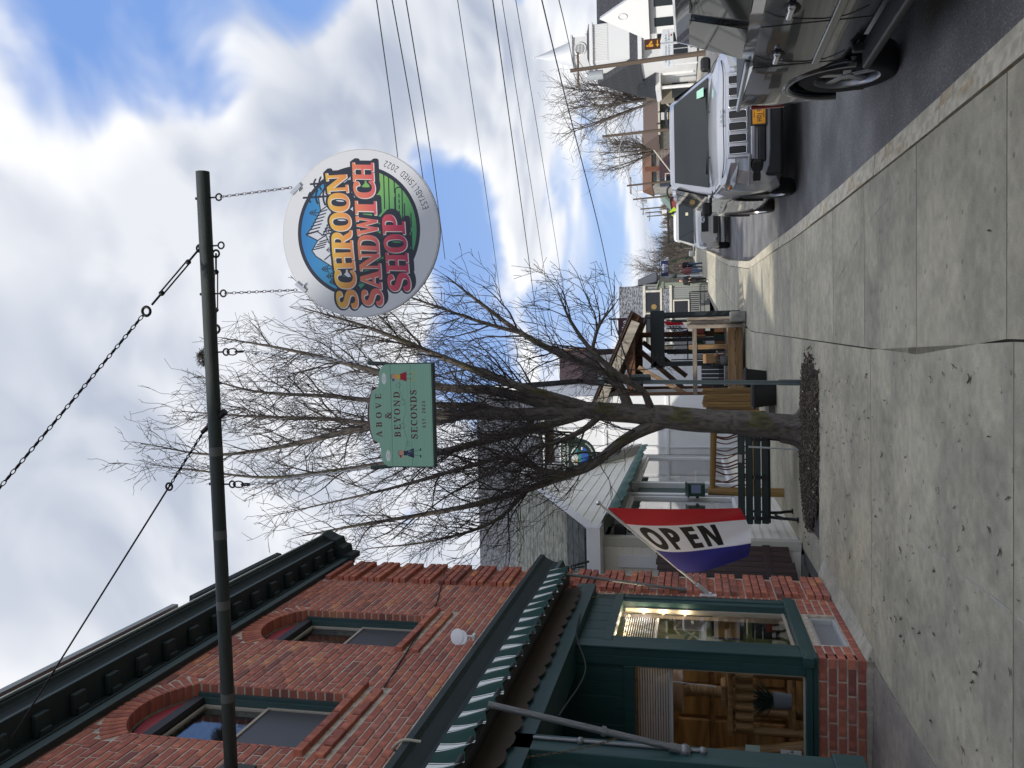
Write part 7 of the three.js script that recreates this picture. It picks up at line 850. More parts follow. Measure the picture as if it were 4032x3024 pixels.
// --- pale pickup behind it ---
{
  const p = paint('pale', rgb(0.5, 0.48, 0.44), 0.4, 0.32), S = (...a) => a;
  const c = makeCar({ name: 'pale_truck', label: 'pale champagne truck with oval badge parked behind the silver one', category: 'pickup', at: [4.3, roadY(29) + 0.01, -29.2], turn: -0.12, paint: p, half: 0.95, r: 0.38, wz: [1.45, -1.6],
    secs: [S(2.4, 0.42, 0.66, 0.62, 0.74, 0.9, 0.68, 0.94), S(2.3, 0.36, 0.82, 0.64, 0.88, 0.98, 0.8, 1.02), S(2.0, 0.32, 0.88, 0.7, 0.94, 1.04, 0.84, 1.08), S(1.2, 0.32, 0.88, 0.72, 0.95, 1.08, 0.86, 1.14), S(0.4, 0.32, 0.88, 0.72, 0.94, 1.1, 0.86, 1.14), S(-2.3, 0.4, 0.86, 0.74, 0.93, 1.12, 0.86, 1.14), S(-2.6, 0.5, 0.8, 0.74, 0.88, 1.1, 0.82, 1.12)],
    cabin: { y0: 1.1, y1: 1.68, f0: 1.2, f1: 0.5, r0: -1.3, r1: -1.1, w0: 0.84, w1: 0.66 }, side: [[0.05, 0.95, 0.08, 0.56], [-1.1, -0.05, -1.0, -0.02]] });
  part(c, 'grille', rbox(0.76, 0.26, 0.06, 0, 0.78, 2.4, 0.04), blackTrim); part(c, 'grille_bar', [rbox(0.78, 0.025, 0.06, 0, 0.91, 2.42, 0.008), rbox(0.78, 0.025, 0.06, 0, 0.66, 2.42, 0.008)], chromeM, { kind: 'stuff' }); for (let k = 0; k < 3; k++) part(c, 'grille_fin', rbox(0.7, 0.014, 0.04, 0, 0.72 + k * 0.055, 2.42, 0.004), blackTrim); part(c, 'oval_badge', [torus(0.06, 0.011, 0, 0.86, 2.45, { sx: 1.5 }), torus(0.035, 0.009, 0, 0.87, 2.45, { sx: 1.5 }), torus(0.04, 0.009, 0, 0.86, 2.45, { sx: 0.6 })], chromeM);
  for (const s of [-1, 1]) { part(c, 'headlight', ball(0.14, s * 0.7, 0.82, 2.33, 14, 1.1, 0.75, 0.5), M('headlamp', 0, 0)); part(c, 'fog_lamp', ball(0.055, s * 0.62, 0.47, 2.38, 10), M('headlamp', 0, 0)); part(c, 'mirror', [rbox(0.2, 0.2, 0.1, s * 1.06, 1.2, 0.85, 0.04), rbox(0.12, 0.05, 0.05, s * 0.92, 1.14, 0.86, 0.015)], s < 0 ? p : p); }
  part(c, 'air_intake', rbox(0.9, 0.14, 0.06, 0, 0.47, 2.41, 0.04), blackTrim); part(c, 'windshield_card', rbox(0.1, 0.14, 0.01, 0.25, 1.35, 0.93, 0.002, 0, -0.9), M('card_cream', rgb(0.5, 0.46, 0.32), 0.7));
}
// --- farther cars, simpler ---
function plainCar(name, label, category, at, turn, p, k = {}) {
  const S = (...a) => a, h = k.h || 1.5, L2 = k.L || 2.2; const c = makeCar({ name, label, category, at, turn, paint: p, half: 0.88, r: 0.33, wz: [L2 - 0.85, -L2 + 0.9], far: true, sub: 4, secs: [S(L2, 0.4, 0.6, 0.55, 0.68, 0.72, 0.62, 0.76), S(L2 - 0.15, 0.26, 0.78, 0.56, 0.84, 0.84, 0.76, 0.88), S(L2 - 0.9, 0.24, 0.82, 0.6, 0.88, 0.95, 0.8, 1.0), S(0, 0.24, 0.82, 0.6, 0.88, 1.0, 0.8, 1.03), S(-L2 + 0.4, 0.26, 0.8, 0.62, 0.87, 1.0, 0.78, 1.04), S(-L2, 0.4, 0.7, 0.65, 0.78, 0.96, 0.7, 1.0)], cabin: { y0: 0.98, y1: h, f0: L2 - 1.0, f1: 0.35, r0: -L2 + 0.1, r1: -L2 + 0.55, w0: 0.79, w1: 0.6 }, side: [[0.05, L2 - 1.3, 0.08, 0.4], [-L2 + 0.8, -0.05, -L2 + 0.85, -0.02]] });
  for (const s of [-1, 1]) { part(c, 'headlight', ball(0.1, s * 0.62, 0.66, L2 - 0.12, 10, 1.3, 0.7, 0.6), M('headlamp', 0, 0)); part(c, 'tail_light', rbox(0.14, 0.3, 0.06, s * 0.68, 0.85, -L2 + 0.02, 0.02), M('tail_red', 0, 0)); part(c, 'mirror', rbox(0.16, 0.12, 0.08, s * 0.95, 1.05, L2 - 1.25, 0.03), blackTrim); }
  part(c, 'bumper', rbox(1.4, 0.14, 0.08, 0, 0.4, L2 - 0.03, 0.03), blackTrim); part(c, 'rear_bumper', rbox(1.4, 0.16, 0.08, 0, 0.42, -L2 + 0.03, 0.03), blackTrim); return c;
}
{
  const w = plainCar('white_truck', 'white truck with black roof rack behind the champagne truck', 'truck', [5.15, roadY(36) + 0.01, -36.2], -0.13, paint('white', rgb(0.72, 0.73, 0.73), 0, 0.3), { h: 1.85, L: 2.4 });
  part(w, 'ladder_rack', [rbox(1.3, 0.05, 0.05, 0, 2.12, 0.3), rbox(1.3, 0.05, 0.05, 0, 2.12, -1.4), rbox(0.05, 0.05, 1.8, 0.62, 2.14, -0.55), rbox(0.05, 0.05, 1.8, -0.62, 2.14, -0.55), ...[[0.6, 0.3], [-0.6, 0.3], [0.6, -1.4], [-0.6, -1.4]].map(([x, z]) => rbox(0.05, 0.28, 0.05, x, 1.98, z))], blackTrim);
  plainCar('red_car', 'dark red car mostly hidden behind the white truck', 'car', [6.25, roadY(43) + 0.01, -43], -0.13, paint('red', rgb(0.2, 0.02, 0.02), 0.2), { h: 1.5 });
  plainCar('grey_car', 'grey car far up the row at the left kerb', 'car', [7.4, roadY(51) + 0.01, -51], -0.13, paint('grey', rgb(0.2, 0.21, 0.22), 0.4));
  plainCar('dark_suv', 'dark sport utility with red tail lights driving away', 'suv', [19.7, roadY(70) + 0.03, -70], Math.PI - 0.14, paint('ink', rgb(0.012, 0.014, 0.016), 0.2), { h: 1.8 });
  plainCar('blue_grey_car', 'pale blue grey car just left of the dark sport utility', 'car', [16.9, roadY(68) + 0.03, -66], Math.PI - 0.14, paint('bluegrey', rgb(0.32, 0.37, 0.42), 0.4), { h: 1.55 });
  plainCar('black_sedan', 'dark sedan seen over the pickup roof by the church', 'car', [13.2, roadY(34) + 0.02, -34], Math.PI - 0.12, paint('deep_blue', rgb(0.015, 0.022, 0.03), 0.3), { h: 1.48 });
}
// ================= across the street and far away =================
const churchWhite = M('church_white', rgb(0.76, 0.76, 0.75), 0.6), farGlass = M('far_glass', rgb(0.02, 0.026, 0.03), 0.15);
const gable = (pts, depth, x, y, z, turn) => { const g = poly(pts, depth); g.rotateY(turn); g.translate(x, y, z); return g; };
{
  const c = thing('white_church', 'white clapboard church with louvred belfry and pointed steeple', 'church', [28, 1.0, -76]);
  const sp = (n, m, x0, x1, y0, y1, d0, d1) => partW(c, n, planar(span(x0, x1, y0, y1, -d1, -d0)), m);
  sp('wall', churchWhite, 25.2, 40, 0.5, 5.6, 73.6, 84);
  for (let k = 0; k < 30; k++) partW(c, 'clapboard', clapZ(-73.6 + 0.003, 1.2 + k * 0.15, 0.15, 25.2, 30.5).translate(0, 0, 0), churchWhite);
  partW(c, 'roof', planar((() => { const g = poly([[-84.6, 5.5], [-73.0, 5.5], [-78.6, 9.7]], 15.2); g.rotateY(-Math.PI / 2); g.translate(40.2, 0, 0); return g; })()), M('church_roof', rgb(0.1, 0.105, 0.12), 0.9, { map: T.shingle }));
  partW(c, 'eave', rspan(24.9, 40.3, 5.25, 5.6, -73.3, -72.85, 0.03), churchWhite);
  sp('tower_base', churchWhite, 25.55, 28.85, 5.6, 9.6, 74.2, 77.4); for (let k = 0; k < 22; k++) partW(c, 'tower_board', rspan(25.6 + k * 0.147, 25.69 + k * 0.147, 8.3, 9.55, -74.21, -74.16, 0.008), churchWhite);
  partW(c, 'tower_cornice', [rspan(25.4, 29, 9.6, 9.8, -77.6, -74, 0.04), rspan(25.5, 28.9, 9.8, 10.0, -77.5, -74.1, 0.04)], churchWhite); partW(c, 'tower_roof', new THREE.CylinderGeometry(1.5, 2.45, 0.25, 4).rotateY(Math.PI / 4).translate(27.2, 10.1, -75.8), M('church_roof', 0, 0));
  sp('belfry', churchWhite, 25.95, 28.1, 10.15, 11.5, 74.7, 76.8); partW(c, 'belfry_cornice', [rspan(25.75, 28.3, 11.5, 11.72, -77, -74.5, 0.04)], churchWhite);
  partW(c, 'louvre_ring', torus(0.52, 0.07, 27.02, 10.83, -74.68, { n: 28 }), churchWhite); partW(c, 'louvre_void', new THREE.CylinderGeometry(0.5, 0.5, 0.04, 24).rotateX(Math.PI / 2).translate(27.02, 10.83, -74.68), M('void_grey', rgb(0.1, 0.1, 0.1), 0.9)); for (let k = 0; k < 7; k++) { const y = -0.38 + k * 0.127, w = Math.sqrt(0.25 - y * y) * 2; partW(c, 'louvre', rspan(27.02 - w / 2, 27.02 + w / 2, 10.83 + y - 0.035, 10.83 + y + 0.035, -74.66, -74.62, 0.01), churchWhite); }
  partW(c, 'steeple', new THREE.ConeGeometry(1.15, 3.5, 8).translate(27.03, 13.47, -75.75), M('steeple_white', rgb(0.6, 0.62, 0.64), 0.5, { metalness: 0.1 })); partW(c, 'finial', [ball(0.08, 27.03, 15.25, -75.75, 8), rod(P(27.03, 15.2, 75.75), P(27.03, 15.8, 75.75), 0.02, 0.01, 5)], churchWhite);
  // pedimented porch turned to the street
  const yaw = -0.62, tri = [[-1.9, 0], [1.9, 0], [0, 3.6]]; partW(c, 'pediment', gable(tri, 0.8, 28.2, 5.0, -71.0, yaw), churchWhite); partW(c, 'entablature', (() => { const g = box(4.1, 0.5, 1.2, 0, 4.75, 0.2); g.rotateY(yaw); g.translate(28.2, 0, -71); return g; })(), churchWhite); partW(c, 'oval_vent', (() => { const g = torus(0.28, 0.05, 0, 1.3, 0.84, { sx: 0.8, n: 20 }); g.scale(1, 1.3, 1); g.rotateY(yaw); g.translate(28.2, 5, -71); return g; })(), churchWhite); partW(c, 'porch_wall', (() => { const g = box(3.6, 4.4, 0.6, 0, 2.6, -0.2); g.rotateY(yaw); g.translate(28.2, 0, -71); return g; })(), churchWhite);
  for (const [x, y0, y1, w] of [[-0.9, 2.2, 4.1, 0.7], [0.7, 2.2, 4.1, 0.7]]) { const g = box(w, y1 - y0, 0.05, x, (y0 + y1) / 2, 0.13); g.rotateY(yaw); g.translate(28.2, 0, -71); partW(c, 'window', g, farGlass); } { const w = partW(c, 'window', rspan(26.3, 27.2, 2.25, 3.95, -73.6, -73.54, 0.02), farGlass); partW(w, 'frame', [rspan(26.2, 26.3, 2.2, 4.05, -73.6, -73.5, 0.01), rspan(27.2, 27.3, 2.2, 4.05, -73.6, -73.5, 0.01), rspan(26.3, 27.2, 3.95, 4.05, -73.6, -73.5, 0.01)], churchWhite); }
  for (const x of [25.35, 25.85]) partW(c, 'door', rspan(x, x + 0.4, 1.4, 3.3, -73.6, -73.52, 0.01), farGlass);
}
{
  const p = thing('white_portico', 'white columned portico with dark roof left of the church', 'building', [25, 1, -79]);
  partW(p, 'roof', (() => { const g = poly([[-82, 4.3], [-77.4, 4.3], [-80, 6.1]], 2.6); g.rotateY(-Math.PI / 2); g.translate(26.7, 0, 0); return planar(g); })(), M('portico_roof', rgb(0.05, 0.06, 0.075), 0.8, { map: T.shingle })); partW(p, 'entablature', rspan(23.7, 26.7, 3.85, 4.32, -81.5, -77.7, 0.03), churchWhite); for (const x of [23.95, 25.2, 26.4]) partW(p, 'column', rod(P(x, 0.9, 78), P(x, 3.86, 78), 0.17, 0.15, 12), churchWhite); partW(p, 'back_wall', span(23.6, 26.8, 0.5, 4, -82, -81), M('tan_back', rgb(0.25, 0.22, 0.17), 0.9)); partW(p, 'window_strip', rspan(23.8, 26.5, 1.4, 2.9, -80.99, -80.9, 0.02), farGlass);
}
{
  const b = thing('brown_roof_store', 'low store with flat brown roof and cream trim across the street', 'building', [27, 0.8, -97]); const cream = M('cream_line', rgb(0.62, 0.58, 0.48), 0.7);
  partW(b, 'roof', planar((() => { const g = poly([[-103, 4.9], [-94.2, 4.65], [-98.6, 6.6]], 7.4); g.rotateY(-Math.PI / 2); g.translate(31.2, 0, 0); return g; })()), M('brown_roof', rgb(0.17, 0.12, 0.1), 0.95, { map: T.grain })); partW(b, 'wall', span(24.2, 31, 0.5, 4.8, -103, -95), M('drab_wall', rgb(0.2, 0.19, 0.16), 0.9, { map: T.grain })); partW(b, 'fascia', rspan(23.8, 31.2, 4.5, 4.72, -94.4, -94.1, 0.02), cream); partW(b, 'fascia', [bar(P(24, 3.0, 94.7), P(26.4, 3.0, 94.7), 0.1, 0.16), bar(P(26.4, 3.0, 94.7), P(27.3, 3.8, 94.7), 0.1, 0.16), bar(P(27.3, 3.8, 94.7), P(28.2, 3.0, 94.7), 0.1, 0.16), bar(P(28.2, 3.0, 94.7), P(30.8, 3.0, 94.7), 0.1, 0.16)], cream, { kind: 'stuff' }); for (let k = 0; k < 5; k++) partW(b, 'window', rspan(24.6 + k * 1.25, 25.6 + k * 1.25, 1.3, 2.8, -95, -94.94, 0.02), farGlass);
  for (const [x, y, w, h, m] of [[25.7, 4.2, 0.8, 0.36, 'sign_white_a'], [25.7, 3.75, 0.8, 0.22, 'sign_white_a'], [25.7, 3.35, 0.7, 0.4, 'sign_ochre'], [25.0, 3.2, 0.9, 0.3, 'sign_pink']]) single('shop_board', rbox(w, h, 0.06, x, y, -93.9, 0.01), M(m, { sign_white_a: rgb(0.7, 0.7, 0.68), sign_ochre: rgb(0.4, 0.22, 0.05), sign_pink: rgb(0.6, 0.4, 0.38) }[m], 0.6), { 0.36: 'upper white board on the brown roofed store', 0.22: 'thin white board under the upper white board', 0.4: 'ochre board under the thin white one on the store', 0.3: 'long pink notice board low on the store front' }[h], 'sign'); single('sign_support', [rod(P(24.9, 1, 93.95), P(24.9, 4.9, 93.95), 0.05, 0.05, 6), rod(P(26.2, 1, 93.95), P(26.2, 4.7, 93.95), 0.05, 0.05, 6)], ironM, 'dark posts carrying the store boards', 'post');
}
{
  const b = thing('red_metal_building', 'long building with rusty mottled roof and red metal canopy', 'building', [26, 0.9, -118]);
  partW(b, 'wall', span(22.9, 31, 0.5, 6.8, -126, -119), M('grey_gable', rgb(0.42, 0.41, 0.37), 0.9, { map: T.grain })); partW(b, 'roof', planar((() => { const g = poly([[-127, 6.6], [-118.4, 6.6], [-122.6, 8.1]], 8.4); g.rotateY(-Math.PI / 2); g.translate(31.2, 0, 0); return g; })()), M('rusty_roof', rgb(0.36, 0.2, 0.14), 0.9, { map: T.rust })); partW(b, 'blue_front', span(22.7, 26.2, 0.6, 5.5, -119, -117.9), M('slate_blue', rgb(0.035, 0.045, 0.07), 0.8)); { const w = partW(b, 'window', rspan(23.3, 24.2, 3.5, 4.6, -117.9, -117.8, 0.02), farGlass); partW(w, 'frame', [rspan(23.15, 23.3, 3.35, 4.75, -117.9, -117.75, 0.01), rspan(24.2, 24.35, 3.35, 4.75, -117.9, -117.75, 0.01), rspan(23.3, 24.2, 4.6, 4.75, -117.9, -117.75, 0.01)], churchWhite); }
  const rm = M('red_metal', rgb(0.19, 0.06, 0.045), 0.5, { metalness: 0.2 }); for (let k = 0; k < 10; k++) partW(b, 'canopy_panel', (() => { const g = rbox(5.4, 0.06, 0.22, 25.5, 0, 0, 0.02); g.rotateX(0); g.translate(0, 3.75 + k * 0.2, -111.6 - k * 0.3); return g; })(), rm); partW(b, 'canopy_trim', [bar(P(22.7, 3.5, 111.4), P(26.2, 6.0, 111.4), 0.08, 0.14), bar(P(26.2, 6.0, 111.4), P(28.4, 5.2, 111.4), 0.08, 0.14)], M('cream_line', 0, 0)); partW(b, 'chimney', rspan(24.2, 24.8, 5.4, 7.4, -115.5, -115, 0.02), M('chimney_brick', rgb(0.2, 0.09, 0.06), 0.9)); partW(b, 'canopy_front', span(22.9, 28.2, 0.8, 3.7, -112, -111.5), M('rust_brown', rgb(0.09, 0.04, 0.03), 0.8));
  const h = thing('red_house', 'small red house beyond the rusty roofed building', 'house', [24.7, 1, -137]); partW(h, 'wall', span(23.3, 26.2, 0.5, 4.6, -142, -135), M('barn_red', rgb(0.26, 0.06, 0.045), 0.8)); partW(h, 'roof', gable([[-1.7, 0], [1.7, 0], [0, 1.5]], 8, 24.75, 4.5, -142.6, 0), M('roof_green_grey', rgb(0.14, 0.2, 0.17), 0.8)); partW(h, 'window', rspan(23.7, 24.4, 2.2, 3.2, -135, -134.9, 0.02), farGlass);
  const s = thing('distant_steeple', 'thin distant white steeple over the red house', 'church', [33.7, 1, -180]); partW(s, 'tower', span(32.9, 34.5, 0.8, 9.8, -181, -179.4), churchWhite); partW(s, 'steeple', new THREE.ConeGeometry(0.5, 3.4, 8).translate(33.7, 11.5, -180.2), churchWhite);
}
// utility poles with lamps and transformers
function utilityPole(label, x, d, y1, lean, o = {}) {
  const p = thing('utility_pole', label, 'pole', [x, G(d) - 0.1, -d], 'utility poles along the far kerb'), H = y1 - G(d) + 0.1, wm = M('pole_wood', rgb(0.2, 0.15, 0.11), 0.9, { map: T.wood });
  part(p, 'shaft', rod(V3(0, 0, 0), V3(lean, H, 0), 0.16, 0.11, 10), wm); if (o.cross) part(p, 'crossarm', rbox(2.2, 0.12, 0.12, lean, H - 0.5, 0, 0.02), wm); for (const k of [-0.9, 0, 0.9]) if (o.cross) part(p, 'insulator', rod(V3(lean + k, H - 0.44, 0), V3(lean + k, H - 0.26, 0), 0.045, 0.03, 6), M('insulator', rgb(0.3, 0.3, 0.3), 0.3));
  if (o.can) part(p, 'transformer', [new THREE.CylinderGeometry(0.28, 0.28, 0.9, 14).translate(lean - 0.42, H - 1.6, 0), rbox(0.2, 0.1, 0.1, lean - 0.2, H - 1.4, 0)], M('can_grey', rgb(0.42, 0.45, 0.46), 0.4, { metalness: 0.3 }));
  if (o.lamp) { part(p, 'lamp_arm', tube([V3(lean, H - 2.2, 0), V3(lean - 0.9, H - 1.6, 0.2), V3(lean - 2.2, H - 1.5, 0.4)], 0.04, 6, 12), M('galv_arm', rgb(0.55, 0.56, 0.57), 0.4, { metalness: 0.5 })); part(p, 'lamp_head', rbox(0.75, 0.12, 0.25, lean - 2.5, H - 1.52, 0.42, 0.05), M('galv_arm', 0, 0)); } return p;
}
utilityPole('tall brown utility pole with grey transformer in front of the church', 17.82, 52, 8.6, -0.3, { can: true, cross: true }); utilityPole('weathered utility pole with street lamp by the brown roofed store', 19.4, 75, 9.0, -0.25, { lamp: true }); utilityPole('utility pole with crossarm beside the red house', 20.8, 105, 9.1, -0.35, { cross: true }); utilityPole('paler utility pole with transformer farther than the red house pole', 22.6, 125, 9.7, -0.35, { can: true }); utilityPole('distant utility pole with crossarm past the pale transformer pole', 25.2, 150, 10.1, -0.3, { cross: true }); utilityPole('distant plain utility pole third from the street end', 27.7, 170, 10.3, -0.3, {}); utilityPole('farthest utility pole before the wooded hill', 30.1, 190, 10.9, -0.3, { cross: true });
// overhead wires
{
  const wm = M('wire', rgb(0.015, 0.015, 0.018), 0.6), W = [[[5.84, 6.39, 13], [4.62, 8.28, 19], 0.011, 'upper of the three high wires above the round sign'], [[5.81, 6.12, 13], [4.45, 7.7, 19], 0.011, 'middle of the three high wires above the round sign'], [[5.78, 5.88, 13], [4.25, 7.39, 19], 0.011, 'lower of the three high wires above the round sign'], [[6.99, 5.84, 16], [2.4, 8.42, 30], 0.009, 'single wire between the high three and the low bundle'], [[7.77, 5.59, 18], [1.92, 7.84, 34], 0.014, 'thickest wire of the low bundle'], [[7.75, 5.38, 18], [2.43, 7.29, 34], 0.009, 'thin wire just under the thickest one'], [[7.71, 5.07, 18], [4.0, 6.83, 34], 0.009, 'lowest thin wire of the bundle'], [[9.35, 5.17, 22], [2.67, 5.71, 45], 0.02, 'heavy cable crossing low over the far street'], [[12.49, 5.91, 30], [17.64, 8.36, 52], 0.02, 'wire running up to the transformer pole']];
  W.forEach(([a, b, r, label], i) => { const A = P(...a), B = P(...b), d = B.clone().sub(A), s = i === 8 ? A.clone().addScaledVector(d, -0.6) : A.clone().addScaledVector(d, -0.5), e = i === 8 ? B : B.clone().addScaledVector(d, 0.9), m = s.clone().lerp(e, 0.5); m.y -= i === 7 ? 0.25 : 0.06; single('power_line', tube([s, s.clone().lerp(e, 0.25).add(V3(0, -0.04, 0)), m, s.clone().lerp(e, 0.75).add(V3(0, -0.04, 0)), e], r, 5, 40), wm, label, 'wire', 'overhead wires'); });
  const tops = [[17.5, 8.2, 52], [19.15, 8.6, 75], [20.45, 8.7, 105], [22.2, 9.3, 125], [24.9, 9.7, 150], [27.4, 10, 170], [29.8, 10.5, 190]]; const lines = []; for (let i = 0; i < tops.length - 1; i++) for (const o of [-0.8, 0, 0.8]) { const a = P(...tops[i]).add(V3(o, 0, 0)), b = P(...tops[i + 1]).add(V3(o, 0, 0)), m = a.clone().lerp(b, 0.5).add(V3(0, -0.6, 0)); lines.push(tube([a, m, b], 0.02, 4, 10)); } single('line_wires', lines, wm, 'faint wires strung from pole to pole down the street', 'wire', null, 'stuff');
}
// signs by the far kerb
{
  const t = canvasTex(256, 400, (c) => { c.fillStyle = '#4a2a16'; c.fillRect(0, 0, 256, 400); c.fillStyle = '#d79a2a'; c.beginPath(); c.arc(90, 60, 24, 0, 7); c.fill(); c.beginPath(); c.moveTo(60, 96); c.lineTo(130, 96); c.lineTo(190, 150); c.lineTo(190, 178); c.lineTo(120, 150); c.lineTo(120, 220); c.lineTo(60, 220); c.fill(); c.fillRect(140, 150, 70, 44); c.fillStyle = '#4a2a16'; c.fillRect(0, 240, 256, 10); c.fillStyle = '#d79a2a'; c.fillRect(110, 320, 110, 26); c.beginPath(); c.moveTo(40, 333); c.lineTo(115, 285); c.lineTo(115, 381); c.fill(); });
  const s = thing('library_sign', 'brown and yellow reader symbol sign with arrow on a post', 'sign', [17.92, G(50), -50]); part(s, 'post', rod(V3(0, 0, 0), V3(0, 3.4, 0), 0.04, 0.04, 6), M('galv_arm', 0, 0)); part(s, 'plate', rbox(0.62, 0.92, 0.03, 0, 3.0, 0.05, 0.01), M('brown_plate', rgb(0.07, 0.03, 0.012), 0.5)); const g = new THREE.PlaneGeometry(0.58, 0.88); g.translate(0, 3.0, 0.068); part(s, 'symbol', g, M('library_face', 0xffffff, 0.5, { map: t }));
  const t2 = canvasTex(512, 220, (c) => { c.fillStyle = '#d9dcde'; c.fillRect(0, 0, 512, 220); c.fillStyle = '#4b5c70'; c.textAlign = 'center'; c.font = 'bold 58px serif'; c.fillText('Schroon Lake', 256, 84); c.fillText('Community Church', 256, 150); c.fillStyle = '#a33a3a'; c.beginPath(); c.arc(440, 186, 18, 0, 7); c.fill(); });
  const w = thing('church_sign', 'white church name board with curved top on two posts', 'sign', [21.8, G(62) + 0.3, -62]); part(w, 'board', (() => { const g = poly([[-1.4, 0], [1.4, 0], [1.4, 0.75], [0.9, 0.85], [0, 1.05], [-0.9, 0.85], [-1.4, 0.75]], 0.1); g.translate(0, 1.6, 0); return g; })(), churchWhite); const g2 = new THREE.PlaneGeometry(2.6, 0.72); g2.translate(0, 1.98, 0.106); part(w, 'lettering', g2, M('church_letters', 0xffffff, 0.6, { map: t2 })); for (const x of [-1.2, 1.2]) part(w, 'post', rbox(0.12, 2.0, 0.12, x, 0.9, 0.05, 0.02), churchWhite);
  const y = thing('crossing_sign', 'fluorescent yellow diamond crossing sign down the road', 'sign', [11.2, G(70), -70]); part(y, 'diamond', rbox(0.62, 0.62, 0.03, 0, 2.1, 0.04, 0.01, 0, 0, Math.PI / 4), M('fluoro', rgb(0.5, 0.7, 0.03), 0.5)); part(y, 'pedestrian', rbox(0.12, 0.34, 0.02, 0, 2.1, 0.06, 0.02), blackTrim); part(y, 'post', rod(V3(0, 0, 0), V3(0, 2.6, 0), 0.035, 0.035, 6), M('galv_arm', 0, 0)); part(y, 'white_plate', rbox(0.3, 0.4, 0.02, 0.1, 2.9, 0.04, 0.01), churchWhite);
}
// bare trees across the street
function bareTree(name, label, x, d, y0, y1, spread, seed, group) {
  const t = thing(name, label, 'tree', [x, G(d) + 0.2, -d], group), R = rngOf(seed), H = y1 - G(d) - 0.2, tw = new Twigs(), lm = M('far_bark', rgb(0.13, 0.11, 0.095), 0.95), limbs = [];
  part(t, 'trunk', limbGeo([{ p: V3(0, 0, 0), r: H * 0.028 }, { p: V3(0.1, H * 0.2, 0), r: H * 0.022 }, { p: V3(0, H * 0.36, 0), r: H * 0.017 }], 8, 4), lm);
  for (let k = 0; k < 9; k++) { const a = k * 2.4 + R(), s = spread * (0.35 + 0.65 * R()), top = H * (0.72 + 0.28 * R()), l = [{ p: V3(0, H * (0.2 + 0.15 * R()), 0), r: H * 0.011 }, { p: V3(Math.cos(a) * s * 0.4, H * 0.5, Math.sin(a) * s * 0.4), r: H * 0.008 }, { p: V3(Math.cos(a) * s * 0.8, top * 0.82, Math.sin(a) * s * 0.8), r: H * 0.005 }, { p: V3(Math.cos(a) * s, top, Math.sin(a) * s), r: H * 0.0015 }]; limbs.push(l); part(t, 'limb', limbGeo(l, 6, 4), lm); }
  const o = { step: H * 0.045, bend: 0.35, lift: 0.12, fork: 0.55, min: H * 0.0009 }; for (const l of limbs) { const c = new THREE.CatmullRomCurve3(l.map((q) => q.p)); for (let i = 0; i < 26; i++) { const u = 0.15 + 0.85 * R(), tan = c.getTangent(u), s = V3(R() - 0.5, R() - 0.4, R() - 0.5).normalize(); shoot(tw, c.getPoint(u), tan.clone().add(s).normalize(), H * (0.1 + 0.16 * R()), H * 0.003, 2, R, o); } }
  part(t, 'twigs', tw.build(), lm, { kind: 'stuff' }); return t;
}
bareTree('bare_tree', 'large bare spreading tree left of the church', 25.9, 88, 1, 14.6, 3.4, 21); bareTree('bare_tree', 'second bare tree behind the rusty roofed building', 26.6, 113, 1, 13.8, 3.2, 22); bareTree('bare_tree', 'small bare tree right behind the church roof', 32.5, 96, 1, 12.2, 2.6, 23);
bareTree('bare_tree', 'bare tree over the shops at the far end of the left pavement', 9.2, 108, 1, 8.6, 2.6, 24); bareTree('bare_tree', 'low bushy bare tree beside the farthest left pavement', 12.4, 112, 1, 6.6, 2.4, 25); bareTree('bare_tree', 'bare tree at the end of the road under the hill', 17.5, 150, 1, 7.5, 3, 26);
// the wooded hill closing the street
{
  const g = new THREE.PlaneGeometry(900, 260, 90, 20); g.rotateX(-Math.PI / 2); g.translate(120, 0, -430); const p = g.attributes.position; for (let i = 0; i < p.count; i++) { const x = p.getX(i), z = p.getZ(i), t = clamp((-z - 300) / 140); p.setY(i, 0.4 + sm(t) * (8 + 7 * fbm(x / 90 + 3, z / 90, 2, 3)) - sm(clamp((-z - 470) / 90)) * 14); } g.computeVertexNormals();
  struct('hill', planar(g), M('hill_earth', rgb(0.11, 0.085, 0.065), 1, { map: T.mulch }), 'low wooded hill closing the end of the street', 'hill');
  const R = rngOf(31), tw = new Twigs(), con = []; for (let k = 0; k < 3200; k++) { const x = -120 + R() * 380, z = -300 - R() * 170, t = clamp((-z - 300) / 140), y = 0.4 + sm(t) * (8 + 7 * fbm(x / 90 + 3, z / 90, 2, 3)), h = 2 + R() * 3.5; tw.seg(V3(x, y - 0.4, z), V3(x + (R() - 0.5), y + h, z), 0.18, 0.04); for (let q = 0; q < 7; q++) { const a = R() * 6.28, u = 0.3 + R() * 0.6; tw.seg(V3(x, y + h * u, z), V3(x + Math.cos(a) * 1.4, y + h * (u + 0.3), z + Math.sin(a) * 1.4), 0.08, 0.03); } if (R() < 0.12) for (let q = 0; q < 4; q++) con.push(new THREE.ConeGeometry(1.3 * (1 - q * 0.2), h * 0.55, 6, 1, true).translate(x + 1, y + h * (0.3 + q * 0.28), z)); }
  single('hill_wood', tw.build(), M('hill_twig', rgb(0.16, 0.125, 0.1), 1), 'grey brown leafless wood on the hill', 'wood', null, 'stuff'); single('hill_conifers', con, M('conifer', rgb(0.03, 0.045, 0.025), 1), 'dark conifers scattered through the hill wood', 'wood', null, 'stuff');
}
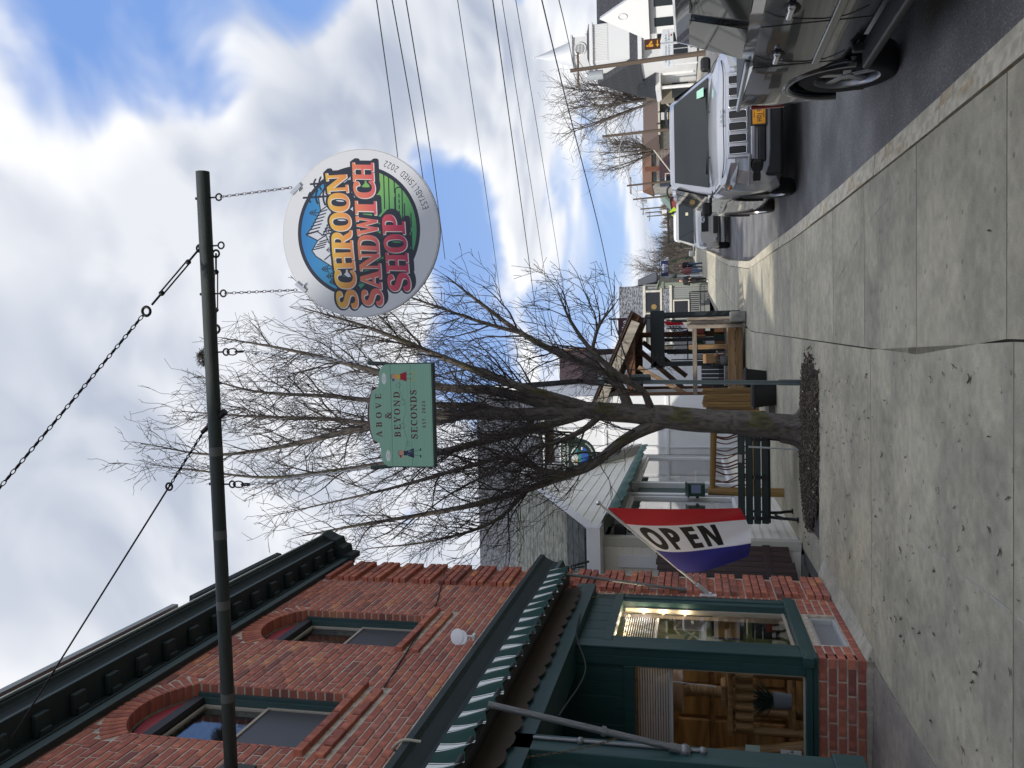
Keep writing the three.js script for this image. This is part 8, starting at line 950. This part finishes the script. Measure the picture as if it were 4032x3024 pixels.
// ================= people =================
function sdf(bones, res, lo, size) {
  const mc = new MarchingCubes(res, new THREE.MeshBasicMaterial(), false, false, 60000); mc.isolation = 0; const f = mc.field, q = V3();
  for (let k = 0; k < res; k++) for (let j = 0; j < res; j++) for (let i = 0; i < res; i++) { q.set(lo.x + (i / (res / 2)) * size / 2, lo.y + (j / (res / 2)) * size / 2, lo.z + (k / (res / 2)) * size / 2); let d = 9; for (const [a, b, r0, r1] of bones) { const ab = b.clone().sub(a), t = clamp(q.clone().sub(a).dot(ab) / Math.max(ab.lengthSq(), 1e-9)), e = q.distanceTo(a.clone().addScaledVector(ab, t)) - mixf(r0, r1, t), h = clamp(0.5 + 0.5 * (d - e) / 0.03); d = mixf(d, e, h) - 0.03 * h * (1 - h); } f[i + j * res + k * res * res] = -d; }
  mc.update(); const n = mc.count, g = new THREE.BufferGeometry(), pos = new Float32Array(n * 3); for (let i = 0; i < n; i++) for (let c = 0; c < 3; c++) pos[i * 3 + c] = [lo.x, lo.y, lo.z][c] + (mc.positionArray[i * 3 + c] + 1) * size / 2; g.setAttribute('position', new THREE.BufferAttribute(pos, 3)); const nn = new Float32Array(n * 3); for (let i = 0; i < n * 3; i++) nn[i] = mc.normalArray[i]; g.setAttribute('normal', new THREE.BufferAttribute(nn, 3)); return smooth(g, 60);
}
function person(label, at, turn, s, col, o = {}) {
  const p = thing('person', label, 'person', at); p.rotation.y = turn; const v = (x, y, z) => V3(x * s, y * s, z * s), st = o.stride || 0.12, lo = v(-0.85, 0, -0.85), size = 1.78 * s, RS = 46;
  const hipL = v(-0.09, 0.86, 0), hipR = v(0.09, 0.86, 0), knL = v(-0.1, 0.48, st * 0.8), knR = v(0.1, 0.47, -st * 0.2), anL = v(-0.1, 0.08, st), anR = v(0.1, 0.08, -st), chest = v(0, 1.25, 0), neck = v(0, 1.42, 0.0), head = v(0, 1.55, 0.02), shL = v(-0.17, 1.36, 0), shR = v(0.17, 1.36, 0), elL = o.fold ? v(-0.24, 1.1, 0.04) : v(-0.22, 1.1, -0.04), elR = o.fold ? v(0.24, 1.1, 0.04) : v(0.22, 1.1, 0.04), haL = o.fold ? v(-0.08, 1.1, 0.2) : v(-0.23, 0.86, 0.06), haR = o.fold ? v(0.1, 1.08, 0.2) : v(0.23, 0.86, 0.1), k = s;
  part(p, 'body', sdf([[neck, head, 0.05 * k, 0.05 * k], [head, v(0, 1.61, 0.02), 0.085 * k, 0.088 * k], [v(0, 1.54, 0.095), v(0, 1.57, 0.1), 0.016 * k, 0.012 * k], [chest, v(0, 0.95, 0), 0.11 * k, 0.12 * k], [shL, elL, 0.045 * k, 0.038 * k], [elL, haL, 0.036 * k, 0.03 * k], [haL, haL.clone().add(v(0, -0.08, 0.03)), 0.032 * k, 0.022 * k], [shR, elR, 0.045 * k, 0.038 * k], [elR, haR, 0.036 * k, 0.03 * k], [haR, haR.clone().add(v(0, -0.08, 0.03)), 0.032 * k, 0.022 * k], [hipL, knL, 0.07 * k, 0.05 * k], [knL, anL, 0.046 * k, 0.034 * k], [hipR, knR, 0.07 * k, 0.05 * k], [knR, anR, 0.046 * k, 0.034 * k]], RS, lo, size), M('skin', rgb(0.5, 0.3, 0.22), 0.6));
  part(p, 'jacket', sdf([[chest, v(0, 0.98, 0), 0.155 * k, 0.15 * k], [v(0, 0.98, 0), v(0, o.long ? 0.72 : 0.86, 0), 0.155 * k, 0.16 * k], [shL, shR, 0.085 * k, 0.085 * k], [shL, elL, 0.075 * k, 0.062 * k], [elL, haL.clone().lerp(elL, 0.15), 0.06 * k, 0.05 * k], [shR, elR, 0.075 * k, 0.062 * k], [elR, haR.clone().lerp(elR, 0.15), 0.06 * k, 0.05 * k], [neck, neck, 0.075 * k, 0.075 * k]], RS, lo, size), M('jacket_' + col.n, col.jacket, 0.85));
  part(p, 'trousers', sdf([[hipL, hipR, 0.1 * k, 0.1 * k], [hipL, knL, 0.1 * k, 0.075 * k], [knL, anL, 0.07 * k, 0.06 * k], [hipR, knR, 0.1 * k, 0.075 * k], [knR, anR, 0.07 * k, 0.06 * k]], RS, lo, size), M('trousers_' + col.n, col.trousers, 0.9));
  for (const a of [anL, anR]) part(p, 'shoe', sdf([[a.clone().setY(0.055 * k), a.clone().add(v(0, 0, 0.15)).setY(0.04 * k), 0.05 * k, 0.038 * k]], 24, a.clone().add(v(-0.25, -0.1, -0.2)), 0.55 * k), M('shoe_' + col.n, col.shoe, 0.7));
  part(p, 'hair', sdf([[v(0, 1.63, -0.02), v(0, 1.6, -0.04), 0.1 * k, 0.095 * k], [v(0, 1.6, -0.05), v(0, o.hair || 1.5, -0.06), 0.085 * k, 0.06 * k]], 30, v(-0.4, 1.2, -0.45), 0.8 * k), M('hair_' + col.n, col.hair, 0.8)); return p;
}
person('person in long black coat and hood walking towards us in white shoes', [3.85, G(49) + 0.005, -49], 0.1, 0.98, { n: 'a', jacket: rgb(0.012, 0.012, 0.014), trousers: rgb(0.01, 0.01, 0.012), shoe: rgb(0.7, 0.7, 0.7), hair: rgb(0.012, 0.012, 0.014) }, { fold: true, long: true, hair: 1.4 });
person('person with fair hair in dusty pink top and blue jeans', [5.75, G(64) + 0.005, -64], 0.3, 0.98, { n: 'b', jacket: rgb(0.26, 0.1, 0.1), trousers: rgb(0.13, 0.19, 0.3), shoe: rgb(0.25, 0.08, 0.06), hair: rgb(0.45, 0.27, 0.12) }, { hair: 1.42 });
person('person in dark padded jacket and jeans holding a paper', [6.22, G(64) + 0.005, -64.4], -0.5, 1.02, { n: 'c', jacket: rgb(0.02, 0.022, 0.028), trousers: rgb(0.07, 0.11, 0.2), shoe: rgb(0.04, 0.03, 0.03), hair: rgb(0.1, 0.06, 0.04) }, { fold: true });
renderer.render(scene, camera);
